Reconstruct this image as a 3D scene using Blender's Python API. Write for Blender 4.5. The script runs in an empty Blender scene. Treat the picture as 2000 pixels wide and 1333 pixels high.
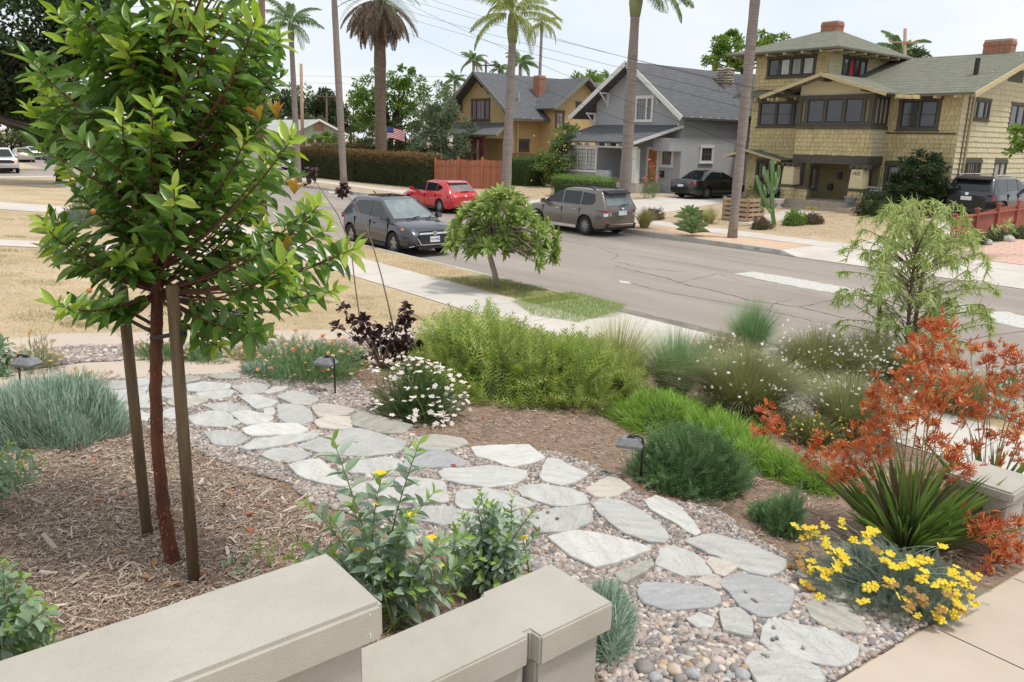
import bpy, bmesh, math, random
import numpy as np
from mathutils import Vector, Matrix
rng = np.random.default_rng(7); random.seed(7)
S = bpy.context.scene
COL = S.collection
# ---------------------------------------------------------------- camera
FPX, PITCH, ROLL, YAW, CH = 1532.075, 0.251725, 0.0226947, -0.889132, 3.348
_cy, _sy = math.cos(YAW), math.sin(YAW)
FW = np.array([_sy*math.cos(PITCH), _cy*math.cos(PITCH), -math.sin(PITCH)])
_r = np.array([_cy, -_sy, 0.]); _u = np.cross(_r, FW)
RI = math.cos(ROLL)*_r + math.sin(ROLL)*_u
UP = -math.sin(ROLL)*_r + math.cos(ROLL)*_u
CP = np.array([0., 0., CH])
cam = bpy.data.cameras.new('camera'); camo = bpy.data.objects.new('camera', cam); COL.objects.link(camo)
cam.sensor_width = 36; cam.lens = FPX/2000*36; cam.clip_end = 3000; cam.clip_start = .05
M = Matrix.Identity(4)
for i in range(3):
    M[i][0] = RI[i]; M[i][1] = UP[i]; M[i][2] = -FW[i]; M[i][3] = CP[i]
camo.matrix_world = M; S.camera = camo
S.render.resolution_x = 1024; S.render.resolution_y = 682
# ---------------------------------------------------------------- sky, sun, exposure
W = bpy.data.worlds.new('World'); S.world = W; W.use_nodes = True
nt = W.node_tree; nt.nodes.clear()
out = nt.nodes.new('ShaderNodeOutputWorld')
sky = nt.nodes.new('ShaderNodeTexSky'); sky.sky_type = 'NISHITA'; sky.sun_disc = False
SUN_EL, SUN_AZ = math.radians(68), math.radians(60)      # azimuth measured from +Y towards +X
sky.sun_elevation = SUN_EL; sky.sun_rotation = SUN_AZ
b1 = nt.nodes.new('ShaderNodeBackground'); b1.inputs[1].default_value = 0.12
b2 = nt.nodes.new('ShaderNodeBackground'); b2.inputs[1].default_value = 0.78
tc = nt.nodes.new('ShaderNodeTexCoord'); mp = nt.nodes.new('ShaderNodeMapping'); mp.inputs['Scale'].default_value = (1, 1, 3.2)
cn = nt.nodes.new('ShaderNodeTexNoise'); cn.inputs['Scale'].default_value = 2.2; cn.inputs['Detail'].default_value = 7
cr = nt.nodes.new('ShaderNodeValToRGB')
cr.color_ramp.elements[0].position = .32; cr.color_ramp.elements[0].color = (.78, .87, .97, 1)
cr.color_ramp.elements[1].position = .62; cr.color_ramp.elements[1].color = (1.0, 1.0, 1.0, 1)
mx = nt.nodes.new('ShaderNodeMixShader'); mx.inputs[0].default_value = .90
L = nt.links.new
L(tc.outputs['Generated'], mp.inputs[0]); L(mp.outputs[0], cn.inputs[0]); L(cn.outputs[0], cr.inputs[0])
L(cr.outputs[0], b2.inputs[0]); L(sky.outputs[0], b1.inputs[0])
L(b1.outputs[0], mx.inputs[1]); L(b2.outputs[0], mx.inputs[2]); L(mx.outputs[0], out.inputs[0])
sl = bpy.data.lights.new('sun', 'SUN'); sl.energy = 2.1; sl.angle = math.radians(10); sl.color = (1, .95, .88)
so = bpy.data.objects.new('sun', sl); COL.objects.link(so)
_sd = Vector((math.sin(SUN_AZ)*math.cos(SUN_EL), math.cos(SUN_AZ)*math.cos(SUN_EL), math.sin(SUN_EL)))
so.rotation_euler = _sd.to_track_quat('Z', 'Y').to_euler(); so.location = (0, 0, 30)
S.view_settings.view_transform = 'Standard'; S.view_settings.look = 'None'
S.view_settings.exposure = 0.40; S.view_settings.gamma = 1
# ---------------------------------------------------------------- pixels of the photograph -> directions
def ray(px, py): return FW + RI*(px-1000)/FPX - UP*(py-666.5)/FPX
def onY(px, py, Y): d = ray(px, py); return CP + d*(Y/d[1])
def onX(px, py, X): d = ray(px, py); return CP + d*(X/d[0])
def onZ(px, py, Z): d = ray(px, py); return CP + d*((Z-CH)/d[2])
def atD(px, py, dep): return CP + ray(px, py)*dep
def depth(p): return float((np.asarray(p)-CP) @ FW)
def proj(p):
    d = np.asarray(p)-CP; z = d @ FW
    return np.stack([1000+FPX*(d @ RI)/z, 666.5-FPX*(d @ UP)/z], -1)
NC, FC = 11.45, 22.1          # kerb faces of the street, near and far
YK = [(-60, .95), (1.5, .95), (8.0, .17), (NC, .15), (FC, .15), (25.4, .17), (31, .6), (300, .6)]
def gz(x, y):
    x = np.asarray(x, float); y = np.asarray(y, float)
    b = np.interp(y, [k[0] for k in YK], [k[1] for k in YK])
    f = np.clip((x+54)/14, 0, 1)
    return .15 + (b-.15)*f
def hit(px, py):
    d = ray(px, py); t = .6
    while t < 300:
        p = CP + d*t
        if p[2] <= float(gz(p[0], p[1])): return p
        t += .01 + t*.0015
    return p
def hitz(px, py): p = hit(px, py); p[2] = float(gz(p[0], p[1])); return p
# ---------------------------------------------------------------- materials
MATS = {}
def nodes(name):
    m = bpy.data.materials.new(name); m.use_nodes = True; t = m.node_tree
    return m, t, t.nodes['Principled BSDF']
def lin(c): return tuple(c)+(1,) if len(c) == 3 else c
def mat(name, col, rough=.7, var=.12, scale=6, bump=0, bscale=40, metal=0, spec=.4, coat=0, col2=None, stretch=None, detail=6, objvar=0):
    if name in MATS: return MATS[name]
    m, t, b = nodes(name)
    b.inputs['Roughness'].default_value = rough; b.inputs['Metallic'].default_value = metal
    b.inputs['Specular IOR Level'].default_value = spec; b.inputs['Coat Weight'].default_value = coat
    N = t.nodes.new; K = t.links.new
    g = N('ShaderNodeNewGeometry'); src = g.outputs['Position']
    if stretch is not None or objvar:
        tc = N('ShaderNodeTexCoord'); src = tc.outputs['Object']
        if stretch is not None:
            mp = N('ShaderNodeMapping'); mp.inputs['Scale'].default_value = stretch; K(src, mp.inputs[0]); src = mp.outputs[0]
    n = N('ShaderNodeTexNoise'); n.inputs['Scale'].default_value = scale; n.inputs['Detail'].default_value = detail; n.inputs['Roughness'].default_value = .65
    K(src, n.inputs['Vector'])
    r = N('ShaderNodeValToRGB'); c = np.array(col)
    c2 = np.array(col2) if col2 is not None else np.clip(c*(1+var), 0, 1); c1 = c if col2 is not None else c*(1-var)
    r.color_ramp.elements[0].position = .3; r.color_ramp.elements[1].position = .7
    r.color_ramp.elements[0].color = lin(c1); r.color_ramp.elements[1].color = lin(c2)
    K(n.outputs[0], r.inputs[0]); last = r.outputs[0]
    if objvar:
        oi = N('ShaderNodeObjectInfo'); mr = N('ShaderNodeMapRange'); mr.inputs[3].default_value = 1-objvar; mr.inputs[4].default_value = 1+objvar
        K(oi.outputs['Random'], mr.inputs[0]); hs = N('ShaderNodeHueSaturation'); K(mr.outputs[0], hs.inputs['Value']); K(last, hs.inputs['Color']); last = hs.outputs[0]
    K(last, b.inputs['Base Color'])
    if bump:
        n2 = N('ShaderNodeTexNoise'); n2.inputs['Scale'].default_value = bscale; n2.inputs['Detail'].default_value = 5; K(src, n2.inputs['Vector'])
        bp = N('ShaderNodeBump'); bp.inputs['Strength'].default_value = min(1, bump); bp.inputs['Distance'].default_value = .02
        K(n2.outputs[0], bp.inputs['Height']); K(bp.outputs[0], b.inputs['Normal'])
    MATS[name] = m; return m
def leafmat(name, cols, rough=.5, trans=.3, spec=.4):
    """foliage: colour picked per leaf (rnd attribute or the object's own random number)"""
    if name in MATS: return MATS[name]
    m, t, b = nodes(name); N = t.nodes.new; K = t.links.new
    a = N('ShaderNodeAttribute'); a.attribute_name = 'rnd'; oi = N('ShaderNodeObjectInfo')
    ad = N('ShaderNodeMath'); ad.operation = 'ADD'; K(a.outputs['Fac'], ad.inputs[0]); K(oi.outputs['Random'], ad.inputs[1])
    fr = N('ShaderNodeMath'); fr.operation = 'FRACT'; K(ad.outputs[0], fr.inputs[0])
    r = N('ShaderNodeValToRGB'); e = r.color_ramp.elements
    while len(e) < len(cols): e.new(.5)
    for i, c in enumerate(cols): e[i].position = i/(len(cols)-1)*.96+.02; e[i].color = lin(c)
    K(fr.outputs[0], r.inputs[0]); K(r.outputs[0], b.inputs['Base Color'])
    b.inputs['Roughness'].default_value = rough; b.inputs['Specular IOR Level'].default_value = spec
    if trans:
        tr = N('ShaderNodeBsdfTranslucent'); mx = N('ShaderNodeMixShader'); mx.inputs[0].default_value = trans
        hs = N('ShaderNodeHueSaturation'); hs.inputs['Saturation'].default_value = 1.1; hs.inputs['Value'].default_value = 1.25
        K(r.outputs[0], hs.inputs['Color']); K(hs.outputs[0], tr.inputs[0])
        K(b.outputs[0], mx.inputs[1]); K(tr.outputs[0], mx.inputs[2]); K(mx.outputs[0], t.nodes['Material Output'].inputs[0])
    MATS[name] = m; return m
# ---------------------------------------------------------------- objects
WL = {}                                  # world origin of every parent while it is built
def tag(o, label=None, cat=None, group=None, kind=None):
    if label: o['label'] = label
    if cat: o['category'] = cat
    if group: o['group'] = group
    if kind: o['kind'] = kind
    return o
def thing(name, label, cat, loc=(0, 0, 0), group=None):
    o = bpy.data.objects.new(name, None); o.empty_display_size = .1; COL.objects.link(o); o.location = loc
    WL[o] = np.array(loc, float); return tag(o, label, cat, group)
def link(name, me, m=None, parent=None, kind=None):
    if m is not None and not me.materials: me.materials.append(m)
    o = bpy.data.objects.new(name, me); COL.objects.link(o)
    if parent is not None: o.parent = parent; WL[o] = WL[parent]
    else: WL[o] = np.zeros(3)
    if kind: o['kind'] = kind
    return o
def org(parent): return WL[parent] if parent is not None else np.zeros(3)
class MB:
    def __init__(s): s.v = []; s.f = []
    def add(s, v, f):
        n = len(s.v); s.v += [tuple(map(float, p)) for p in v]; s.f += [tuple(i+n for i in q) for q in f]; return s
    def box(s, x0, x1, y0, y1, z0, z1):
        x0, x1 = min(x0, x1), max(x0, x1); y0, y1 = min(y0, y1), max(y0, y1); z0, z1 = min(z0, z1), max(z0, z1)
        return s.add([(x0,y0,z0),(x1,y0,z0),(x1,y1,z0),(x0,y1,z0),(x0,y0,z1),(x1,y0,z1),(x1,y1,z1),(x0,y1,z1)],
              [(0,3,2,1),(4,5,6,7),(0,1,5,4),(1,2,6,5),(2,3,7,6),(3,0,4,7)])
    def hexa(s, p):     # 8 points, bottom ring then top ring
        return s.add(p, [(0,3,2,1),(4,5,6,7),(0,1,5,4),(1,2,6,5),(2,3,7,6),(3,0,4,7)])
    def beam(s, a, b, w, h, up=(0, 0, 1)):
        a = np.array(a, float); b = np.array(b, float); d = b-a; d = d/np.linalg.norm(d); up = np.array(up, float)
        sd = np.cross(d, up); sd = sd/(np.linalg.norm(sd)+1e-9); u2 = np.cross(sd, d)
        p = [c+sd*i*w/2+u2*j*h/2 for c in (a, b) for i, j in ((-1,-1),(1,-1),(1,1),(-1,1))]
        return s.hexa(p)
    def slab(s, pts, t, d=None):   # polygon thickened along -d (default -z)
        d = np.array((0, 0, 1.) if d is None else d); pts = [np.array(p, float) for p in pts]; n = len(pts)
        v = pts+[p-d*t for p in pts]
        return s.add(v, [tuple(range(n)), tuple(range(2*n-1, n-1, -1))]+[(i, n+i, n+(i+1) % n, (i+1) % n) for i in range(n)])
    def tube(s, path, rad, n=8, cap=True):
        path = [np.array(p, float) for p in path]; k = len(path)
        if np.isscalar(rad): rad = [rad]*k
        ref = np.array((0.3, .2, 1.)); rings = []
        for i, p in enumerate(path):
            d = path[min(i+1, k-1)]-path[max(i-1, 0)]; d = d/(np.linalg.norm(d)+1e-9)
            a = np.cross(d, ref)
            if np.linalg.norm(a) < .1: a = np.cross(d, (1., 0, 0))
            a /= np.linalg.norm(a); b = np.cross(d, a)
            rings.append([p+(a*math.cos(t)+b*math.sin(t))*rad[i] for t in np.linspace(0, 2*math.pi, n, endpoint=False)])
        v = [q for r in rings for q in r]
        f = [(i*n+j, i*n+(j+1) % n, (i+1)*n+(j+1) % n, (i+1)*n+j) for i in range(k-1) for j in range(n)]
        if cap: f += [tuple(range(n-1, -1, -1)), tuple(range((k-1)*n, k*n))]
        return s.add(v, f)
    def lathe(s, c, prof, n=16):   # prof: (r,z) list
        c = np.array(c, float); v = []; k = len(prof)
        for r, z in prof:
            v += [c+(r*math.cos(t), r*math.sin(t), z) for t in np.linspace(0, 2*math.pi, n, endpoint=False)]
        f = [(i*n+j, i*n+(j+1) % n, (i+1)*n+(j+1) % n, (i+1)*n+j) for i in range(k-1) for j in range(n)]
        f += [tuple(range(n-1, -1, -1)), tuple(range((k-1)*n, k*n))]
        return s.add(v, f)
    def build_each(s, name, m, parent):     # every box of 8 points becomes a part of its own
        for k in range(0, len(s.v), 8):
            b = MB(); b.hexa(s.v[k:k+8]); b.build(name, m, parent)
    def mesh(s, name, o=np.zeros(3), smooth=False):
        me = bpy.data.meshes.new(name); me.from_pydata([tuple(np.array(p)-o) for p in s.v], [], s.f); me.update()
        if smooth: me.polygons.foreach_set('use_smooth', [True]*len(me.polygons)); 
        return me
    def build(s, name, m, parent=None, smooth=False, kind=None, bevel=0, label=None):
        me = s.mesh(name, org(parent), smooth)
        if bevel:
            bm = bmesh.new(); bm.from_mesh(me); bmesh.ops.bevel(bm, geom=bm.edges[:], offset=bevel, segments=4 if bevel > .008 else 2, affect='EDGES'); bm.to_mesh(me); bm.free()
            if bevel > .008: me.polygons.foreach_set('use_smooth', [True]*len(me.polygons)); me.set_sharp_from_angle(angle=math.radians(40))
        o = link(name, me, m, parent, kind)
        if label: o['label'] = label
        return o
def trimesh(name, V, F, rnd=None, smooth=False):
    V = np.ascontiguousarray(V, np.float32); F = np.ascontiguousarray(F, np.int32); n = len(F); k = F.shape[1]
    me = bpy.data.meshes.new(name); me.vertices.add(len(V)); me.vertices.foreach_set('co', V.ravel())
    me.loops.add(n*k); me.loops.foreach_set('vertex_index', F.ravel())
    me.polygons.add(n); me.polygons.foreach_set('loop_start', np.arange(0, n*k, k, dtype=np.int32))
    try: me.polygons.foreach_set('loop_total', np.full(n, k, np.int32))
    except Exception: pass
    me.polygons.foreach_set('use_smooth', np.full(n, bool(smooth)))
    if rnd is not None:
        a = me.attributes.new('rnd', 'FLOAT', 'POINT'); a.data.foreach_set('value', np.ascontiguousarray(rnd, np.float32))
    me.update(); me.validate(); return me
# ---- leaf-sized templates: x along the leaf (length 1), y across (width 1), z out of the leaf
def leaf_T(n=3, fold=.12, curl=-.12, peak=.45):
    xs = np.linspace(0, 1, n+2); v = []; f = []
    for i, x in enumerate(xs):
        w = .5*(np.sin(math.pi*x**(math.log(.5)/math.log(peak))))**.8 if 0 < x < 1 else .03
        z = curl*x*x
        v += [(x, -w, z+fold*w*2), (x, 0, z), (x, w, z+fold*w*2)]
    for i in range(n+1):
        a = i*3; b = a+3
        f += [(a,a+1,b+1),(a,b+1,b),(a+1,a+2,b+2),(a+1,b+2,b+1)]
    return np.array(v, float), np.array(f)
LEAF = leaf_T(3); LEAF1 = leaf_T(1, .15, -.1, .5); LEAFW = leaf_T(3, .1, -.2, .55)
RHOMB = (np.array([(0,0,0),(.45,-.5,.06),(1,0,-.1),(.45,.5,.06)], float), np.array([(0,1,2),(0,2,3)]))
BLADE = (np.array([(0,-.5,0),(0,.5,0),(.55,.32,.0),(.55,-.32,.0),(1,0,-.12)], float), np.array([(0,1,2),(0,2,3),(3,2,4)]))
SPIKE = (np.array([(0,-.5,0),(0,.5,0),(1,0,0)], float), np.array([(0,1,2)]))
PRISM = (np.array([(0,-.5,0),(0,.5,0),(0,0,.07),(1,-.4,0),(1,.4,0),(1,0,.06)], float), np.array([(0,1,2),(3,5,4),(0,2,5),(0,5,3),(1,4,5),(1,5,2)]))
def norm(a): return a/(np.linalg.norm(a, axis=-1, keepdims=True)+1e-9)
def frames(D, N=None, roll=None):
    D = norm(np.asarray(D, float)); n = len(D)
    if N is None: N = np.tile((0, 0, 1.), (n, 1))
    Yv = np.cross(N, D); bad = np.linalg.norm(Yv, axis=1) < .05; Yv[bad] = np.cross(np.array((1., .3, 0)), D[bad]); Yv = norm(Yv)
    Zv = np.cross(D, Yv)
    if roll is not None:
        c = np.cos(roll)[:, None]; s_ = np.sin(roll)[:, None]; Yv, Zv = Yv*c+Zv*s_, Zv*c-Yv*s_
    return D, Yv, Zv
def place(T, Pp, D, Ln, Wd, N=None, roll=None, rnd=None, off=None):
    """copies of template T at points Pp along D -> V,F,rnd"""
    v, f = T; Pp = np.asarray(Pp, float); n = len(Pp); k = len(v)
    if n == 0: return np.zeros((0, 3)), np.zeros((0, 3), int), np.zeros(0)
    D, Yv, Zv = frames(D, N, roll)
    Ln = np.broadcast_to(np.asarray(Ln, float), n); Wd = np.broadcast_to(np.asarray(Wd, float), n)
    V = Pp[:, None]+D[:, None]*(v[None, :, 0:1]*Ln[:, None, None])+Yv[:, None]*(v[None, :, 1:2]*Wd[:, None, None])+Zv[:, None]*(v[None, :, 2:3]*Ln[:, None, None])
    F = (f[None]+(np.arange(n)*k)[:, None, None]).reshape(-1, 3)
    r = rng.random(n) if rnd is None else rnd
    return V.reshape(-1, 3), F, np.repeat(r, k)
def merge(parts):
    V = []; F = []; R_ = []; n = 0
    for v, f, r in parts:
        V.append(v); F.append(f+n); R_.append(r); n += len(v)
    return np.concatenate(V), np.concatenate(F), np.concatenate(R_)
def foliage(name, parts, m, parent=None, kind='stuff', smooth=False):
    V, F, r = merge(parts) if isinstance(parts, list) else parts
    return link(name, trimesh(name, V-org(parent), F, r, smooth), m, parent, kind)
def leaf_objects(name, T, Pp, D, Ln, Wd, m, parent, N=None, roll=None, limit=300, rest='leaf_mass', smooth=True):
    """each leaf its own object (shared mesh); past the limit the smallest in view are joined"""
    Pp = np.asarray(Pp, float); n = len(Pp); D0 = np.asarray(D, float)
    Ln = np.broadcast_to(np.asarray(Ln, float), n).copy(); Wd = np.broadcast_to(np.asarray(Wd, float), n).copy()
    order = np.argsort([-Ln[i]/max(.3, depth(Pp[i])) for i in range(n)]); pick = order[:limit]; rem = order[limit:]
    me = trimesh(name, T[0], T[1], None, smooth); me.materials.append(m)
    A, B, C = frames(D0, N, roll); o0 = org(parent)
    for i in pick:
        o = bpy.data.objects.new(name, me); COL.objects.link(o); o.parent = parent
        mt = Matrix.Identity(4)
        for k in range(3):
            mt[k][0] = A[i][k]*Ln[i]; mt[k][1] = B[i][k]*Wd[i]; mt[k][2] = C[i][k]*Ln[i]; mt[k][3] = Pp[i][k]-o0[k]
        o.matrix_local = mt
    if len(rem):
        foliage(rest, place(T, Pp[rem], D0[rem], Ln[rem], Wd[rem], None if N is None else N[rem], None if roll is None else roll[rem]), m, parent, smooth=smooth)
def copy_tree(o, parent=None):
    c = o.copy(); COL.objects.link(c); c.parent = parent; WL[c] = WL.get(o, np.zeros(3))
    for ch in list(o.children): copy_tree(ch, c)
    return c
def rdir(n, up=0.0):
    d = rng.normal(size=(n, 3)); d = norm(d); d[:, 2] += up; return norm(d)
def curve(a, b, c, n=8):     # quadratic bezier
    t = np.linspace(0, 1, n)[:, None]; a, b, c = map(lambda q: np.array(q, float), (a, b, c))
    return (1-t)**2*a+2*t*(1-t)*b+t*t*c
# ================================================================ THE SETTING
m_soil = mat('soil', (.30,.22,.15), .95, col2=(.42,.33,.24), scale=3, bump=.6, bscale=60)
m_mulch = mat('mulch_soil', (.19,.125,.09), .95, col2=(.36,.26,.19), scale=14, bump=1, bscale=90)
def lawnmat():
    m, t, b = nodes('dry_lawn_soil'); N = t.nodes.new; K = t.links.new; g = N('ShaderNodeNewGeometry')
    def noise(sc, det, ro):
        n = N('ShaderNodeTexNoise'); n.inputs['Scale'].default_value = sc; n.inputs['Detail'].default_value = det; n.inputs['Roughness'].default_value = ro; K(g.outputs['Position'], n.inputs['Vector']); return n.outputs[0]
    r = N('ShaderNodeValToRGB'); e = r.color_ramp.elements; e.new(.5); e.new(.5)
    for k, (p, c) in enumerate(((.28, (.33,.28,.14,1)), (.40, (.48,.37,.22,1)), (.55, (.58,.46,.31,1)), (.70, (.68,.57,.42,1)))): e[k].position = p; e[k].color = c
    K(noise(.45, 9, .72), r.inputs[0]); r2 = N('ShaderNodeValToRGB'); r2.color_ramp.elements[0].position = .3; r2.color_ramp.elements[1].position = .6; r2.color_ramp.elements[0].color = (.6,.56,.5,1); r2.color_ramp.elements[1].color = (1,1,1,1); K(noise(22, 6, .8), r2.inputs[0])
    mi = N('ShaderNodeMix'); mi.data_type = 'RGBA'; mi.blend_type = 'MULTIPLY'; mi.inputs['Factor'].default_value = .8; K(r.outputs[0], mi.inputs['A']); K(r2.outputs[0], mi.inputs['B']); K(mi.outputs['Result'], b.inputs['Base Color']); b.inputs['Roughness'].default_value = .95
    bp = N('ShaderNodeBump'); bp.inputs['Strength'].default_value = .6; bp.inputs['Distance'].default_value = .03; K(noise(40, 5, .7), bp.inputs['Height']); K(bp.outputs[0], b.inputs['Normal']); return m
m_dry = lawnmat()
m_dirt = mat('bare_dirt', (.40,.30,.20), .95, col2=(.52,.41,.29), scale=1.5, bump=.4, bscale=50)
m_conc = mat('concrete', (.50,.46,.41), .85, col2=(.60,.555,.50), scale=.9, bump=.12, bscale=120)
m_tan = mat('tan_concrete', (.46,.38,.305), .8, col2=(.52,.435,.355), scale=2, bump=.08, bscale=160)
m_kerb = mat('kerb_concrete', (.36,.33,.30), .9, col2=(.52,.49,.44), scale=2, bump=.3, bscale=40)
m_gravbed = mat('gravel_bed', (.07,.06,.05), .95, col2=(.16,.135,.115), scale=40, bump=.6, bscale=60)  # bed kept dark: shade between the pebbles put into its colour
def asphalt():
    m, t, b = nodes('asphalt'); N = t.nodes.new; K = t.links.new; g = N('ShaderNodeNewGeometry')
    mp = N('ShaderNodeMapping'); mp.inputs['Scale'].default_value = (.12, .9, 1); K(g.outputs['Position'], mp.inputs[0])
    n1 = N('ShaderNodeTexNoise'); n1.inputs['Scale'].default_value = .8; n1.inputs['Detail'].default_value = 9; n1.inputs['Roughness'].default_value = .68; K(mp.outputs[0], n1.inputs['Vector'])
    n2 = N('ShaderNodeTexNoise'); n2.inputs['Scale'].default_value = 45; n2.inputs['Detail'].default_value = 6; n2.inputs['Roughness'].default_value = .8; K(g.outputs['Position'], n2.inputs['Vector'])
    r = N('ShaderNodeValToRGB'); r.color_ramp.elements[0].position = .3; r.color_ramp.elements[1].position = .72
    r.color_ramp.elements[0].color = (.235,.20,.172,1); r.color_ramp.elements[1].color = (.355,.31,.272,1); K(n1.outputs[0], r.inputs[0])
    mix = N('ShaderNodeMix'); mix.data_type = 'RGBA'; mix.blend_type = 'OVERLAY'; mix.inputs['Factor'].default_value = .5
    K(r.outputs[0], mix.inputs['A']); K(n2.outputs[0], mix.inputs['B']); K(mix.outputs['Result'], b.inputs['Base Color'])
    b.inputs['Roughness'].default_value = .9; bp = N('ShaderNodeBump'); bp.inputs['Strength'].default_value = .5; bp.inputs['Distance'].default_value = .01
    K(n2.outputs[0], bp.inputs['Height']); K(bp.outputs[0], b.inputs['Normal']); return m
m_road = asphalt()
m_paint = mat('road_paint', (.38,.35,.32), .8, col2=(.66,.65,.62), scale=11, detail=9)
m_crack = mat('crack_tar', (.035,.03,.027), .9)
XS = [-700, -350, -200, -140, -100, -85]+list(range(-56, -39, 2))+[-30, -20, -10, 0, 12, 30, 80, 200, 500]
YS = [-300, -100, -60, -20, 1.5, 8.0, NC]
YF = [FC, 25.4, 28, 31, 45, 80, 150, 400, 900]
X0, X1 = -75.5, -64.5      # cross street
def drape(name, poly, lift, m, parent=None, thick=None, kind=None, step=None, edge_noise=0):
    """flat sheet following the ground: polygon in plan, cut at every ground knot"""
    bm = bmesh.new()
    if edge_noise:
        q = []
        for i in range(len(poly)):
            a = np.array(poly[i]); b = np.array(poly[(i+1) % len(poly)]); k = max(1, int(np.linalg.norm(b-a)/.15))
            for j in range(k):
                p = a+(b-a)*j/k; q.append(p+rng.normal(0, edge_noise, 2))
        poly = q
    vs = [bm.verts.new((p[0], p[1], 0)) for p in poly]; f = bm.faces.new(vs)
    if f.normal.z < 0: f.normal_flip()
    def cut(co, no):
        bmesh.ops.bisect_plane(bm, geom=bm.verts[:]+bm.edges[:]+bm.faces[:], plane_co=co, plane_no=no)
    x0 = min(p[0] for p in poly); x1 = max(p[0] for p in poly); y0 = min(p[1] for p in poly); y1 = max(p[1] for p in poly)
    for x in XS:
        if x0 < x < x1: cut((x, 0, 0), (1, 0, 0))
    for y in YS+YF:
        if y0 < y < y1: cut((0, y, 0), (0, 1, 0))
    for v in bm.verts: v.co.z = float(gz(v.co.x, v.co.y))+lift
    if thick:
        r = bmesh.ops.extrude_face_region(bm, geom=bm.faces[:])
        for e in r['geom']:
            if isinstance(e, bmesh.types.BMVert): e.co.z -= thick
    bmesh.ops.recalc_face_normals(bm, faces=bm.faces[:])
    bmesh.ops.triangulate(bm, faces=[q for q in bm.faces if len(q.verts) > 4])
    me = bpy.data.meshes.new(name); bm.to_mesh(me); bm.free()
    for v in me.vertices: v.co -= Vector(org(parent))
    return link(name, me, m, parent, kind)
def rect(x0, x1, y0, y1): return [(x0, y0), (x1, y0), (x1, y1), (x0, y1)]
# road (main street + cross street) at z=0, ground elsewhere
bm_ = MB(); BIG = 500
bm_.box(-700, 300, NC+.001, FC-.001, -.4, 0); 
bm_.box(X0, X1, FC-.001, 400, -.4, 0).box(X0, X1, -200, NC+.001, -.4, 0)
tag(bm_.build('road', m_road), kind='structure')
def near_far(name, m, x0, x1, y0, y1, lift=0, parent=None):
    return drape(name, rect(x0, x1, y0, y1), lift, m, parent)
tag(near_far('near_ground', m_dry, X1+.15, 300, -200, 10.0), kind='structure')
tag(near_far('verge', m_dry, X1+.15, -11.6, 10.0, NC-.15), kind='structure'); tag(near_far('verge', m_dry, -6.7, 300, 10.0, NC-.15), kind='structure')
tag(near_far('near_ground', m_dry, -700, X0-.15, -200, NC-.15), kind='structure')
tag(near_far('far_ground', m_dirt, X1+.15, 500, 24.0, 900), kind='structure')
for a_, b_ in ((X1+.15, -27.8), (-22.7, -13.9), (-3.4, 500)): tag(near_far('verge', m_dirt, a_, b_, FC+.15, 24.0), kind='structure')
tag(near_far('far_ground', m_dirt, -700, X0-.15, FC+.15, 900), kind='structure')
base = MB(); base.box(-1500, 1500, -1500, 1500, -1.0, -.45); tag(base.build('ground', m_soil), kind='structure')
def kerb(name, pts):
    k = MB()
    for (xa, xb, ya, yb) in pts: k.box(xa, xb, ya, yb, -.3, .156)
    tag(k.build(name, m_kerb, bevel=.012), kind='structure')
AP0, AP1 = -11.0, -7.3                    # driveway apron on our side
kerb('kerb', [(X1+.15, AP0-.6, NC-.15, NC)]); kerb('kerb', [(AP1+.5, 60, NC-.15, NC)])
FA0, FA1 = -13.3, -4.0                    # big apron opposite
kerb('kerb', [(X1+.15, -27.8, FC, FC+.15)]); kerb('kerb', [(-22.6, FA0-.5, FC, FC+.15)]); kerb('kerb', [(FA1+.6, 80, FC, FC+.15)])
kerb('kerb', [(X0-.15, X0, FC, 200)]); kerb('kerb', [(X1, X1+.15, FC, 200)]); kerb('kerb', [(X1, X1+.15, -60, NC)]); kerb('kerb', [(X0-.15, X0, -60, NC)])
kerb('kerb', [(-300, X0-.15, NC-.15, NC)]); kerb('kerb', [(-300, X0-.15, FC, FC+.15)])
def apron(name, xa, xb, flare, y_out, y_in, sgn):
    """sloped driveway mouth from street level up to pavement level with flared wings"""
    k = MB(); z1 = .165
    y2 = y_out
    v = [(xa-flare, y2, .012), (xb+flare, y2, .012), (xb, y_in, z1+.006), (xa, y_in, z1+.006), (xa-flare, y_in, z1+.006), (xb+flare, y_in, z1+.006), (xa, y2, .012), (xb, y2, .012), (xa-flare, y2, .165), (xb+flare, y2, .165)]
    f = [(6, 7, 2, 3), (8, 6, 3, 4), (7, 9, 5, 2)] 
    f += [(0, 6, 8), (7, 1, 9)]
    if sgn < 0: f = [q[::-1] for q in f]
    k.add(v, f); return tag(k.build(name, m_conc), kind='structure')
apron('driveway_apron', AP0, AP1, .6, NC+.02, 10.0, -1)
apron('driveway_apron', FA0, FA1, .6, FC-.02, 24.0, 1)
apron('driveway_apron', -27.3, -23.2, .5, FC-.02, 24.0, 1)
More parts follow.
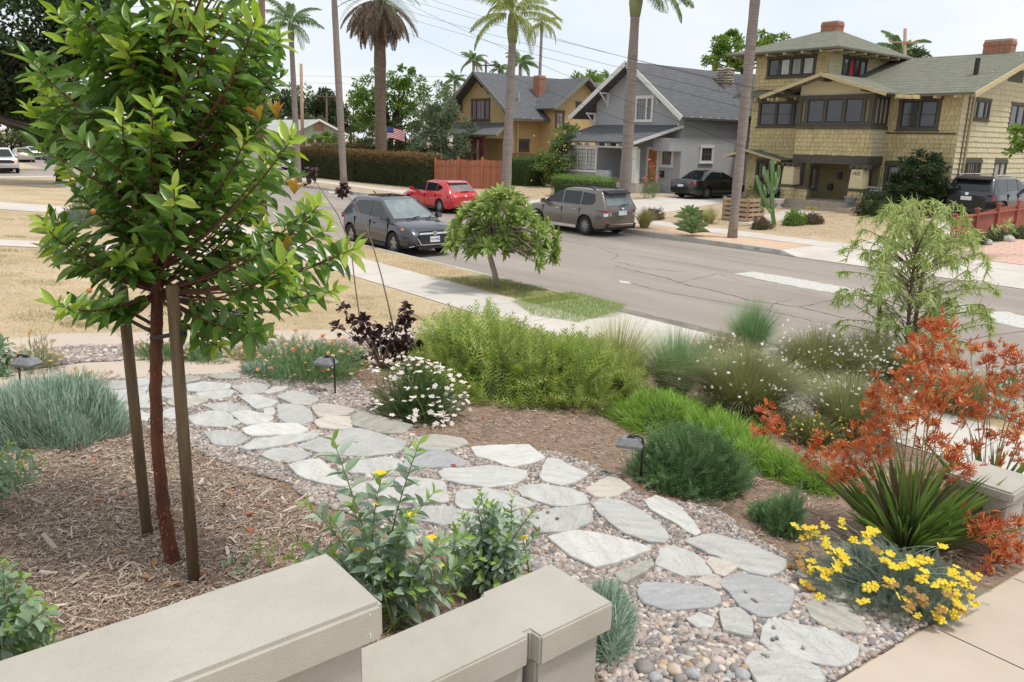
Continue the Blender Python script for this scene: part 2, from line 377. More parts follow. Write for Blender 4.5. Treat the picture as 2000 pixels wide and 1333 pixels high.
# pavements made of slabs with recessed joints; each near slab is its own piece
def pavement(name, xs, y0, y1, m, lift=.012, base_m=m_kerb, gap=.012, axis='x'):
    lo, hi = xs[0], xs[-1]
    r = rect(lo, hi, y0, y1) if axis == 'x' else rect(y0, y1, lo, hi)
    st = tag(drape(name, r, .003, base_m), kind='structure')
    for a, b in zip(xs[:-1], xs[1:]):
        p = rect(a+gap/2, b-gap/2, y0, y1) if axis == 'x' else rect(y0, y1, a+gap/2, b-gap/2)
        drape('paving_slab', p, lift, m, st)
    return st
pavement('pavement', list(np.arange(-57, -19, 3.0))+list(np.arange(-18, 12, 1.5)), 8.5, 10.0, m_conc)
pavement('pavement', list(np.arange(-57, -30, 3.0))+list(np.arange(-30, 20, 1.5)), 24.0, 25.4, m_conc)
pavement('driveway_strip', list(np.arange(-8, 8.6, 1.45)), -10.55, -9.85, m_tan, axis='y')
pavement('driveway_strip', list(np.arange(-8, 8.6, 1.45)), -9.02, -8.3, m_tan, axis='y')
pavement('front_walk', list(np.arange(.6, 8.5, 1.32)), -1.6, .6, m_tan, lift=.014, axis='y')
pavement('neighbour_path', list(np.arange(-6, 8.6, 1.8)), -21.2, -19.9, m_conc, axis='y')
pavement('neighbour_driveway', list(np.arange(-12, 8.6, 3.4)), -34.5, -30.8, m_conc, axis='y')
pavement('corner_pavement', list(np.arange(-30, NC-1, 4.)), X1+.9, X1+2.6, m_conc, axis='y')
pavement('corner_pavement', list(np.arange(FC+.5, 70, 4.)), X1+.9, X1+2.5, m_conc, axis='y')
pavement('house_path', [27.0, 28.4, 29.8, 31.2, 32.4], -19.4, -18.0, m_conc, axis='y')
pavement('house_path', [25.4, 27, 28.6, 30.2, 32, 33.6], -31.6, -30.4, m_conc, axis='y')
tag(drape('driveway', rect(-27.3, -23.2, 25.4, 41), .008, m_conc), kind='structure')
m_pav = mat('pink_paver', (.56,.36,.28), .85, col2=(.66,.46,.37), scale=20)
st = tag(drape('driveway', rect(FA0, -10.9, 25.4, 44), .006, m_conc), kind='structure')
st = tag(drape('paver_driveway', rect(-10.3, FA1+2, 25.4, 44), .004, m_kerb), kind='structure')
pm = MB(); pm.box(0, .5, 0, .24, 0, .012); pme = pm.mesh('paver'); pme.materials.append(m_pav)
cnt = 0
for j in range(26):
    for i in range(8):
        x = -10.25+i*.52+(j % 2)*.26; y = 25.45+j*.26; cnt += 1
        o = bpy.data.objects.new('paver', pme); COL.objects.link(o); o.parent = st; o.location = (x, y, float(gz(x, y))+.006)
        o.rotation_euler = (math.atan(float(gz(x, y+.24)-gz(x, y))/.24), 0, 0)
# parkway verges
tag(drape('verge_soil', rect(-22.4, FA0-.7, FC+.15, 24.0), .004, mat('verge_dirt', (.52,.35,.24), .95, col2=(.62,.46,.33), scale=2, bump=.4)), kind='structure')
# painted marks and cracks on the carriageway
def road_poly(name, pts, z, m, noise=.03):
    q = []
    for i in range(len(pts)):
        a = onZ(*pts[i], 0)[:2]; b = onZ(*pts[(i+1) % len(pts)], 0)[:2]; k = max(2, int(np.linalg.norm(b-a)/.12))
        q += [a+(b-a)*j/k+rng.normal(0, noise, 2) for j in range(k)]
    s = MB(); s.add([(p[0], p[1], z) for p in q], [tuple(range(len(q)))])
    o = s.build(name, m)
    if o.data.polygons[0].normal.z < 0: o.data.flip_normals()
    tag(o, kind='structure'); return o
road_poly('road_marking', [(1434,535),(1456,533),(1470,531),(1560,545),(1640,560),(1740,578),(1720,590),(1640,575),(1530,556)], .004, m_paint)
road_poly('road_marking', [(1836,590),(1905,597),(1912,603),(1880,612),(1842,603)], .004, m_paint)
road_poly('road_marking', [(1922,611),(1965,609),(2010,620),(2090,640),(2080,655),(1985,640),(1945,630)], .004, m_paint)
road_poly('road_marking', [(1208,548),(1230,551),(1232,555),(1212,553)], .004, m_paint, .01)
road_poly('road_marking', [(640,372),(652,371),(655,377),(644,378)], .004, m_paint, .01)
for y in (-1.2, 1.2): 
    k = MB(); k.box(X1+.5+y, X1+.9+y, NC+.4, FC-.4, 0, .004); tag(k.build('road_marking', m_paint), kind='structure')
k = MB(); k.box(X0-6, X0-.7, 16.6, 16.75, 0, .004); tag(k.build('road_marking', m_paint), kind='structure')
def crack(pts, w=.025):
    P_ = [onZ(a, b, 0)[:2] for a, b in pts]; path = []
    for a, b in zip(P_[:-1], P_[1:]):
        k = max(2, int(np.linalg.norm(b-a)/.16)); path += [a+(b-a)*j/k+rng.normal(0, .022, 2) for j in range(k)]
    path.append(P_[-1]); path = np.array(path); d = np.gradient(path, axis=0); nn = norm(np.stack([-d[:, 1], d[:, 0]], 1))
    ww = .65*w*(.35+rng.random(len(path)))[:, None]/2
    s = MB(); n = len(path)
    s.add([(p[0], p[1], .003) for p in np.concatenate([path-nn*ww, path+nn*ww])], [(i, i+1, n+i+1, n+i) for i in range(n-1)])
    o = s.build('road_crack', m_crack)
    if o.data.polygons[0].normal.z < 0: o.data.flip_normals()
    tag(o, kind='structure')
crack([(1095,470),(1150,480),(1230,492)], .03); crack([(1170,484),(1210,500),(1195,508)], .025)
crack([(1200,520),(1300,543),(1345,558),(1385,566),(1470,588),(1560,600),(1650,622)], .05)
crack([(1205,512),(1260,525),(1340,532)], .03); crack([(1325,553),(1370,542),(1400,535)], .025)
crack([(1230,553),(1320,575),(1420,592),(1500,607),(1590,628),(1660,640),(1760,665)], .035)
crack([(1400,535),(1450,550),(1530,562),(1600,575)], .02); crack([(1560,600),(1620,588),(1650,583)], .03)
crack([(1290,478),(1400,497),(1480,512)], .03); crack([(1240,500),(1330,512),(1420,530)], .02)
crack([(1860,620),(1900,615),(1960,623),(2000,632)], .03); crack([(1880,665),(1940,655),(2000,648)], .03)
crack([(1500,607),(1520,590),(1545,586)], .02); crack([(1890,545),(1950,552),(2000,560)], .03)
crack([(900,460),(960,470),(1060,487)], .03); crack([(940,440),(1020,455),(1100,470)], .02)
crack([(560,420),(640,432),(700,440)], .03); crack([(600,400),(680,412)], .03)
# tar-dark gutter line
m_gut = mat('gutter_tar', (.14,.12,.105), .9, col2=(.27,.235,.205), scale=2.5)
for (a, b, y0, y1) in ((-57, AP0-.6, NC+.001, NC+.3), (AP0-.5, 20, NC+.05, NC+.42)):
    q = MB(); xs = np.linspace(a, b, 90); lo = [(x, y0, .0035) for x in xs]; hi = [(x, y1+rng.normal(0, .05), .0035) for x in xs]
    q.add(lo+hi, [(i, i+1, 90+i+1, 90+i) for i in range(89)]); tag(q.build('gutter', m_gut), kind='structure')
# ================================================================ FRONT GARDEN: mulch, gravel, flagstones, walls, lamps
def inpoly(P_, poly):
    x, y = P_[:, 0], P_[:, 1]; c = np.zeros(len(P_), bool); n = len(poly); j = n-1
    for i in range(n):
        xi, yi = poly[i]; xj, yj = poly[j]
        c ^= ((yi > y) != (yj > y)) & (x < (xj-xi)*(y-yi)/(yj-yi+1e-12)+xi); j = i
    return c
tag(drape('garden_bed', rect(-8.28, -1.62, -6, 8.48), .004, m_mulch), kind='structure')
GP = [(120,752),(480,715),(520,735),(600,742),(690,738),(730,780),(745,825),(800,850),(900,878),(1080,886),(1140,905),(1200,930),(1235,962),(1290,985),(1340,985),(1400,996),(1450,1035),(1530,1085),(1575,1125),(1640,1150),(1790,1215),(1848,1198)]
GPl = [(1655,1326),(1560,1420),(1230,1420),(1150,1290),(1090,1140),(1010,1110),(900,1090),(780,1050),(680,1005),(610,985),(560,945),(500,928),(420,900),(330,852),(230,830),(150,790)]
gp = [hit(*p)[:2] for p in GP]+[hit(*p)[:2] for p in GPl]
gp = [np.array((min(p[0], -1.62), p[1])) for p in gp]; gp = [np.array((max(p[0], -8.28), p[1])) for p in gp]
path = tag(drape('gravel_path', gp, .010, m_gravbed, edge_noise=.02), kind='structure')
strip_bed = tag(drape('gravel_strip', rect(-9.84, -9.03, -8, 8.48), .008, m_gravbed), kind='structure')
def slabmat(name, c1, c2, c3):
    m, t, b = nodes(name); N = t.nodes.new; K = t.links.new; tc = N('ShaderNodeTexCoord'); oi = N('ShaderNodeObjectInfo')
    mp = N('ShaderNodeMapping'); mp.vector_type = 'POINT'; K(tc.outputs['Object'], mp.inputs[0]); cb = N('ShaderNodeCombineXYZ'); mu = N('ShaderNodeMath'); mu.operation = 'MULTIPLY'; mu.inputs[1].default_value = 6.28; K(oi.outputs['Random'], mu.inputs[0]); K(mu.outputs[0], cb.inputs[2]); K(cb.outputs[0], mp.inputs['Rotation'])
    st = N('ShaderNodeMapping'); st.inputs['Scale'].default_value = (1, 4, 1); K(mp.outputs[0], st.inputs[0])
    ad = N('ShaderNodeVectorMath'); ad.operation = 'ADD'; sc = N('ShaderNodeCombineXYZ'); K(mu.outputs[0], sc.inputs[0]); K(st.outputs[0], ad.inputs[0]); K(sc.outputs[0], ad.inputs[1])
    def noise(s, d, ro, src): n = N('ShaderNodeTexNoise'); n.inputs['Scale'].default_value = s; n.inputs['Detail'].default_value = d; n.inputs['Roughness'].default_value = ro; K(src, n.inputs['Vector']); return n.outputs[0]
    n1 = noise(3.0, 9, .7, ad.outputs[0]); r = N('ShaderNodeValToRGB'); e = r.color_ramp.elements; e.new(.5)
    for k, (p, cc) in enumerate(((.30, c1), (.50, c2), (.68, c3))): e[k].position = p; e[k].color = lin(cc)
    K(n1, r.inputs[0]); n2 = noise(1.6, 3, .5, ad.outputs[0]); s1 = N('ShaderNodeMath'); s1.operation = 'SUBTRACT'; s1.inputs[1].default_value = .5; K(n2, s1.inputs[0]); s2 = N('ShaderNodeMath'); s2.operation = 'ABSOLUTE'; K(s1.outputs[0], s2.inputs[0])
    r2 = N('ShaderNodeValToRGB'); r2.color_ramp.elements[0].position = .002; r2.color_ramp.elements[1].position = .012; r2.color_ramp.elements[0].color = (.62,.58,.52,1); r2.color_ramp.elements[1].color = (1,1,1,1); K(s2.outputs[0], r2.inputs[0])
    n3 = noise(60, 4, .8, tc.outputs['Object']); r3 = N('ShaderNodeValToRGB'); r3.color_ramp.elements[0].position = .35; r3.color_ramp.elements[1].position = .6; r3.color_ramp.elements[0].color = (.78,.77,.75,1); r3.color_ramp.elements[1].color = (1,1,1,1); K(n3, r3.inputs[0])
    a = N('ShaderNodeMix'); a.data_type = 'RGBA'; a.blend_type = 'MULTIPLY'; a.inputs['Factor'].default_value = .4; K(r.outputs[0], a.inputs['A']); K(r2.outputs[0], a.inputs['B']); a2 = N('ShaderNodeMix'); a2.data_type = 'RGBA'; a2.blend_type = 'MULTIPLY'; a2.inputs['Factor'].default_value = .8; K(a.outputs['Result'], a2.inputs['A']); K(r3.outputs[0], a2.inputs['B'])
    mr = N('ShaderNodeMapRange'); mr.inputs[3].default_value = .84; mr.inputs[4].default_value = 1.1; K(oi.outputs['Random'], mr.inputs[0]); hs = N('ShaderNodeHueSaturation'); K(mr.outputs[0], hs.inputs['Value']); K(a2.outputs['Result'], hs.inputs['Color']); K(hs.outputs[0], b.inputs['Base Color']); b.inputs['Roughness'].default_value = .82
    bp = N('ShaderNodeBump'); bp.inputs['Strength'].default_value = .5; bp.inputs['Distance'].default_value = .015; K(n1, bp.inputs['Height']); K(bp.outputs[0], b.inputs['Normal']); return m
m_slab = [slabmat('flagstone_grey', (.40,.395,.375), (.49,.485,.46), (.56,.555,.53)), slabmat('flagstone_slate', (.29,.29,.295), (.36,.36,.365), (.43,.435,.44)), slabmat('flagstone_tan', (.42,.37,.31), (.52,.47,.41), (.60,.56,.50)), slabmat('flagstone_olive', (.28,.265,.215), (.40,.385,.335), (.50,.485,.44)), slabmat('flagstone_pale', (.48,.47,.44), (.56,.55,.52), (.63,.62,.59))]
STN = {(150,690): """0 180,255 230,228 360,222 370,262 200,278;0 430,215 530,200 525,240 440,262;3 600,205 860,185 865,215 640,250 605,240;0 215,305 360,285 510,262 520,300 430,345 260,390 235,345;0 440,335 545,318 545,360 450,370;0 445,375 545,365 548,415 455,410;0 605,280 720,262 735,330 640,340 605,320;3 950,185 1050,172 1150,178 1140,200 1000,205;
0 800,255 920,235 1085,250 1060,280 880,300 800,292;0 860,310 1000,285 1100,290 1085,330 960,345;0 1120,258 1260,232 1350,250 1335,295 1180,308;0 1350,295 1400,268 1500,262 1440,290 1360,312;3 660,375 720,345 900,335 925,362 800,410 700,400;0 310,400 400,395 440,440 545,480 540,510 420,495 330,470;0 615,450 690,420 740,430 745,480 640,485;0 910,390 1060,378 1205,405 1190,428 1020,440;
0 1160,330 1270,325 1420,372 1360,405 1270,415;0 1440,335 1540,295 1640,320 1705,360 1640,390 1540,380;0 820,480 960,438 1075,455 1090,495 1155,515 1050,545 850,530;0 1110,455 1240,437 1380,478 1340,515 1200,532;0 1340,425 1400,420 1395,455 1350,460;0 1430,390 1560,388 1630,415 1670,500 1520,530 1450,480;2 1680,405 1780,393 1970,430 1900,460 1720,475;2 1710,510 1790,480 1930,485 1940,555 1850,565 1730,550;
4 1190,565 1330,533 1560,533 1630,570 1560,595 1250,612;0 935,600 1010,577 1170,600 1195,640 1120,678 990,672;0 1185,690 1300,635 1560,600 1720,592 1640,640 1480,668 1330,700 1220,705;0 1330,745 1420,710 1590,702 1630,750 1560,790 1440,800""",
(560,780): """3 470,200 500,130 560,120 740,180 880,215 790,265 640,255;0 80,355 430,240 510,232 840,335 760,400 560,425 240,400;4 40,500 200,465 260,480 300,530 440,610 420,650 290,630 110,580;0 380,500 520,465 700,440 790,460 800,530 680,550 470,540;3 960,295 1050,280 1240,300 1270,340 1120,370 950,365 900,340;1 840,480 930,400 1010,378 1110,390 1280,480 1180,500 870,505;
4 1325,370 1470,360 1720,352 1815,440 1700,475 1580,500 1480,450 1360,425;0 1105,545 1180,520 1340,520 1450,503 1690,540 1690,580 1560,630 1400,650 1140,600;4 430,655 600,620 870,585 1110,620 1125,755 900,755 560,700;0 1230,690 1420,672 1580,700 1745,775 1600,805 1250,805 1215,760;3 370,720 430,700 500,730 460,775 400,770;0 560,800 740,770 760,800 700,850;0 900,830 1000,800 1130,795 1320,850 1300,900 1150,920 940,880;0 1530,820 1640,815 1650,880 1560,900""",
(1000,840): """0 210,350 265,232 330,240 440,310 520,345 440,395 340,420 225,378;0 50,455 90,425 230,420 400,450 490,480 525,545 380,560 270,555 90,490;0 145,640 300,600 520,570 560,630 545,680 400,740 230,745 160,690;2 535,445 690,352 740,365 825,440 720,490 590,490;0 580,565 650,525 790,540 890,600 1010,680 1095,780 1060,820 940,805 800,750 650,630;0 950,535 1030,500 1160,560 1260,660 1325,745 1270,760 1170,690 1010,600;
4 280,790 480,757 640,790 930,860 945,885 720,970 580,1000 420,920;3 745,1055 950,975 990,1010 810,1115 770,1095;4 1040,970 1075,880 1150,865 1290,925 1370,980 1388,1050 1200,1050 1090,1005;0 1240,825 1430,782 1700,860 1920,965 1900,1020 1790,1065 1660,1030 1420,910;2 1400,985 1430,950 1600,1000 1500,1070 1440,1050;2 1325,1100 1450,1065 1470,1110 1460,1150 1400,1135""",
(1150,1000): """1 370,590 410,545 640,560 860,580 895,620 900,680 780,705 550,720 390,670;1 935,540 1060,485 1200,505 1330,545 1430,600 1410,700 1300,770 1180,755 1080,690 1010,600;0 715,790 790,762 870,800 840,835 770,830;0 955,745 1080,740 1130,815 1135,915 1050,890 965,870;0 1240,960 1300,812 1420,830 1720,900 1890,1000 1860,1060 1720,1110 1500,1080 1290,1010;0 1135,1110 1200,1050 1400,1065 1440,1110 1620,1160 1640,1230 1560,1330 1250,1330;
3 1555,700 1650,680 1830,700 1950,860 1870,880 1700,850 1600,770;3 1560,560 1700,490 1900,530 1990,590 2030,640 1960,660 1760,640 1620,590;3 1480,470 1540,460 1560,490 1500,500"""}
STONES = []
def flagstone(poly, m):
    poly = [np.array(p) for p in poly]; c = sum(poly)/len(poly); poly = [c+(p-c)*(1+.028/np.linalg.norm(p-c)) for p in poly]; q = []
    for i in range(len(poly)):       # chipped outline, corners cut
        a, b = poly[i], poly[(i+1) % len(poly)]; l = np.linalg.norm(b-a); k = max(2, int(l/.06)); e = (b-a)/l; nn = np.array((e[1], -e[0]))
        w = 0
        for j in range(k):
            t = (j+(.16 if j == 0 else 0))/k; w = .6*w+rng.normal(0, .005)
            bow = .004*l*(4*t*(1-t))+.004
            q.append(a+(b-a)*t+nn*(w+bow)*(1 if np.dot(nn, (a+b)/2-c) > 0 else -1))
    n = len(q); zt = .030+rng.random()*.012; bm = bmesh.new()
    o0 = np.array((c[0], c[1], float(gz(*c))))
    sl = (float(gz(c[0], c[1]+.1))-float(gz(c[0], c[1]-.1)))/.2
    Z = lambda p: o0[2]+(p[1]-c[1])*sl
    ring = []
    for (sc, dz) in ((1.0, -.05), (1.0, zt-.008), (.982, zt-.001), (.95, zt+.0), (.6, zt+.002), (.25, zt)):
        ring.append([bm.verts.new((p[0]*sc+c[0]*(1-sc)-c[0], p[1]*sc+c[1]*(1-sc)-c[1], Z(p*sc+c*(1-sc))+dz-o0[2]+(rng.normal(0, .0016) if sc < .99 else 0))) for p in q])
    for r0, r1 in zip(ring[:-1], ring[1:]):
        for i in range(n): bm.faces.new((r0[i], r0[(i+1) % n], r1[(i+1) % n], r1[i]))
    bm.faces.new(ring[-1]); bmesh.ops.recalc_face_normals(bm, faces=bm.faces[:])
    me = bpy.data.meshes.new('flagstone'); bm.to_mesh(me); bm.free(); me.materials.append(m)
    o = bpy.data.objects.new('flagstone', me); COL.objects.link(o); o.parent = path; o.location = o0
    STONES.append([p for p in q])
for off, txt in STN.items():
    for s in txt.replace('\n', '').split(';'):
        w = s.split(); pts = [tuple(map(float, k.split(','))) for k in w[1:]]
        poly = [hit(off[0]+a/3.636, off[1]+b/3.636)[:2] for a, b in pts]
        if sum(poly[i][0]*poly[(i+1) % len(poly)][1]-poly[(i+1) % len(poly)][0]*poly[i][1] for i in range(len(poly))) < 0: poly = poly[::-1]
        flagstone(poly, m_slab[int(w[0])])
# cobbles at the foot of the wall
def ico(sub):
    bm = bmesh.new(); bmesh.ops.create_icosphere(bm, subdivisions=sub, radius=.5); v = np.array([p.co[:] for p in bm.verts]); f = np.array([[q.index for q in p.verts] for p in bm.faces]); bm.free(); return v, f
ICO1, ICO2, ICO3 = ico(1), ico(2), ico(3)
CB = [(540,943,45,32,0),(605,1160,65,55,0),(735,1195,65,34,1),(395,1150,75,60,2),(715,1120,40,50,3),(915,1090,55,30,4),(1005,1095,42,32,0),(1110,1145,50,42,3),(825,1100,45,28,0),(1085,1195,60,32,1),(320,1195,48,32,4),(990,1190,38,28,1),(530,1100,36,32,3),(640,1220,50,30,2),(860,1160,40,40,2),(470,1215,60,40,1),(250,1175,38,28,4),(1030,1135,40,22,2)]
cbc = [(.55,.45,.35),(.34,.35,.36),(.24,.22,.20),(.42,.30,.18),(.50,.40,.36)]
m_cob = [mat('cobble_%d' % i, c, .75, var=.18, scale=18, bump=.15, bscale=50) for i, c in enumerate(cbc)]
COBS = []
for k, (a, b, rx, ry, ci) in enumerate(CB):
    p = hitz(1150+a/3.636, 1000+b/3.636); s_ = rx/3.636/FPX*depth(p)
    v, f = ICO3; w = v.copy(); nz = .5*np.sin(v[:, :1]*7+k)*.08+.06*np.sin(v[:, 1:2]*9+2*k)
    w = w*(1+nz); me = trimesh('cobble', w*np.array((2*s_, 2*s_*(.7+.25*rng.random()), 2*s_*.7)), f, None, True); me.materials.append(m_cob[ci])
    o = bpy.data.objects.new('cobble', me); COL.objects.link(o); o.parent = path; o.location = p+np.array((0, 0, .5*s_)); o.rotation_euler = (0, .2*rng.normal(), rng.random()*6); COBS.append((p, s_))
# pebbles
m_peb = leafmat('pebble', [(.22,.21,.205),(.46,.37,.31),(.33,.265,.225),(.11,.11,.12),(.57,.49,.41),(.25,.24,.24),(.45,.34,.28),(.20,.15,.13),(.36,.34,.32),(.62,.56,.49),(.15,.15,.16),(.40,.30,.25)], .65, 0, .35)
def pebbles(name, poly, parent, size, avoid, spread=1.0, lift=.0):
    x0, y0 = np.min(poly, 0); x1, y1 = np.max(poly, 0); c = size*.83
    P_ = []
    for layer in range(2):
        gx, gy = np.meshgrid(np.arange(x0, x1, c), np.arange(y0, y1, c)); q = np.stack([gx.ravel(), gy.ravel()], 1)+rng.uniform(-.5, .5, (gx.size, 2))*c
        P_.append(np.concatenate([q, np.full((len(q), 1), layer*.35*size)], 1))
    q = np.concatenate(P_); q = q[inpoly(q, poly)]
    for s in avoid:
        s = np.array(s); ce = s.mean(0); s2 = ce+(s-ce)*1.0
        lo, hi = s2.min(0), s2.max(0); cand = np.where((q[:, 0] > lo[0]) & (q[:, 0] < hi[0]) & (q[:, 1] > lo[1]) & (q[:, 1] < hi[1]))[0]
        if len(cand): q = np.delete(q, cand[inpoly(q[cand], s2)], 0)
    P3 = np.stack([q[:, 0], q[:, 1], gz(q[:, 0], q[:, 1])+.006+q[:, 2]*.6+lift], 1)
    uv = proj(P3); P3 = P3[(uv[:, 0] > -60) & (uv[:, 0] < 2060) & (uv[:, 1] < 1400)]
    n = len(P3); dep = (P3-CP) @ FW; sz = size*rng.lognormal(0, .27, n)
    D = rdir(n); D[:, 2] *= .25; Nn = rdir(n)*.4+np.array((0, 0, 1.))
    out = []
    for T, sel in ((ICO2, dep < 5.2), (ICO1, dep >= 5.2)):
        v, f = T; k = int(sel.sum())
        T2 = (v*np.array((1, 1, .55)), f)
        if k: out.append(place(T2, P3[sel], D[sel], sz[sel]*1.25, sz[sel]*.9, Nn[sel]))
    foliage(name, out, m_peb, parent, smooth=True)
cobav = [[(p[0]+s*math.cos(t), p[1]+s*.8*math.sin(t)) for t in np.linspace(0, 6.28, 8, endpoint=False)] for p, s in COBS]
pebbles('pebbles', gp, path, .032, STONES+cobav)
pebbles('pebbles', [np.array(p) for p in rect(-9.82, -9.05, -.5, 8.3)], strip_bed, .045, [])
# a few stray pebbles lying on the flagstones and the mulch edge
sp = [hitz(a, b) for a, b in ((1070,1012),(1088,1026),(1455,1171),(1470,1185),(1508,1265),(1516,1262),(1567,1280),(1490,1296),(1040,1020),(1050,1022),(1497,1298),(1510,1240),(1610,1190),(640,905),(655,900),(1475,1188))]
sp = np.array(sp)+(0, 0, .047); foliage('loose_pebbles', [place((ICO2[0]*np.array((1, 1, .6)), ICO2[1]), sp, rdir(len(sp))*np.array((1, 1, .1)),   .030, .021)], m_peb, path, smooth=True)
# mulch chips
m_chip = leafmat('bark_chip', [(.16,.10,.07),(.32,.22,.15),(.42,.32,.24),(.24,.16,.11),(.52,.42,.33),(.36,.26,.185),(.62,.53,.44),(.20,.13,.09)], .9, 0, .2)
m_chip2 = leafmat('grey_bark_chip', [(.17,.115,.085),(.37,.275,.205),(.48,.385,.30),(.24,.165,.12),(.58,.49,.41),(.42,.325,.245),(.68,.60,.52),(.20,.125,.09),(.31,.22,.165)], .9, 0, .2)
def chips(n, region, lmin, lmax, avoid, name='bark_chips', m=m_chip):
    x0, y0 = np.min(region, 0); x1, y1 = np.max(region, 0)
    q = np.stack([rng.uniform(x0, x1, n), rng.uniform(y0, y1, n)], 1); q = q[inpoly(q, region)]
    for a in avoid: q = q[~inpoly(q, a)]
    P3 = np.stack([q[:, 0], q[:, 1], gz(q[:, 0], q[:, 1])+.005+.02*rng.random(len(q))], 1); uv = proj(P3)
    P3 = P3[(uv[:, 0] > -60) & (uv[:, 0] < 2060) & (uv[:, 1] < 1400)]; k = len(P3)
    D = rdir(k); D[:, 2] *= .22; l = lmin+(lmax-lmin)*rng.random(k)**2.2
    return foliage(name, [place(PRISM, P3-D*l[:, None]/2, D, l, l*(.10+.14*rng.random(k)), rdir(k)*.5+np.array((0, 0, 1.)))], m, bpy.data.objects['garden_bed'])
bed = [np.array(p) for p in rect(-8.2, -1.65, -.6, 8.4)]
inner = [g for g in gp]
chips(52000, bed, .015, .06, [inner])
nearbed = [hit(*p)[:2] for p in ((-40,900),(330,850),(620,1000),(700,1060),(520,1200),(-40,1420))]
chips(46000, nearbed, .010, .05, [inner], m=m_chip2); chips(700, nearbed, .05, .14, [inner], 'bark_strips', m_chip2)
m_dead = leafmat('fallen_leaf', [(.33,.10,.05),(.40,.16,.08),(.30,.18,.09),(.45,.25,.12)], .6, .1)
fl = [(305,1100),(312,1108),(205,985),(250,980),(440,968),(460,962),(600,920),(480,1040),(355,1148),(275,1135),(115,1000),(95,1135),(950,820),(1255,950),(1110,817),(880,915),(700,870),(545,910),(340,1130),(410,1128),(650,835),(180,900),(245,1085),(500,1010)]
fp = np.array([hitz(*p) for p in fl])+(0, 0, .03); foliage('fallen_leaves', [place(LEAFW, fp, rdir(len(fp))*np.array((1, 1, .2)), .075, .035)], m_dead, bpy.data.objects['garden_bed'])
# rendered stucco walls of the entrance steps
def stuccomat():
    m, t, b = nodes('stucco'); N = t.nodes.new; K = t.links.new; g = N('ShaderNodeNewGeometry')
    def noise(sc, det=5, ro=.6):
        n = N('ShaderNodeTexNoise'); n.inputs['Scale'].default_value = sc; n.inputs['Detail'].default_value = det; n.inputs['Roughness'].default_value = ro; K(g.outputs['Position'], n.inputs['Vector']); return n.outputs[0]
    r = N('ShaderNodeValToRGB'); r.color_ramp.elements[0].position = .35; r.color_ramp.elements[1].position = .65; r.color_ramp.elements[0].color = (.40,.375,.32,1); r.color_ramp.elements[1].color = (.465,.44,.385,1); K(noise(2.2, 8, .7), r.inputs[0])
    r2 = N('ShaderNodeValToRGB'); r2.color_ramp.elements[0].position = .30; r2.color_ramp.elements[1].position = .55; r2.color_ramp.elements[0].color = (.62,.60,.56,1); r2.color_ramp.elements[1].color = (1,1,1,1); K(noise(170, 3, .8), r2.inputs[0])
    mi = N('ShaderNodeMix'); mi.data_type = 'RGBA'; mi.blend_type = 'MULTIPLY'; mi.inputs['Factor'].default_value = .28; K(r.outputs[0], mi.inputs['A']); K(r2.outputs[0], mi.inputs['B']); K(mi.outputs['Result'], b.inputs['Base Color'])
    bp = N('ShaderNodeBump'); bp.inputs['Strength'].default_value = .3; bp.inputs['Distance'].default_value = .008; K(noise(140, 4, .7), bp.inputs['Height']); K(bp.outputs[0], b.inputs['Normal']); b.inputs['Roughness'].default_value = .92; b.inputs['Specular IOR Level'].default_value = .2; return m
m_stucco = stuccomat()
def wall(label, parts):
    t = thing('stair_wall', label, 'wall', (-2.28, parts[0][3][3], .9))
    for nm, kind, bev, (x0, x1, y0, y1, z0, z1) in parts:
        MB().box(x0, x1, y0, y1, z0, z1).build(nm, m_stucco, t, bevel=bev)
    return t
wall('upper stucco stair wall with flat cap, nearest the camera at bottom left', [
    ('cap', 0, .016, (-2.52, -2.095, -3, 1.165, 1.665, 1.815)), ('wall_body', 0, .012, (-2.465, -2.15, -3, 1.11, .3, 1.664))])
t = thing('stair_wall', 'lower stucco stair wall with stepped cap ending in a pilaster beside the gravel', 'wall', (-2.28, 1.7, .9))
capo = MB().slab([(-2.45, 1.112, 1.395), (-2.105, 1.112, 1.395), (-2.105, 1.83, 1.395), (-2.135, 1.835, 1.395), (-2.135, 1.862, 1.395), (-2.07, 1.867, 1.395), (-2.068, 2.285, 1.395), (-2.48, 2.285, 1.395), (-2.478, 1.87, 1.395), (-2.45, 1.85, 1.395)], .14).build('cap', m_stucco, t, bevel=.009)
MB().box(-2.40, -2.15, 1.112, 1.85, .3, 1.2545).build('wall_body', m_stucco, t, bevel=.01)
MB().box(-2.44, -2.108, 1.88, 2.245, .3, 1.2545).build('pilaster', m_stucco, t, bevel=.012)
m_drip = mat('white_paint_drip', (.72,.72,.70), .7)
for k, (a, b_, l_) in enumerate(((722,1200,.012),(723,1238,.02))): p = onX(a, b_, -2.0945); MB().tube([p, p-np.array((0, 0, l_))], [.003, .0015], 6).build('paint_drip', m_drip, t)
t = thing('entry_pillar', 'short stucco pillar with flat cap at the right edge by the front walk', 'pillar', (-1.98, 6.3, .38))
MB().box(-2.21, -1.75, 6.08, 6.55, .88, .965).build('cap', m_stucco, t, bevel=.015)
MB().box(-2.165, -1.795, 6.125, 6.505, .1, .879).build('pillar_body', m_stucco, t, bevel=.01)
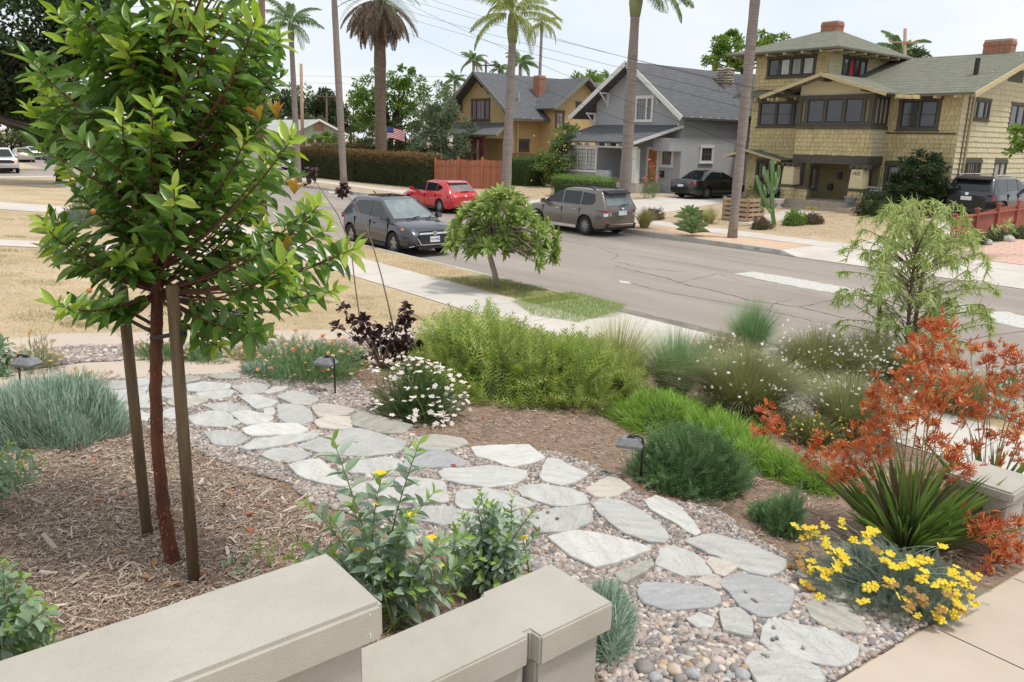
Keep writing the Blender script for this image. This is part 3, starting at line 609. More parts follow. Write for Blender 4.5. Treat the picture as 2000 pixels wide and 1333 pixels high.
# path lamps
m_blk = mat('black_metal', (.02,.02,.022), .45, var=.2, spec=.5)
m_lampgrey = mat('weathered_lamp_metal', (.20,.20,.205), .55, var=.2, scale=30, spec=.5)
def lamp(px, py, label, ang, h=.43):
    p = hitz(px, py); t = thing('path_light', label, 'lamp', p, 'path lights beside the flagstone path')
    u = np.array((math.cos(ang), math.sin(ang), 0)); Z = np.array((0, 0, 1.))
    pts = [p-Z*.05, p+Z*(h-.05)]+[p+Z*(h-.05)+u*.035*(1-math.cos(a))+Z*.035*math.sin(a) for a in np.linspace(.2, math.pi/2, 4)]+[p+Z*(h-.015)+u*.085]
    MB().tube(pts, .0095, 8).build('stem', m_blk, t, smooth=True)
    c = p+u*.105+Z*(h-.062); s = MB(); v = np.cross(Z, u)
    def ring(a, z): return [c+u*i*a+v*j*a*.75+Z*z for i, j in ((-1,-1),(1,-1),(1,1),(-1,1))]
    s.hexa(ring(.105, -.045)+ring(.112, -.025)).build('shade_rim', m_lampgrey, t, bevel=.003)
    MB().hexa(ring(.110, -.0245)+ring(.066, .03)).build('lamp_shade', m_lampgrey, t, bevel=.004)
    MB().hexa(ring(.03, .0305)+ring(.022, .042)).build('cap', m_blk, t)
    MB().tube([c+Z*.042, c+Z*.055], .012, 8).build('knob', m_blk, t)
lamp(45, 778, 'black path light with grey hood beside the silvery mound at far left', .6)
lamp(655, 773, 'black path light with grey hood near the purple bush', 3.6)
lamp(1250, 945, 'black path light with grey hood in front of the dark green shrub', 3.75)
# ================================================================ HOUSES ACROSS THE STREET
m_glass = mat('dark_glass', (.035,.04,.045), .06, var=.3, scale=1.5, spec=.8)
m_glassC = mat('curtained_glass', (.30,.30,.29), .12, var=.25, scale=3, spec=.7, stretch=(6, 6, .4))
m_glassW = mat('pale_blind_glass', (.46,.48,.48), .15, var=.15, scale=3, spec=.7)
class PL:
    """a wall plane: a = position along it, z = height, o = distance out of it"""
    def __init__(s, ax, c): s.ax = ax; s.c = c
    def p(s, a, z, o=0): return (a, s.c-o, z) if s.ax == 'Y' else (s.c+o, a, z)
    def box(s, mb, a0, a1, z0, z1, o0, o1):
        p = s.p(a0, z0, o0); q = s.p(a1, z1, o1); return mb.box(p[0], q[0], p[1], q[1], p[2], q[2])
    def a(s, px, py): r = onY(px, py, s.c) if s.ax == 'Y' else onX(px, py, s.c); return (r[0] if s.ax == 'Y' else r[1]), r[2]
def window(parent, pl, a0, a1, z0, z1, cm, sm, cols=1, rows=1, cw=.11, glass=m_glass, sill=True, bars=None, widths=None, label=None):
    """casing with head and sill; each light a pane with its own sash"""
    mb = MB(); pl.box(mb, a0, a0+cw, z0, z1, -.02, .05); pl.box(mb, a1-cw, a1, z0, z1, -.02, .05)
    pl.box(mb, a0-.03, a1+.03, z1-cw, z1+.02, -.02, .062); pl.box(mb, a0+cw, a1-cw, z0, z0+cw*.7, -.02, .05)
    if sill: pl.box(mb, a0-.05, a1+.05, z0-.05, z0-.001, -.02, .09)
    ia, ib, ja, jb = a0+cw, a1-cw, z0+cw*.7, z1-cw; ws = widths or [1]*cols; tot = sum(ws); mw = cw*.7
    edges = [ia]; 
    for w in ws: edges.append(edges[-1]+(ib-ia)*w/tot)
    for e in edges[1:-1]: pl.box(mb, e-mw/2, e+mw/2, ja, jb, -.02, .045)
    w = mb.build('window', cm, parent)
    if label: w['label'] = label
    gl = glass if isinstance(glass, list) else [glass]*cols
    for i in range(len(ws)):
        a, b = edges[i]+(mw/2 if i else 0), edges[i+1]-(mw/2 if i < len(ws)-1 else 0); g = MB(); pl.box(g, a, b, ja, jb, -.015, .008); g.build('pane', gl[i % len(gl)], w)
        s = MB(); t = min(.05, (b-a)*.16)
        pl.box(s, a+.002, a+t, ja, jb, .009, .03); pl.box(s, b-t, b-.002, ja, jb, .009, .03); pl.box(s, a+t, b-t, ja, ja+t, .009, .03); pl.box(s, a+t, b-t, jb-t, jb, .009, .03)
        nb = bars[i % len(bars)] if bars else (0, 0)
        for k in range(1, nb[0]+1): x = a+t+(b-a-2*t)*k/(nb[0]+1); pl.box(s, x-.012, x+.012, ja+t, jb-t, .009, .024)
        for k in range(1, nb[1]+1): z = ja+t+(jb-ja-2*t)*k/(nb[1]+1); pl.box(s, a+t, b-t, z-.012, z+.012, .009, .022)
        s.build('sash', sm, w)
    return w
def slope_slab(parent, name, pts, t, m):
    return MB().slab(pts, t).build(name, m, parent)
def roofmat(name, c1, c2):
    m, t, b = nodes(name); N = t.nodes.new; K = t.links.new; g = N('ShaderNodeNewGeometry')
    mp = N('ShaderNodeMapping'); mp.inputs['Scale'].default_value = (1, 1, 2.2); K(g.outputs['Position'], mp.inputs[0])
    n = N('ShaderNodeTexNoise'); n.inputs['Scale'].default_value = 2.5; n.inputs['Detail'].default_value = 8; n.inputs['Roughness'].default_value = .8; K(mp.outputs[0], n.inputs['Vector'])
    r = N('ShaderNodeValToRGB'); r.color_ramp.elements[0].position = .3; r.color_ramp.elements[1].position = .7; r.color_ramp.elements[0].color = lin(c1); r.color_ramp.elements[1].color = lin(c2); K(n.outputs[0], r.inputs[0])
    wv = N('ShaderNodeTexWave'); wv.bands_direction = 'Z'; wv.wave_profile = 'SAW'; wv.inputs['Scale'].default_value = 2.3; wv.inputs['Distortion'].default_value = 1.2; wv.inputs['Detail'].default_value = 3; wv.inputs['Detail Scale'].default_value = 4; K(g.outputs['Position'], wv.inputs['Vector'])
    mi = N('ShaderNodeMix'); mi.data_type = 'RGBA'; mi.blend_type = 'MULTIPLY'; mi.inputs['Factor'].default_value = .35; K(r.outputs[0], mi.inputs['A']); K(wv.outputs[0], mi.inputs['B']); K(mi.outputs['Result'], b.inputs['Base Color'])
    bp = N('ShaderNodeBump'); bp.inputs['Distance'].default_value = .03; bp.inputs['Strength'].default_value = .7; K(wv.outputs[0], bp.inputs['Height']); K(bp.outputs[0], b.inputs['Normal'])
    b.inputs['Roughness'].default_value = .95; return m
def sidingmat(name, col, pitch=.11, var=.08, shing=False):
    """painted boards too fine to tell apart at this distance: lap relief only"""
    m, t, b = nodes(name); N = t.nodes.new; K = t.links.new; g = N('ShaderNodeNewGeometry')
    n = N('ShaderNodeTexNoise'); n.inputs['Scale'].default_value = 1.6; n.inputs['Detail'].default_value = 7; K(g.outputs['Position'], n.inputs['Vector'])
    r = N('ShaderNodeValToRGB'); c = np.array(col); r.color_ramp.elements[0].color = lin(c*(1-var)); r.color_ramp.elements[1].color = lin(c*(1+var)); K(n.outputs[0], r.inputs[0]); K(r.outputs[0], b.inputs['Base Color'])
    wv = N('ShaderNodeTexWave'); wv.bands_direction = 'Z'; wv.wave_profile = 'SAW'; wv.inputs['Scale'].default_value = 1/(pitch*math.pi*2)*math.pi/1.57; K(g.outputs['Position'], wv.inputs['Vector'])
    inv = N('ShaderNodeMath'); inv.operation = 'SUBTRACT'; inv.inputs[0].default_value = 1; K(wv.outputs['Fac'], inv.inputs[1])
    bp = N('ShaderNodeBump'); bp.inputs['Distance'].default_value = .025; bp.inputs['Strength'].default_value = .8; K(inv.outputs[0], bp.inputs['Height']); K(bp.outputs[0], b.inputs['Normal'])
    b.inputs['Roughness'].default_value = .8; return m
m_rbrick = mat('chimney_brick', (.33,.14,.09), .9, col2=(.47,.23,.16), scale=14, bump=.6, bscale=20)
m_mortar = mat('chimney_mortar', (.40,.34,.29), .9)
def chimney(parent, c, w, d, z0, z1, cap=True):
    """core with courses of real bricks"""
    ch = MB().box(c[0]-w/2+.012, c[0]+w/2-.012, c[1]-d/2+.012, c[1]+d/2-.012, z0-.6, z1).build('chimney', m_mortar, parent)
    bme = MB().box(-.5, .5, -.5, .5, -.5, .5).mesh('brick'); bme.materials.append(m_rbrick); h = .085; n = int((z1-z0)/h)
    for k in range(n):
        z = z0+(k+.5)*h; ov = .03 if cap and k == n-2 else 0
        for side in (0, 1, 2):
            ln = w if side == 0 else d; m_ = max(2, round(ln/.22))
            for i in range(m_):
                t = (i+.5)/m_*ln-ln/2+(0 if k % 2 else .0)
                o = bpy.data.objects.new('brick', bme); COL.objects.link(o); o.parent = ch
                if side == 0: p = (c[0]+t, c[1]-d/2+.03-ov, z); sc = (ln/m_-.012, .08, h-.012)
                else: p = (c[0]+(w/2-.03+ov)*(1 if side == 1 else -1), c[1]+t, z); sc = (.08, ln/m_-.012, h-.012)
                o.location = np.array(p)-org(parent); o.scale = sc
    return ch
# ---------------------------------------------------------------- green-yellow shingled house
HG = 0.6
m_shi = leafmat('yellow_shingle', [(.46,.38,.20),(.52,.435,.235),(.56,.47,.265),(.49,.405,.215),(.58,.495,.29)], .85, 0, .2)
m_shis = leafmat('skylit_shingle', [(.52,.465,.31),(.57,.515,.35),(.545,.49,.33)], .85, 0, .2)  # same shingles, paler: sky light on the side walls put into the colour
m_gw = mat('shingle_backing', (.24,.20,.09), .9)  # kept dark so the gaps show painted shadow lines between courses
m_dk = mat('dark_olive_trim', (.085,.078,.062), .75, var=.12)
m_sash = mat('near_black_sash', (.03,.028,.026), .6)
m_raft = mat('cream_rafter', (.50,.42,.24), .8, var=.1)
m_roofG = roofmat('green_grey_roof', (.13,.135,.10), (.24,.245,.19))
house = thing('shingled_house', 'three-storey yellow shingled craftsman house with dark olive trim, rightmost across the street', 'house', (-19.4, 38, HG))
gF, gB, gX0, gX1 = 34.8, 46.5, -24.3, -14.43
yB = 33.5
PF, PS, PB = PL('Y', gF), PL('X', gX1), PL('Y', yB)
bx0, bx1 = -20.9, -17.4
UX = gX1-6.05; UX0, UX1, UYB = -24.3, -20.45, 40.2       # top storey box
body = MB(); body.box(gX0, gX1, gF, gB, 0, 5.75).box(UX0, UX1, gF, UYB, 5.76, 7.62)
body.add([(gX1, gF, 5.7), (gX1, gB, 5.7), (gX1, (gF+gB)/2, 7.5), (gX1-5.9, gF, 5.7), (gX1-5.9, gB, 5.7), (gX1-5.9, (gF+gB)/2, 7.5)], [(0, 1, 2), (3, 5, 4)])
# ground floor stays a plain box; a dark sheet on it imitates the porch shade
body.build('wall', m_gw, house)
bay = MB().box(bx0, bx1, yB, gF-.004, 2.62, 5.55).build('bay', m_gw, house)
def shingle_mesh(T=.02):
    return (np.array([(0,0,0),(1,0,0),(1,0,1),(0,0,1),(0,1,0),(1,1,0),(1,.25,1),(0,.25,1)], float), np.array([(4,5,6),(4,6,7),(0,1,5),(0,5,4),(0,4,7),(0,7,3),(1,2,6),(1,6,5),(3,7,6),(3,6,2)]))
SHM = shingle_mesh(); sh_me = trimesh('shingle', SHM[0]-np.array((.5, 0, 0)), SHM[1]); sh_me.materials.append(m_shi)
def shingles(parent, pl, a0, a1, z0, z1, holes=(), course=.185, wmean=.21, m=m_shi, single=False, top=None):
    """lapped shingle courses; top(a) optional sloping upper limit"""
    Vs = []; Fs = []; Rs = []; n = 0; zc = z0; row = 0
    while zc < z1-.03:
        h = min(course, z1-zc); iv = [(a0, a1)]
        for hh in holes:
            if zc+h*.6 > hh[2] and zc+h*.4 < hh[3]:
                nv = []
                for l, r in iv:
                    if hh[0] > l and hh[0] < r: nv.append((l, hh[0]))
                    if hh[1] < r and hh[1] > l: nv.append((hh[1], r))
                    if hh[1] <= l or hh[0] >= r: nv.append((l, r))
                iv = nv
        cells = []
        for L0_, R0_ in iv:
            a = L0_-(rng.random()*wmean)
            while a < R0_-.02:
                w = wmean*rng.uniform(.65, 1.35); l, r = max(a, L0_), min(a+w, R0_); a += w
                if r-l > .03: cells.append((l, r))
        for l, r in cells:
            c = (l+r)/2
            if top is not None and zc+h*.5 > top(c): continue
            j = rng.normal(0, .006); g = .014
            th = .042+.008*rng.random()
            if single:
                o = bpy.data.objects.new('shingle', sh_me); COL.objects.link(o); o.parent = parent
                p = np.array(pl.p(c, zc+j, 0))-org(parent); o.location = p; o.scale = (r-l-g, -th, h+.012)
            else:
                v = SHM[0]; V = np.array([pl.p(l+g/2+(r-l-g)*q[0], zc+j+(h+.012)*q[2], th*q[1]) for q in v]); Vs.append(V); Fs.append(SHM[1]+n); n += 8; Rs.append(np.full(8, rng.random()))
        zc += course; row += 1
    if Vs: foliage('shingle_siding', (np.concatenate(Vs), np.concatenate(Fs), np.concatenate(Rs)), m, parent)
# window openings on the front
wUp = (-23.67, -21.07, 6.5, 7.45); wL = (-23.93, -20.95, 4.2, 5.47); wR = (-16.95, -15.2, 4.1, 5.42)
shingles(bay, PB, bx0, bx1, 2.98, 4.10, single=True)
shingles(house, PF, gX0, bx0-.01, 2.75, 5.62, [wL]); shingles(house, PF, UX0, UX1, 5.95, 7.6, [wUp], course=.17)
shingles(house, PF, bx1+.01, gX1, .6, 5.6, [wR, (-17.2, -15.4, 1.2, 2.75)], m=m_shi)
shingles(house, PF, gX0, -23.75, .75, 2.75); shingles(house, PF, -22.6, -20.9, .75, 1.5)
wS = [(35.9, 37.55, 4.55, 5.42), (39.75, 41.5, 4.3, 5.42), (35.75, 37.6, 2.12, 2.92), (39.0, 40.4, 2.0, 2.9)]
shingles(house, PS, gF, gB, .6, 7.4, wS, course=.22, wmean=.45, m=m_shis, top=lambda a: 5.7+1.8*(1-abs(a-(gF+gB)/2)/((gB-gF)/2)))
shingles(house, PL('X', bx1), yB, gF-.03, 2.98, 4.1, m=m_shis)
shingles(house, PL('X', UX1), gF, UYB, 6.0, 7.55, [(35.9, 38.2, 6.4, 7.5)], m=m_shis)
# trims
tr = MB(); PB.box(tr, bx0-.02, bx1+.02, 2.6, 2.96, 0, .05); PL('X', bx1).box(tr, yB, gF, 2.6, 2.96, 0, .05)
PB.box(tr, bx0-.03, bx1+.03, 4.10, 4.24, 0, .10); PL('X', bx1).box(tr, yB-.02, gF, 4.10, 4.24, 0, .10); PF.box(tr, bx1, gX1-.02, 3.93, 4.0, 0, .06)
tr.build('trim_band', m_dk, house)
m_olv = mat('olive_panel', (.20,.175,.10), .8)
window(bay, PB, bx0, bx1, 4.25, 5.52, m_dk, m_sash, widths=[.28, 1, 1, 1, .28], cw=.16, glass=[m_olv, m_glass, m_glass, m_glass, m_olv], sill=False)
window(house, PL('X', bx1), yB+.05, gF-.05, 4.25, 5.5, m_dk, m_sash, cols=3, glass=m_glassC, sill=False, cw=.09)
window(house, PF, *wL[:2], wL[2], wL[3], m_dk, m_sash, cols=3, bars=[(0, 1)], cw=.13)
window(house, PF, *wUp[:2], wUp[2], wUp[3], m_dk, m_sash, cols=4, glass=[m_glass, m_glassW, m_glassC, m_glassW])
window(house, PF, *wR[:2], wR[2], wR[3], m_dk, m_sash, cols=2, bars=[(0, 1)], cw=.15)
window(house, PS, *wS[0], m_dk, m_dk, widths=[.5, 1, .5], bars=[(0, 0)]); window(house, PS, *wS[1], m_dk, m_dk, cols=2)
window(house, PS, *wS[2], m_dk, m_dk, widths=[.5, 1, .5], bars=[(1, 1), (2, 1), (1, 1)]); window(house, PS, *wS[3], m_dk, m_dk, cols=2, glass=m_glassC)
m_red = mat('red_curtain', (.55,.03,.04), .7)
window(house, PL('X', UX1), 35.95, 38.15, 6.45, 7.45, m_dk, m_sash, cols=4, glass=[m_glass, m_red, m_glass, m_glassC])
v = MB(); PS.box(v, 38.9, 40.5, 6.25, 6.75, 0, .05); v.build('gable_vent', m_dk, house)
# lower front: french doors, front window, porch
window(house, PF, -23.75, -22.6, .75, 2.62, m_dk, m_sash, cols=2, bars=[(1, 3)], cw=.12, sill=False)
window(house, PF, -22.45, -21.1, 1.45, 2.6, m_dk, m_sash, cols=1, glass=m_glassC, cw=.13)
window(house, PF, -17.2, -15.4, 1.2, 2.75, m_dk, m_sash, cols=1, glass=m_glassC, cw=.16)
# porch: deck, recess, columns, steps
m_pc = mat('porch_concrete', (.36,.30,.235), .9, col2=(.46,.39,.31), scale=4)
porch = MB().box(bx0-.35, bx1+.4, 32.95, gF-.03, 0, .98).build('porch_deck', m_pc, house)
MB().box(bx0+.35, bx1-.5, 32.55, 32.945, 0, .74).build('porch_step', m_pc, house); MB().box(bx0+.2, bx1-.4, 32.15, 32.545, 0, .56+.06).build('porch_step', m_pc, house)
MB().box(bx0-.75, bx0+.19, 32.3, 32.94, 0, .93).build('porch_plinth', m_pc, house, bevel=.02); MB().box(bx1-.39, bx1+.35, 32.2, 32.94, 0, .83).build('porch_plinth', m_pc, house, bevel=.02)
rec = MB(); rec.box(bx0+.35, bx1-.1, gF-.025, gF-.004, .98, 2.62); rec.build('recess_shade_sheet', mat('recess_shadow_paint', (.17,.145,.075), .9), house)  # thin dark sheet on the back wall, porch shade painted in
m_door = mat('brown_door', (.055,.03,.02), .5); m_glad = mat('door_glass', (.10,.14,.18), .08, spec=.8)
dr = MB().box(-18.75, -17.75, gF-.06, gF-.026, .99, 2.55).build('front_door', m_door, house); MB().box(-18.5, -18.0, gF-.072, gF-.061, 1.35, 2.35).build('door_glass', m_glad, dr); MB().tube([(-18.68, gF-.06, 1.75), (-18.68, gF-.12, 1.75)], .025).build('door_handle', m_pc, dr)
MB().box(-19.35, -19.12, gF-.10, gF-.026, 1.9, 2.2).build('porch_light', m_sash, house); MB().lathe((-19.62, gF-.06, 1.55), [(.13, -.13), (.14, 0), (.1, .13)], 10).build('mailbox', m_sash, house)
window(house, PF, -20.75, -20.3, 1.3, 2.45, m_dk, m_sash, glass=m_glassC, cw=.09, sill=False)
m_col = mat('cream_column', (.60,.52,.32), .8, var=.06)
for cx in (bx0+.12, bx1-.1):
    co = thing  # column as part
    MB().hexa([(cx-.30, 32.95, 1.617), (cx+.30, 32.95, 1.617), (cx+.30, 33.53, 1.617), (cx-.30, 33.53, 1.617), (cx-.26, 32.99, 2.42), (cx+.26, 32.99, 2.42), (cx+.26, 33.49, 2.42), (cx-.26, 33.49, 2.42)]).build('column', m_col, house)
    ped = MB().box(cx-.3, cx+.3, 32.96, 33.52, .98, 1.5).build('pedestal', m_gw, house); shingles(ped, PL('Y', 32.96), cx-.3, cx+.3, .98, 1.5, m=m_shi); shingles(ped, PL('X', cx+.3), 32.96, 33.52, .98, 1.5, m=m_shis)
    MB().box(cx-.36, cx+.36, 32.9, 33.58, 1.502, 1.615).build('pedestal_cap', m_dk, house, bevel=.01)
    cp = MB()
    for k in range(3): cp.tube([(cx-.28+k*.28, 32.9, 2.5), (cx-.28+k*.28, 33.6, 2.5)], .075, 8)
    cp.box(cx-.4, cx+.4, 33.06, 33.18, 2.43, 2.598); cp.box(cx-.4, cx+.4, 33.32, 33.44, 2.43, 2.598); cp.build('capital', m_dk, house)
for (a, b) in ((bx0+.45, bx0+1.05), (bx1+.25, bx1+1.9)):
    lw = MB().box(a, b, 33.2, 33.4, .6, 1.45).build('porch_wall', m_gw, house); shingles(lw, PL('Y', 33.2), a, b, .6, 1.45); MB().box(a-.03, b+.03, 33.12, 33.46, 1.452, 1.55).build('rail_cap', m_dk, house)
# roofs
my = (gF+gB)/2
def gable_rafters(mb, x0, x1, y, z, n, tail=.5):
    for i in range(n): x = x0+(x1-x0)*(i+.5)/n; mb.box(x-.05, x+.05, y, y+tail, z-.16, z-.03)
rt = MB().slab([(gX1-6.2, gF-.75, 5.53), (gX1+.75, gF-.75, 5.53), (gX1+.75, my, 7.62), (gX1-6.2, my, 7.62)], .09).slab([(gX1-6.2, my+.002, 7.62), (gX1+.75, my+.002, 7.62), (gX1+.75, gB+.7, 5.53), (gX1-6.2, gB+.7, 5.53)], .09).build('roof', m_roofG, house)
fr = MB(); fr.beam((gX1+.77, gF-.8, 5.42), (gX1+.77, my, 7.54), .05, .2); fr.beam((gX1+.77, my, 7.54), (gX1+.77, gB+.7, 5.42), .05, .2); gable_rafters(fr, gX1-2.8, gX1+.4, gF-.72, 5.5, 4); MB_split = MB(); MB_split.v = fr.v[16:]; MB_split.build_each('rafter_tail', m_raft, house); fr.v = fr.v[:16]; fr.f = fr.f[:12]; fr.build('bargeboard', m_raft, house)
fu = MB().slab([(gX0-.75, gF-.7, 5.62), (bx0+.2, gF-.7, 5.62), (bx0+.2, gF+.02, 5.93), (gX0-.75, gF+.02, 5.93)], .07).build('skirt_roof', m_roofG, house)
sr = MB(); gable_rafters(sr, gX0-.5, bx0-.3, gF-.68, 5.57, 5, .45); sr.build_each('rafter_tail', m_raft, house)
# bay gable
ax = -19.55; az = 6.42
bg = MB().slab([(-22.45, yB-.75, 5.55), (ax, yB-.75, az), (ax, 37.8, az+.02), (-22.45, 37.8, 5.57)], .07).slab([(ax+.002, yB-.75, az), (-16.6, yB-.75, 5.55), (-16.6, 37.8, 5.57), (ax+.002, 37.8, az+.02)], .07).build('bay_roof', m_roofG, house)
gb = MB(); gb.beam((-22.5, yB-.78, 5.47), (ax, yB-.78, az-.06), .05, .15).beam((ax, yB-.78, az-.06), (-16.55, yB-.78, 5.47), .05, .15)
for i, (x, z) in enumerate(((-16.3, 5.5), (-16.0, 5.47), (-15.7, 5.46), (-22.1, 5.48), (-21.8, 5.5))): gb.box(x-.06, x+.06, yB-.7+abs(x+19.5)*.1, yB+.2, z-.17, z-.02)
MB_split = MB(); MB_split.v = gb.v[16:]; MB_split.build_each('rafter_tail', m_raft, house); gb.v = gb.v[:16]; gb.f = gb.f[:12]; gb.build('bay_bargeboard', m_raft, house)
gp_ = MB(); gp_.slab([(bx0, yB-.002, 5.52), (bx1, yB-.002, 5.52), (bx1, yB-.002, 5.72), (ax, yB-.002, az-.1), (bx0, yB-.002, 6.0)], .1, d=(0, -1, 0)); gp_.build('bay_gable', m_shis, house)
kb = MB()
for x, z in ((ax, az-.2), (-21.4, 5.72), (-17.6, 5.74)): kb.box(x-.1, x+.1, yB-.72, yB+.1, z-.13, z)
kb.build_each('purlin', m_dk, house)
# top hip roof
hx, hy, hz = (UX0+UX1)/2+.4, (gF+UYB)/2, 8.75
e = .95; C4 = [(UX0-1.15, gF-e, 7.62), (UX1+e, gF-e, 7.62), (UX1+e, UYB+e, 7.62), (UX0-1.15, UYB+e, 7.62)]
hr = MB(); ap = [(hx-.6, hy-.3, hz), (hx+.3, hy-.3, hz), (hx+.3, hy+.3, hz), (hx-.6, hy+.3, hz)]
hr.add(C4+ap+[(x, y, z-.09) for x, y, z in C4], [(0, 1, 5, 4), (1, 2, 6, 5), (2, 3, 7, 6), (3, 0, 4, 7), (4, 5, 6, 7), (1, 0, 8, 9), (2, 1, 9, 10), (3, 2, 10, 11), (0, 3, 11, 8), (8, 11, 10, 9)]).build('top_roof', m_roofG, house)
ht = MB()
for i in range(6): x = UX0-.7+i*.92; ht.box(x-.05, x+.05, gF-e+.04, gF-.1, 7.44, 7.525)
for i in range(6): y = gF-.6+i*1.05; ht.box(UX1+.1, UX1+e-.04, y-.05, y+.05, 7.44, 7.525)
ht.build_each('rafter_tail', m_raft, house)
chimney(hr and house, (hx-.1, hy, 0), .85, .6, 8.55, 9.2); chimney(house, (-15.7, my+.2, 0), 1.15, .6, 7.35, 8.2)
MB().tube([(-13.9-1.0, gF+2.0, 6.2), (-14.9, gF+2.0, 7.05)], .1, 10).build('roof_vent', m_sash, house)
# side entry canopy, downpipe
cz = 2.95; cx0, cx1 = -24.3, -22.2; ca = (-24.75+-22.0)/2-.3
MB().slab([(-24.95, gF-1.1, 2.78), (ca, gF-1.1, 3.12), (ca, gF-.03, 3.12), (-24.95, gF-.03, 2.78)], .05).slab([(ca+.002, gF-1.1, 3.12), (-21.75, gF-1.1, 2.68), (-21.75, gF-.03, 2.68), (ca+.002, gF-.03, 3.12)], .05).build('canopy_roof', m_roofG, house)
cb = MB(); cb.beam((-25, gF-1.12, 2.73), (ca, gF-1.12, 3.08), .05, .1).beam((ca, gF-1.12, 3.08), (-21.7, gF-1.12, 2.63), .05, .1)
for x in (-21.95, -22.2): cb.box(x-.05, x+.05, gF-1.15, gF-.1, 2.5, 2.62)
cb.build('canopy_bargeboard', m_raft, house)
MB().tube([(gX1+.08, gF+.9, 5.5), (gX1+.08, gF+.9, .6)], .055, 8).build('downpipe', mat('cream_pipe', (.40,.34,.18), .6), house); MB().tube([(gX1+.06, gF+.55, 5.5), (gX1+.06, gF+.55, .6)], .03, 6).build('conduit', mat('brown_pipe', (.16,.12,.08), .6), house)
def text(s, size, m, parent, loc, rot=(math.pi/2, 0, 0), ext=.004, name='lettering'):
    c = bpy.data.curves.new('txt', 'FONT'); c.body = s; c.size = size; c.extrude = ext; c.align_x = 'CENTER'; c.align_y = 'CENTER'
    o = bpy.data.objects.new('txt', c); COL.objects.link(o); bpy.context.view_layer.update()
    me = bpy.data.meshes.new_from_object(o.evaluated_get(bpy.context.evaluated_depsgraph_get())); bpy.data.objects.remove(o); me.name = name
    me.materials.clear(); n = link(name, me, m, parent); n.location = np.array(loc)-org(parent); n.rotation_euler = rot; return n
m_num = mat('black_paint', (.03,.03,.03), .6)
text('1422', .19, m_num, house, (bx1-.12, 32.972, 2.24))
MB().box(-19.45, -18.85, 32.535, 32.549, .63, .73).build('number_plate', mat('yellow_paint', (.72,.50,.12), .7), house)
text('1422', .1, m_num, house, (-19.15, 32.53, .68), ext=.001)
# white porch swing
sw = thing('porch_swing', 'white wooden swing seat hanging in the shingled house porch', 'swing', (-17.0, 33.9, 1.3)); m_wh = mat('white_paint', (.72,.72,.70), .6, var=.05)
for z in (1.28, ): MB().box(-18.0, -16.9, 33.7, 34.15, z, z+.03).build('seat', m_wh, sw)
for k in range(3): MB().box(-18.0, -16.9, 34.16, 34.19, 1.36+k*.13, 1.43+k*.13).build('back_slat', m_wh, sw)
for x in (-18.0, -16.93): MB().box(x, x+.03, 33.7, 34.15, 1.48, 1.52).build('arm', m_wh, sw)
for x in (-18.0, -16.9): MB().tube([(x, 33.9, 1.3), (x, 33.95, 2.6)], .01, 5).build('chain', m_blk, sw)
# ---------------------------------------------------------------- grey house
m_grey = sidingmat('grey_clapboard', (.36,.37,.385)); m_white = mat('white_trim', (.68,.68,.66), .65, var=.05)
m_roofD = roofmat('charcoal_roof', (.085,.09,.10), (.17,.175,.185)); m_gsash = mat('grey_sash', (.16,.165,.165), .6)
GY = 35.0; gh = thing('grey_house', 'grey clapboard house with white trim and steep front gable, middle of three', 'house', (-32, 38, .6))
P0 = PL('Y', GY); hx0, hx1, hyb = -35.5, -28.75, 47.0; gax, gaz = -32.5, 7.75; ev = 4.75
xl, xr = -37.0, -28.35
sl1 = (gaz-ev)/(gax-xl); wz = lambda x: gaz-.15-(gax-x)*sl1 if x < gax else gaz-.15-(x-gax)*(gaz-ev+.05)/(xr-gax)
MB().slab([(hx0, GY, .3), (hx1, GY, .3), (hx1, GY, wz(hx1)), (gax, GY, gaz-.15), (hx0, GY, wz(hx0))], hyb-GY, d=(0, -1, 0)).build('wall', m_grey, gh)
RT = MB(); y0 = GY-.75
RT.slab([(xl, y0, ev), (gax, y0, gaz), (gax, hyb, gaz), (xl, hyb, ev)], .1).slab([(gax+.002, y0, gaz), (xr, y0, ev-.05), (xr, hyb, ev-.05), (gax+.002, hyb, gaz)], .1)
RT.build('roof', m_roofD, gh)
bb = MB(); bb.beam((xl-.08, y0-.03, ev-.08), (gax, y0-.03, gaz-.06), .06, .26).beam((gax, y0-.03, gaz-.06), (xr+.08, y0-.03, ev-.13), .06, .26); bb.build('bargeboard', m_white, gh)
rf = MB()
for k in range(9): y = GY+.2+k*.8; rf.box(hx1, xr-.02, y-.04, y+.04, ev-.1, ev+.03)
rf.build_each('rafter_tail', m_white, gh)
def bracket(parent, x, z, y, m, s=.75):
    k = MB(); k.box(x-.05, x+.05, y-s, y-.001, z-.1, z).box(x-.05, x+.05, y-.11, y-.001, z-s*1.05, z-.101); k.beam((x, y-s+.08, z-.12), (x, y-.1, z-s*.9), .07, .07); k.build('eave_bracket', m, parent)
for x, z in ((-36.1+.55, 5.0), (-34.5, 6.15), (gax, gaz-.28), (-30.6, 6.25), (-29.0, 5.05)): bracket(gh, x, z, GY, m_white)
window(gh, P0, -32.75, -30.95, 4.5, 5.9, m_white, m_gsash, widths=[.45, 1, .45], bars=[(1, 0), (2, 2), (1, 0)], glass=m_glassC, cw=.16)
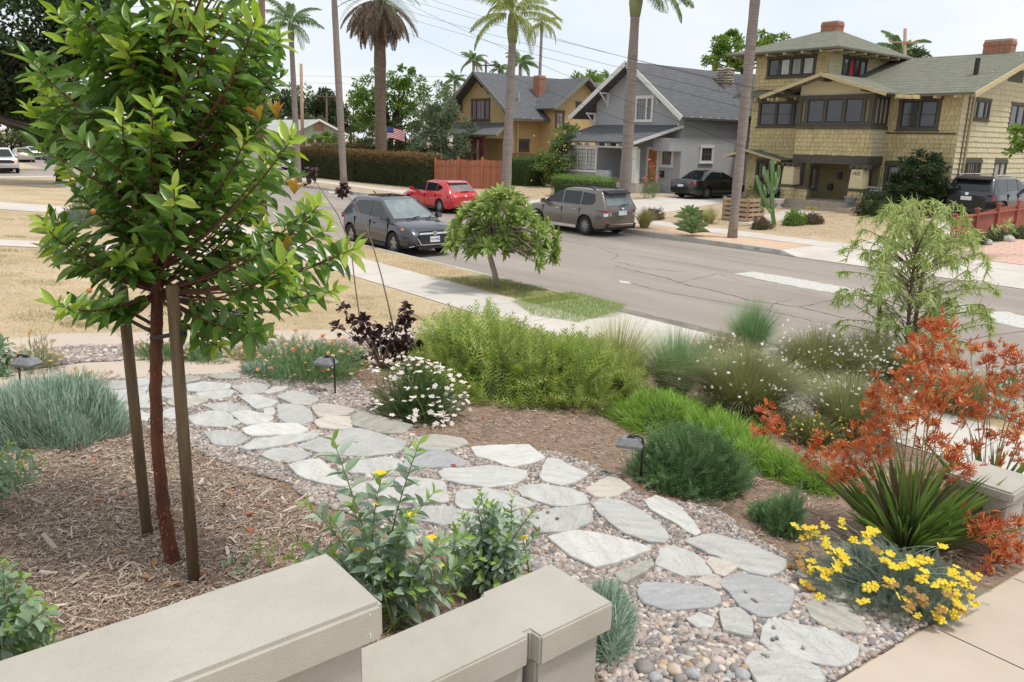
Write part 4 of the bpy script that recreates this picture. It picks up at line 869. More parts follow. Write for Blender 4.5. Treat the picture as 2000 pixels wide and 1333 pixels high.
# cross gable at the right rear
cy0, cyz = 40.3, 7.3
WXE = -26.3
MB().slab([(-28.75, 40.2, 4.95), (WXE, 40.2, 4.95), (WXE, 43.8, 7.6), (-32.4, 43.8, 7.6)], .09).build('cross_roof', m_roofD, gh)
MB().slab([(-28.75, 47.4, 4.95), (-32.4, 43.802, 7.6), (WXE, 43.802, 7.6), (WXE, 47.4, 4.95)], .09).build('cross_roof', m_roofD, gh)
MB().slab([(-27.1, 40.9, .3), (-27.1, 46.7, .3), (-27.1, 46.7, 5.2), (-27.1, 43.8, 7.4), (-27.1, 40.9, 5.2)], 1.8, d=(1, 0, 0)).build('wing_wall', m_grey, gh)
cbb = MB(); cbb.beam((WXE+.02, 40.1, 4.85), (WXE+.02, 43.8, 7.52), .05, .24).beam((WXE+.02, 43.8, 7.52), (WXE+.02, 47.5, 4.85), .05, .24); cbb.build('bargeboard', m_white, gh)
PR = PL('X', hx1)
window(gh, PL('Y', 40.9), -28.5, -27.4, 3.1, 4.75, m_white, m_gsash, bars=[(1, 1)]); window(gh, PL('X', -27.1), 41.6, 43, 1.3, 2.3, m_white, m_gsash)
window(gh, PR, 36.6, 37.8, 2.3, 3.25, m_white, m_gsash, bars=[(2, 1)], cw=.14)
# porch / sunroom
PY = 32.9
po = MB(); po.slab([(-37.9+1.2, PY-.45, 3.35), (-30.0, PY-.45, 3.35), (-28.75, GY-.01, 4.3), (-35.6, GY-.01, 4.3)], .08); po.build('porch_roof', m_roofD, gh)
tr2 = MB(); tr2.beam((-30.0+.02, PY-.45, 3.28), (-28.72, GY, 4.24), .06, .16)
for k in range(8): x = -36.5+k*.88; tr2.box(x-.04, x+.04, PY-.42, PY-.05, 3.1, 3.24)
tr2.box(-36.35, -30.1, PY-.06, PY+.06, 3.0, 3.1); tr2.build('porch_trim', m_white, gh)
MB().box(-36.25, -33.2, PY, GY-.004, .3, 1.62).build('sunroom_wall', m_grey, gh)
window(gh, PL('Y', PY), -36.3, -33.15, 1.63, 3.0, m_white, m_gsash, cols=4, bars=[(1, 4), (2, 4), (1, 4), (1, 4)], glass=[m_glassC, m_glassW, m_glassW, m_glassW], cw=.1)
MB().box(-36.3, -36.24, PY+.06, GY-.01, 1.63, 3.0).build('sunroom_side', m_grey, gh); MB().box(-33.2, -33.15, PY+.06, GY-.01, .3, 3.0).build('sunroom_side', m_grey, gh)
MB().box(-33.14, -30.05, PY+.1, GY-.004, .3, 1.12).build('porch_deck', m_conc, gh)
MB().box(-33.1, -32.0, PY-.12, PY+.09, .3, 1.75).build('porch_parapet', mat('pale_grey_paint', (.42,.44,.46), .8), gh)
MB().hexa([(-30.5, PY-.02, 1.13), (-30.1, PY-.02, 1.13), (-30.1, PY+.35, 1.13), (-30.5, PY+.35, 1.13), (-30.46, PY, 3.0), (-30.14, PY, 3.0), (-30.14, PY+.3, 3.0), (-30.46, PY+.3, 3.0)]).build('column', m_white, gh)
MB().box(-29.95, -28.75, GY-1.0, GY-.004, 2.9, 3.6).build('porch_gable', m_grey, gh)
m_or = mat('orange_wood_door', (.34,.12,.035), .45, col2=(.46,.18,.06), scale=8, stretch=(4, 4, .5))
d_ = MB().box(-31.75+.55, -30.45+.2, GY-.07, GY-.004, 1.12, 3.1).build('door_frame', m_white, gh); dd = MB().box(-31.02, -30.42, GY-.09, GY-.071, 1.14, 2.95).build('front_door', m_or, d_)
for k in range(3): MB().box(-30.9+k*.13, -30.86+k*.13, GY-.096, GY-.0905, 2.1+k*.12, 2.4+k*.12).build('door_light', m_num, d_)
window(gh, P0, -30.2, -29.25, 2.05, 3.05, m_white, m_gsash, bars=[(2, 1)], cw=.14)
MB().box(-30.1, -29.85, GY-.14, GY-.004, 1.45, 1.8).build('mailbox', m_blk, gh)
text('142', .16, mat('pale_number', (.5,.5,.5), .6), gh, (-30.3, PY-.03, 2.45))
m_stonec = mat('stone_chimney', (.30,.24,.18), .9, col2=(.46,.40,.32), scale=6)
def stone_chimney(parent, c, w, d, z0, z1):
    ch = MB().box(c[0]-w/2+.03, c[0]+w/2-.03, c[1]-d/2+.03, c[1]+d/2-.03, z0-.8, z1).build('chimney', m_mortar, parent)
    v, f = ICO2; me = trimesh('stone', v, f, None, True); me.materials.append(m_stonec)
    for k in range(int((z1-z0)/.15)):
        for side in range(3):
            for i in range(4):
                t = (i+.5)/4-.5; o = bpy.data.objects.new('stone', me); COL.objects.link(o); o.parent = ch
                p = (c[0]+t*w, c[1]-d/2+.03, z0+k*.15+.08) if side == 0 else (c[0]+(w/2-.03)*(1 if side == 1 else -1), c[1]+t*d, z0+k*.15+.08)
                o.location = np.array(p)-org(parent)+rng.normal(0, .015, 3); o.scale = (.26, .26, .16)
    return ch
stone_chimney(gh, (-31.2, 41.6, 0), .75, .6, 6.9, 7.85); stone_chimney(gh, (-36.0, 40.5, 0), .75, .6, 6.3, 8.0)
# ---------------------------------------------------------------- ochre house
m_och = sidingmat('ochre_shingle', (.49,.35,.165), .14); m_och2 = mat('dark_green_trim', (.075,.075,.06), .7); m_rsash = mat('dark_red_sash', (.22,.03,.03), .6); m_verge = mat('grey_green_barge', (.19,.20,.17), .7)
OY = 36.5; oh = thing('ochre_house', 'ochre two-storey house with grey roof and dark red windows, leftmost of three', 'house', (-49, 40, .6))
PO = PL('Y', OY); A = PO.a; AO = PL('Y', OY-.8).a
L_, R_o = A(888, 215)[0], A(998, 225)[0]; apx, apz = AO(925, 140); ez = AO(880, 203)[1]; xL = AO(878, 203)[0]; xR = AO(1001, 228)[0]; er = A(985, 215)[1]
erz = apz-(apz-ez)/(apx-xL)*(xR-apx)
slp = (apz-ez)/(apx-xL); wq = lambda x: apz-.15-abs(x-apx)*slp
OB = 50.0
MB().slab([(L_, OY, .2), (R_o, OY, .2), (R_o, OY, wq(R_o)), (apx, OY, apz-.15), (L_, OY, wq(L_))], OB-OY, d=(0, -1, 0)).build('wall', m_och, oh)
MB().slab([(xL, OY-.8, ez), (apx, OY-.8, apz), (apx, OB, apz), (xL, OB, ez)], .1).slab([(apx+.002, OY-.8, apz), (xR, OY-.8, erz), (xR, OB, erz), (apx+.002, OB, apz)], .1).build('roof', m_roofD, oh)
ob = MB(); ob.beam((xL-.05, OY-.84, ez-.08), (apx, OY-.84, apz-.05), .06, .22).beam((apx, OY-.84, apz-.05), (xR+.05, OY-.84, erz-.08), .06, .22); ob.build('bargeboard', m_verge, oh)
for f_ in (.14, .62, .95): bracket(oh, L_+(R_o-L_)*f_, wq(L_+(R_o-L_)*f_)-.1, OY, m_och2, .7)
bracket(oh, apx, apz-.35, OY, m_och2, .7)
def pw(parent, pl, x0, y0, x1, y1, *a, **k):
    p, q = pl.a(x0, y0), pl.a(x1, y1); return window(parent, pl, min(p[0], q[0]), max(p[0], q[0]), min(p[1], q[1]), max(p[1], q[1]), *a, **k)
pw(oh, PO, 921, 194, 957, 236, m_och2, m_rsash, widths=[.5, 1, .5], bars=[(1, 1), (1, 1), (1, 1)], cw=.13)
PX = PL('X', R_o)
rr = MB()
for k in range(9): y = OY+.3+k*.85; rr.box(R_o, xR-.03, y-.05, y+.05, erz-.13, erz+.06)
rr.build_each('rafter_tail', m_white, oh)
pw(oh, PX, 1009, 272, 1033, 296, m_och2, m_rsash, bars=[(1, 1)], cw=.14)
# rear wing whose gable faces the neighbour
wy0 = PX.a(1083, 222)[0]; wX = R_o+1.6; PW = PL('X', wX); wA = PW.a
wl = wA(1083, 250)[0]; wr = wl+6.2; wap = wA(1137, 152); wm = wap[0]; wzq = wA(1083, 205)[1]; wr = 2*wm-wl
MB().slab([(wX, wl, .2), (wX, wr, .2), (wX, wr, wzq-.1), (wX, wm, wap[1]-.15), (wX, wl, wzq-.1)], 3.5, d=(1, 0, 0)).build('wing_wall', m_och, oh)
MB().slab([(apx, wm, wap[1]), (wX+.7, wm, wap[1]), (wX+.7, wl-.6, wzq-.25), (apx+2.5, wl-.6, wzq-.25)], .1).slab([(apx, wm+.002, wap[1]), (apx+2.5, wr+.6, wzq-.25), (wX+.7, wr+.6, wzq-.25), (wX+.7, wm+.002, wap[1])], .1).build('wing_roof', m_roofD, oh)
wb = MB(); wb.beam((wX+.72, wl-.65, wzq-.33), (wX+.72, wm, wap[1]-.05), .05, .2).beam((wX+.72, wm, wap[1]-.05), (wX+.72, wr+.6, wzq-.33), .05, .2); wb.build('bargeboard', m_verge, oh)
pw(oh, PW, 1125, 199, 1141, 226, m_och2, m_rsash, bars=[(1, 1)], cw=.14); pw(oh, PW, 1085, 216, 1101, 252, m_och2, m_rsash, bars=[(1, 2)], glass=m_glassC, cw=.12)
# porch
py_ = OY-2.2; PP = PL('Y', py_); pl0 = PP.a(893, 262)[0]; pr0 = PP.a(975, 262)[0]; pz = PP.a(940, 263)[1]; ptop = PO.a(985, 240)[1]
MB().slab([(pl0-.4, py_-.4, pz), (pr0+.2, py_-.4, pz), (R_o-.3, OY-.005, ptop), (L_-.2, OY-.005, ptop)], .09).build('porch_roof', m_roofD, oh)
pbm = MB(); pbm.beam((pr0+.22, py_-.42, pz-.08), (R_o-.28, OY, ptop-.08), .05, .18); pbm.build('porch_barge', m_verge, oh)
MB().slab([(R_o-.5, py_+.15, pz-.25), (R_o-.5, OY-.02, pz-.25), (R_o-.5, OY-.02, ptop-.2)], .1, d=(1, 0, 0)).build('porch_gable', m_och, oh)
window(oh, PL('Y', py_+.2), pl0+.2, R_o-.45, 1.0, pz-.2, m_rsash, m_rsash, cols=6, bars=[(1, 2)], glass=[m_glass, m_glass, m_rsash, m_glass, m_glassW, m_glass], cw=.12)
MB().box(pl0+.2, R_o-.45, py_+.22, OY-.01, .2, .99).build('porch_base', m_och, oh)
chimney(oh, (apx+(R_o-apx)*.62, wm-1.6, 0), .75, .6, apz-1.7, apz-.1)
ct = onY(1053, 135, wm-2.0); MB().tube([(apx+(R_o-apx)*.62, wm-1.6, apz-.15), (apx+(R_o-apx)*.62, wm-1.6, apz+.3)], .1, 8).build('chimney_pot', m_lampgrey, oh)
q = PX.a(1060, 190); MB().tube([(R_o-.6, wl-1.6, erz+.4), (R_o-.6, wl-1.6, erz+1.9)], .11, 8).build('flue_pipe', mat('galvanised', (.45,.46,.47), .4, metal=.6), oh)
MB().tube([(R_o+.1, wl-2.2, erz), (R_o+.1, wl-2.2, .6)], .09, 8).build('downpipe', m_och, oh)
# ---------------------------------------------------------------- pale green bungalow beyond the side street
m_pg = sidingmat('pale_green_boards', (.38,.43,.34), .2, .04); m_roofW = roofmat('pale_grey_roof', (.40,.40,.39), (.50,.50,.49)); m_pk = mat('pinkish_trim', (.34,.22,.18), .7)
BX = -84.0; PBg = PL('X', BX); bh = thing('green_bungalow', 'pale green bungalow with white-grey roof beyond the side street', 'house', (BX-5, 38, .15))
b0, b1 = PBg.a(575, 300)[0], PBg.a(665, 300)[0]; bm2 = PBg.a(628, 234); bez = PBg.a(583, 258)[1]; q0 = PBg.a(520, 300)[0]-6
MB().slab([(BX, b0, 0), (BX, b1, 0), (BX, b1, bez), (BX, (b0+b1)/2, bm2[1]-.15), (BX, b0, bez)], 9, d=(1, 0, 0)).build('wall', m_pg, bh)
MB().box(BX-9, BX-1.5, q0, b0-.01, 0, bez).build('wing_wall', m_pg, bh)
bmid = (b0+b1)/2
MB().slab([(BX+.7, bmid, bm2[1]), (BX+.7, b0-.8, bez-.2), (BX-9, b0-.8, bez-.2), (BX-9, bmid, bm2[1])], .12).slab([(BX+.7, bmid+.002, bm2[1]), (BX-9, bmid+.002, bm2[1]), (BX-9, b1+.8, bez-.2), (BX+.7, b1+.8, bez-.2)], .12).build('roof', m_roofW, bh)
MB().slab([(BX-.8, q0-.6, bez-.1), (BX-.8, b0+1, bez-.1), (BX-5.2, b0+3, bm2[1]-.1), (BX-5.2, q0-.6, bm2[1]-.1)], .12).slab([(BX-5.202, q0-.6, bm2[1]-.1), (BX-5.202, b0+3, bm2[1]-.1), (BX-9.6, b0+1, bez-.1), (BX-9.6, q0-.6, bez-.1)], .12).build('wing_roof', m_roofW, bh)
MB().slab([(BX-1.5, q0, bez-.02), (BX-9, q0, bez-.02), (BX-5.2, q0, bm2[1]-.25)], .2, d=(0, -1, 0)).build('wing_gable', m_pg, bh)
tb = MB(); tb.beam((BX+.72, b0-.85, bez-.28), (BX+.72, bmid, bm2[1]-.05), .06, .22).beam((BX+.72, bmid, bm2[1]-.05), (BX+.72, b1+.8, bez-.28), .06, .22); tb.build('bargeboard', m_white, bh)
v = PBg.a(613, 240); w2 = PBg.a(633, 256); window(bh, PBg, min(v[0], w2[0]), max(v[0], w2[0]), w2[1], v[1], m_pk, m_pk, glass=m_pk, cw=.12)
pw(bh, PBg, 573, 272, 600, 296, m_pk, m_white, cols=2); pw(bh, PBg, 612, 270, 648, 296, m_pk, m_white, cols=2, glass=m_glassC)
pw(bh, PL('X', BX-1.5), 522, 272, 552, 296, m_pk, m_white, cols=2, glass=m_glassW)
# further roofs glimpsed behind
def far_house(label, x, y, w, d, h, rh, wm_, rm_):
    t = thing('far_house', label, 'house', (x, y, .2)); MB().box(x-w/2, x+w/2, y-d/2, y+d/2, 0, h).build('wall', wm_, t)
    MB().slab([(x-w/2-.5, y-d/2-.5, h-.05), (x+w/2+.5, y-d/2-.5, h-.05), (x+w/2+.5, y, h+rh), (x-w/2-.5, y, h+rh)], .15).slab([(x-w/2-.5, y+.002, h+rh), (x+w/2+.5, y+.002, h+rh), (x+w/2+.5, y+d/2+.5, h-.05), (x-w/2-.5, y+d/2+.5, h-.05)], .15).build('roof', rm_, t)
    for k in range(3): window(t, PL('Y', y-d/2), x-w/2+.8+k*w/3, x-w/2+.8+k*w/3+1.3, 1.2, 2.5, m_white, m_white)
    return t
m_tanw = sidingmat('tan_boards', (.42,.38,.32)); 
far_house('pale low house with grey roof seen through the young tree', -92, 22.5+6, 12, 10, 3.2, 2.2, m_tanw, m_roofW)
far_house('cream house behind the tan sedan at far left', -112, 33, 14, 10, 3.4, 2.2, mat('cream_wall', (.48,.45,.38), .8), m_roofD)
far_house('grey-brown house under the big dark tree at far left', -100, -2, 14, 12, 3.2, 2.0, m_tanw, m_roofD)
from mathutils.bvhtree import BVHTree
# ================================================================ CARS
m_tyre = mat('tyre_rubber', (.018,.018,.018), .8); m_well = mat('wheel_well', (.006,.006,.006), .95); m_rim = mat('alloy_rim', (.34,.34,.35), .3, metal=.8); m_rimd = mat('dark_alloy', (.05,.05,.052), .35, metal=.6)
m_cglass = mat('car_glass', (.018,.024,.026), .03, var=.4, scale=4, spec=.5); m_cglassP = mat('car_windscreen', (.17,.21,.21), .03, var=.35, scale=2.5, spec=.8)
m_chrome = mat('chrome', (.75,.75,.76), .12, metal=1); m_plastic = mat('black_plastic', (.025,.025,.026), .5); m_tail = mat('tail_lens', (.55,.02,.03), .12, spec=.7); m_head = mat('head_lens', (.72,.74,.76), .08, spec=.9); m_amber = mat('amber_lens', (.75,.25,.05), .15)
m_plate = mat('licence_plate', (.70,.72,.74), .5); m_platet = mat('plate_blue_ink', (.10,.13,.30), .6)
def paint(name, c, metal=.3): return mat(name, c, .32, var=.03, scale=2, metal=metal, spec=.5, coat=.9)
def lerp(x, tab): return float(np.interp(x, [t[0] for t in tab], [t[1] for t in tab]))
def car(label, pm, sp, loc, heading, group='cars'):
    """local x forward, y left, z up; sp: L,W,H,wb, fo (front overhang), top[(x,z)] bonnet/belt/tail line, roof & cabin lines"""
    t = thing('car', label, sp.get('cat', 'car'), (0, 0, 0), group); Lc, Wc = sp['L'], sp['W']; hw = Wc/2; wb = sp['wb']; r = sp.get('r', .33)
    xr = -Lc/2; xf = Lc/2; fa = xf-sp['fo']; ra = fa-wb; zb = sp.get('zb', .22); top = sp['top']
    xs = sorted(set([xr, xr+.04, xr+.12, xr+.3, xf-.04, xf-.12, xf-.3, xf]+list(np.linspace(xr+.5, xf-.5, 16))))
    rows = []
    def hwid(x):
        e = min((x-xr), (xf-x)); return hw*(1-.26*max(0, 1-e/.55)**2.0)
    for x in xs:
        w = hwid(x); zt = lerp(x, top); e = min(x-xr, xf-x); bt = zb+.10*max(0, 1-e/.35)
        end = max(0, 1-e/.12); zt2 = zt-end*.10; q = (zt2-bt)
        pr = [(w*.90, bt), (w*.985, bt+.10), (w, bt+q*.42), (w*.995, bt+q*.62), (w*.965, bt+q*.86), (w*.91, bt+q*.965), (w*.80, zt2), (w*.4, zt2+.022), (0, zt2+.03)]
        rows.append([(x, y, z) for y, z in pr]+[(x, -y, z) for y, z in pr[-2::-1]])
    mb = MB(); n = len(rows[0]); V = [p for rw in rows for p in rw]
    F = [(i*n+j, (i+1)*n+j, (i+1)*n+j+1, i*n+j+1) for i in range(len(rows)-1) for j in range(n-1)]
    F += [((i+1)*n, i*n, i*n+n-1, (i+1)*n+n-1) for i in range(len(rows)-1)]
    F += [tuple(range(n)), tuple(range(len(rows)*n-1, (len(rows)-1)*n-1, -1))]
    mb.add(V, F); body = mb.build('body', pm, t, smooth=True)
    bm = bmesh.new(); bm.from_mesh(body.data); bmesh.ops.recalc_face_normals(bm, faces=bm.faces[:]); bm.to_mesh(body.data); bm.free()
    cut = MB()
    for ax in (fa, ra):
        for s_ in (-1, 1): cut.tube([(ax, s_*(hw-.24), r), (ax, s_*(hw+.3), r)], r*1.17, 24)
    co = cut.build('cutter', m_well); bm = bmesh.new(); bm.from_mesh(co.data); bmesh.ops.recalc_face_normals(bm, faces=bm.faces[:]); bm.to_mesh(co.data); bm.free()
    md = body.modifiers.new('b', 'BOOLEAN'); md.object = co; md.operation = 'DIFFERENCE'; md.solver = 'EXACT'
    bpy.context.view_layer.update(); me = bpy.data.meshes.new_from_object(body.evaluated_get(bpy.context.evaluated_depsgraph_get()))
    body.modifiers.clear(); body.data = me; bpy.data.objects.remove(co)
    me.materials.clear(); me.materials.append(pm); me.set_sharp_from_angle(angle=math.radians(38)) if hasattr(me, 'set_sharp_from_angle') else None
    # cabin: rings at rising heights
    cab = sp['cab']           # list of (z, x_front, x_rear, halfwidth)
    rings = []
    for z, a, b, w in cab:
        rd = .14; ring = []
        for (cx, cy, a0) in ((a-rd, w-rd, 0), (b+rd, w-rd, 90), (b+rd, -w+rd, 180), (a-rd, -w+rd, 270)):
            for k in range(4): an = math.radians(a0+k*30); ring.append((cx+rd*math.cos(an), cy+rd*math.sin(an), z))
        rings.append(ring)
    zt, a, b, w = cab[-1]; rings.append([((p[0]-(a+b)/2)*.8+(a+b)/2, p[1]*.72, zt+.028) for p in rings[-1]]); rings.append([((p[0]-(a+b)/2)*.45+(a+b)/2, p[1]*.36, zt+.036) for p in rings[-2]])
    cm = MB(); n = len(rings[0]); cm.add([p for rg in rings for p in rg], [(i*n+j, i*n+(j+1) % n, (i+1)*n+(j+1) % n, (i+1)*n+j) for i in range(len(rings)-1) for j in range(n)]+[tuple(range((len(rings)-1)*n, len(rings)*n))])
    cb = cm.build('cabin', pm, t, smooth=True)
    cb.data.set_sharp_from_angle(angle=math.radians(50)) if hasattr(cb.data, 'set_sharp_from_angle') else None
    zc = [c[0] for c in cab]
    def CF(z): return float(np.interp(z, zc, [c[1] for c in cab]))
    def CR(z): return float(np.interp(z, zc, [c[2] for c in cab]))
    def CW(z): return float(np.interp(z, zc, [c[3] for c in cab]))
    def glass(name, quad, m, o, par=t):        # quad of 3D points, thickened a little
        q = [np.array(p, float) for p in quad]; nn = np.cross(q[1]-q[0], q[2]-q[0]); nn /= np.linalg.norm(nn)
        if nn @ o < 0: nn = -nn
        k = len(q); v = [p+nn*.012 for p in q]+[p-nn*.02 for p in q]
        MB().add(v, [tuple(range(k)), tuple(range(2*k-1, k-1, -1))]+[(i, (i+1) % k, k+(i+1) % k, k+i) for i in range(k)]).build(name, m, par)
    z0, z1 = sp['gz']
    g0, g1 = sp.get('wsz', (z0-.02, z1+.03)); gr0, gr1 = sp.get('rgz', (z0, z1+.03))
    ww = lambda z, f: CW(z)-f
    glass('windscreen', [(CF(g0), ww(g0, .13), g0), (CF(g0), -ww(g0, .13), g0), (CF(g1), -ww(g1, .13), g1), (CF(g1), ww(g1, .13), g1)], sp.get('wsm', m_cglassP), np.array((1, 0, .5)))
    glass('rear_window', [(CR(gr0), ww(gr0, .15), gr0), (CR(gr0), -ww(gr0, .15), gr0), (CR(gr1), -ww(gr1, .17), gr1), (CR(gr1), ww(gr1, .17), gr1)], sp.get('rwm', m_cglass), np.array((-1, 0, .5)))
    for poly in sp['side']:
        for s_ in (-1, 1): glass('side_window', [(x, s_*CW(z), z) for x, z in poly], m_cglass, np.array((0, s_, 0)))
    # wheels
    for ax in (fa, ra):
        for s_ in (-1, 1):
            wh = bpy.data.objects.new('wheel', None); wh.empty_display_size = .1; COL.objects.link(wh); wh.parent = t; WL[wh] = np.zeros(3)
            c = np.array((ax, s_*(hw-.115), r)); ty = MB(); prof = [(r*.62, -.1), (r*.95, -.1), (r, -.06), (r, .06), (r*.95, .1), (r*.62, .1)]; n = 28; V = []
            for rad, dy in prof: V += [c+(rad*math.cos(k), dy, rad*math.sin(k)) for k in np.linspace(0, 2*math.pi, n, endpoint=False)]
            ty.add(V, [(i*n+j, i*n+(j+1) % n, (i+1) % 6*n+(j+1) % n, (i+1) % 6*n+j) for i in range(6) for j in range(n)]); ty.build('tyre', m_tyre, wh, smooth=False)
            MB().tube([c+(0, s_*.02, 0), c+(0, s_*.045, 0)], r*.63, 24).build('rim_back', m_rimd if sp.get('darkrim') else m_rimd, wh)
            rb = MB(); ns = sp.get('spokes', 5)
            for k in range(ns):
                an = 2*math.pi*k/ns+.3; u = np.array((math.cos(an), 0, math.sin(an))); v_ = np.array((-math.sin(an), 0, math.cos(an))); y = np.array((0, s_*.1, 0)); o_ = sp.get('spw', .05)
                rb.hexa([c+y*.5+u*.02-v_*o_*.7, c+y*.5+u*.02+v_*o_*.7, c+y*.5+u*r*.6+v_*o_, c+y*.5+u*r*.6-v_*o_, c+y*.78+u*.02-v_*o_*.6, c+y*.78+u*.02+v_*o_*.6, c+y*.7+u*r*.6+v_*o_*.9, c+y*.7+u*r*.6-v_*o_*.9])
            V = []
            for rad, dy in ((r*.58, .05), (r*.66, .05), (r*.66, .09), (r*.6, .09)): V += [c+(rad*math.cos(k), s_*dy, rad*math.sin(k)) for k in np.linspace(0, 2*math.pi, n, endpoint=False)]
            rb.add(V, [(i*n+j, i*n+(j+1) % n, (i+1) % 4*n+(j+1) % n, (i+1) % 4*n+j) for i in range(4) for j in range(n)]); rb.build('rim', m_rim, wh)
    und = MB().box(xr+.35, xf-.35, -hw+.25, hw-.25, zb-.06, zb+.3).build('underbody', m_well, t)
    for s_ in (-1, 1):
        MB().box(ra+r*1.25, fa-r*1.25, s_*(hw-.06), s_*(hw+.004), zb-.03, zb+.07).build('sill', sp.get('sillm', m_plastic), t)
        mx_, mz = sp['mir']; k = MB().hexa([(mx_-.09, s_*(CW(mz)+.06), mz-.07), (mx_+.1, s_*(CW(mz)+.06), mz-.06), (mx_+.06, s_*(CW(mz)+.25), mz-.06), (mx_-.09, s_*(CW(mz)+.25), mz-.07), (mx_-.09, s_*(CW(mz)+.06), mz+.08), (mx_+.04, s_*(CW(mz)+.06), mz+.08), (mx_+.02, s_*(CW(mz)+.25), mz+.07), (mx_-.09, s_*(CW(mz)+.25), mz+.07)]).build('mirror', sp.get('mirm', pm), t, bevel=.02)
        MB().box(mx_-.02, mx_+.05, s_*(CW(mz)-.05), s_*(CW(mz)+.1), mz-.08, mz-.05).build('mirror_arm', m_plastic, t)
        for hx_ in sp.get('handles', ()): MB().box(hx_-.1, hx_+.1, s_*(hw-.025), s_*(hw+.014), lerp(hx_, top)-.16, lerp(hx_, top)-.125).build('door_handle', sp.get('hm', pm), t, bevel=.008)
        for dx in sp.get('doors', ()): MB().box(dx-.005, dx+.005, s_*(hw-.05), s_*(hw+.0012), zb+.16, lerp(dx, top)-.08).build('door_seam', m_well, t)
    bv = BVHTree.FromPolygons([tuple(v.co) for v in me.vertices], [tuple(p.vertices) for p in me.polygons])
    def snap(p, side, s_):       # lay a lamp, grille or plate corner on the bodywork
        if side[0] == 't': return p
        o_, d_ = ((4, p[1], p[2]), (-1, 0, 0)) if side[0] == 'f' else ((-4, p[1], p[2]), (1, 0, 0)) if side[0] == 'r' else ((p[0], s_*4, p[2]), (0, -s_, 0))
        h = bv.ray_cast(Vector(o_), Vector(d_))[0]
        if h is None: return p
        q = np.array(h); e_ = np.array(d_); return q if (q-p) @ e_ < 0 else p
    for (nm, m, side, pts) in sp.get('bits', ()):   # quads on nose ('f'), tail ('r'), flank ('s' both)
        for s_ in ((-1, 1) if side[-1] == '2' else (1,)):
            k = MB(); pp = [snap(np.array((x, y*s_, z)), side, s_) for x, y, z in pts]; cen = sum(pp)/len(pp)
            o_ = np.array((1., 0, 0)) if side[0] == 'f' else np.array((-1., 0, 0)) if side[0] == 'r' else np.array((0, 0, 1.)) if side[0] == 't' else np.array((0, s_*1., 0))
            glass(nm, pp, m, o_)
    t.location = loc; t.rotation_euler = (0, 0, heading); return t
def nose(Lc, hw, y, z, dx=0): return (Lc/2+dx, y, z)
# ---- grey crossover at our kerb
L1 = 4.29
spec1 = dict(L=L1, W=1.77, H=1.6, wb=2.61, fo=.86, r=.335, zb=.24, top=[(-2.15, .98), (-1.9, 1.02), (-1.2, 1.02), (.75, .98), (1.1, .97), (1.75, .86), (2.0, .76), (2.15, .66)],
  cab=[(.90, 1.28, -1.98, .85), (1.02, 1.10, -1.93, .83), (1.25, .66, -1.72, .74), (1.45, .25, -1.50, .665), (1.55, .0, -1.38, .60)], gz=(1.04, 1.46), rgz=(1.12, 1.46),
  side=[[(.98, 1.03), (-.02, 1.03), (-.02, 1.47), (.2, 1.46), (.62, 1.24)], [(-.09, 1.03), (-.95, 1.06), (-1.28, 1.22), (-1.05, 1.42), (-.09, 1.47)]], mir=(.93, 1.06), handles=(-.02+.15,), doors=(-.055, 1.0, -1.02), spokes=5, spw=.07,
  bits=[('headlamp', m_head, 'f2', [(2.05, .50, .64), (1.9, .72, .66), (1.75, .83, .76), (1.95, .58, .78)]), ('indicator', m_amber, 's2', [(1.80, .79, .80), (1.70, .82, .84), (1.70, .83, .78), (1.80, .80, .75)]),
   ('grille_bar', m_chrome, 'f', [(2.165, -.5, .66), (2.165, .5, .66), (2.15, .52, .71), (2.15, -.52, .71)]), ('grille', m_plastic, 'f', [(2.165, -.44, .38), (2.165, .44, .38), (2.16, .52, .64), (2.16, -.52, .64)]), ('bonnet_gap', m_well, 'f', [(2.12, -.5, .725), (2.12, .5, .725), (2.1, .5, .74), (2.1, -.5, .74)]),
   ('grille_trim', m_chrome, 'f', [(2.18, -.42, .36), (2.18, .42, .36), (2.18, .44, .385), (2.18, -.44, .385)]), ('grille_trim', m_chrome, 'f2', [(2.18, .43, .36), (2.17, .56, .56), (2.17, .59, .56), (2.18, .47, .36)]), ('emblem', m_chrome, 'f', [(2.185, -.06, .63), (2.185, .06, .63), (2.18, .07, .74), (2.18, -.07, .74)]), ('licence_plate', m_plate, 'f', [(2.19, -.16, .44), (2.19, .16, .44), (2.19, .16, .60), (2.19, -.16, .60)]),
   ('lower_intake', m_plastic, 'f', [(2.15, -.55, .25), (2.15, .55, .25), (2.16, .5, .35), (2.16, -.5, .35)]), ('fog_recess', m_plastic, 'f2', [(2.09, .55, .30), (1.98, .78, .34), (1.98, .78, .44), (2.09, .56, .42)]), ('chin_trim', m_chrome, 'f2', [(2.12, .5, .37), (2.02, .76, .31), (2.02, .77, .295), (2.12, .5, .345)]),
   ('tail_lamp', m_tail, 'r2', [(-2.0, .80, .98), (-2.1, .55, .98), (-2.1, .55, .88), (-2.02, .80, .82)]), ('sunroof', m_cglass, 't', [(-.15, -.42, 1.591), (-.15, .42, 1.591), (-.95, .42, 1.592), (-.95, -.42, 1.592)])])
c1 = car('dark grey crossover parked at the near kerb, facing the camera', paint('dark_grey_metallic', (.034,.036,.046), .25), spec1, (-21.15, NC+1.0, 0), 0, 'cars parked along the street')
hl = text('H', .11, m_plastic, c1, (2.2, 0, .685), (math.pi/2, 0, math.pi/2)); pt = text('7DLM982', .075, m_platet, c1, (2.206, 0, .52), (math.pi/2, 0, math.pi/2), .001)
MB().tube([(-1.2, 0, 1.58), (-1.33, 0, 1.66)], .02, 6).build('aerial', m_plastic, c1)
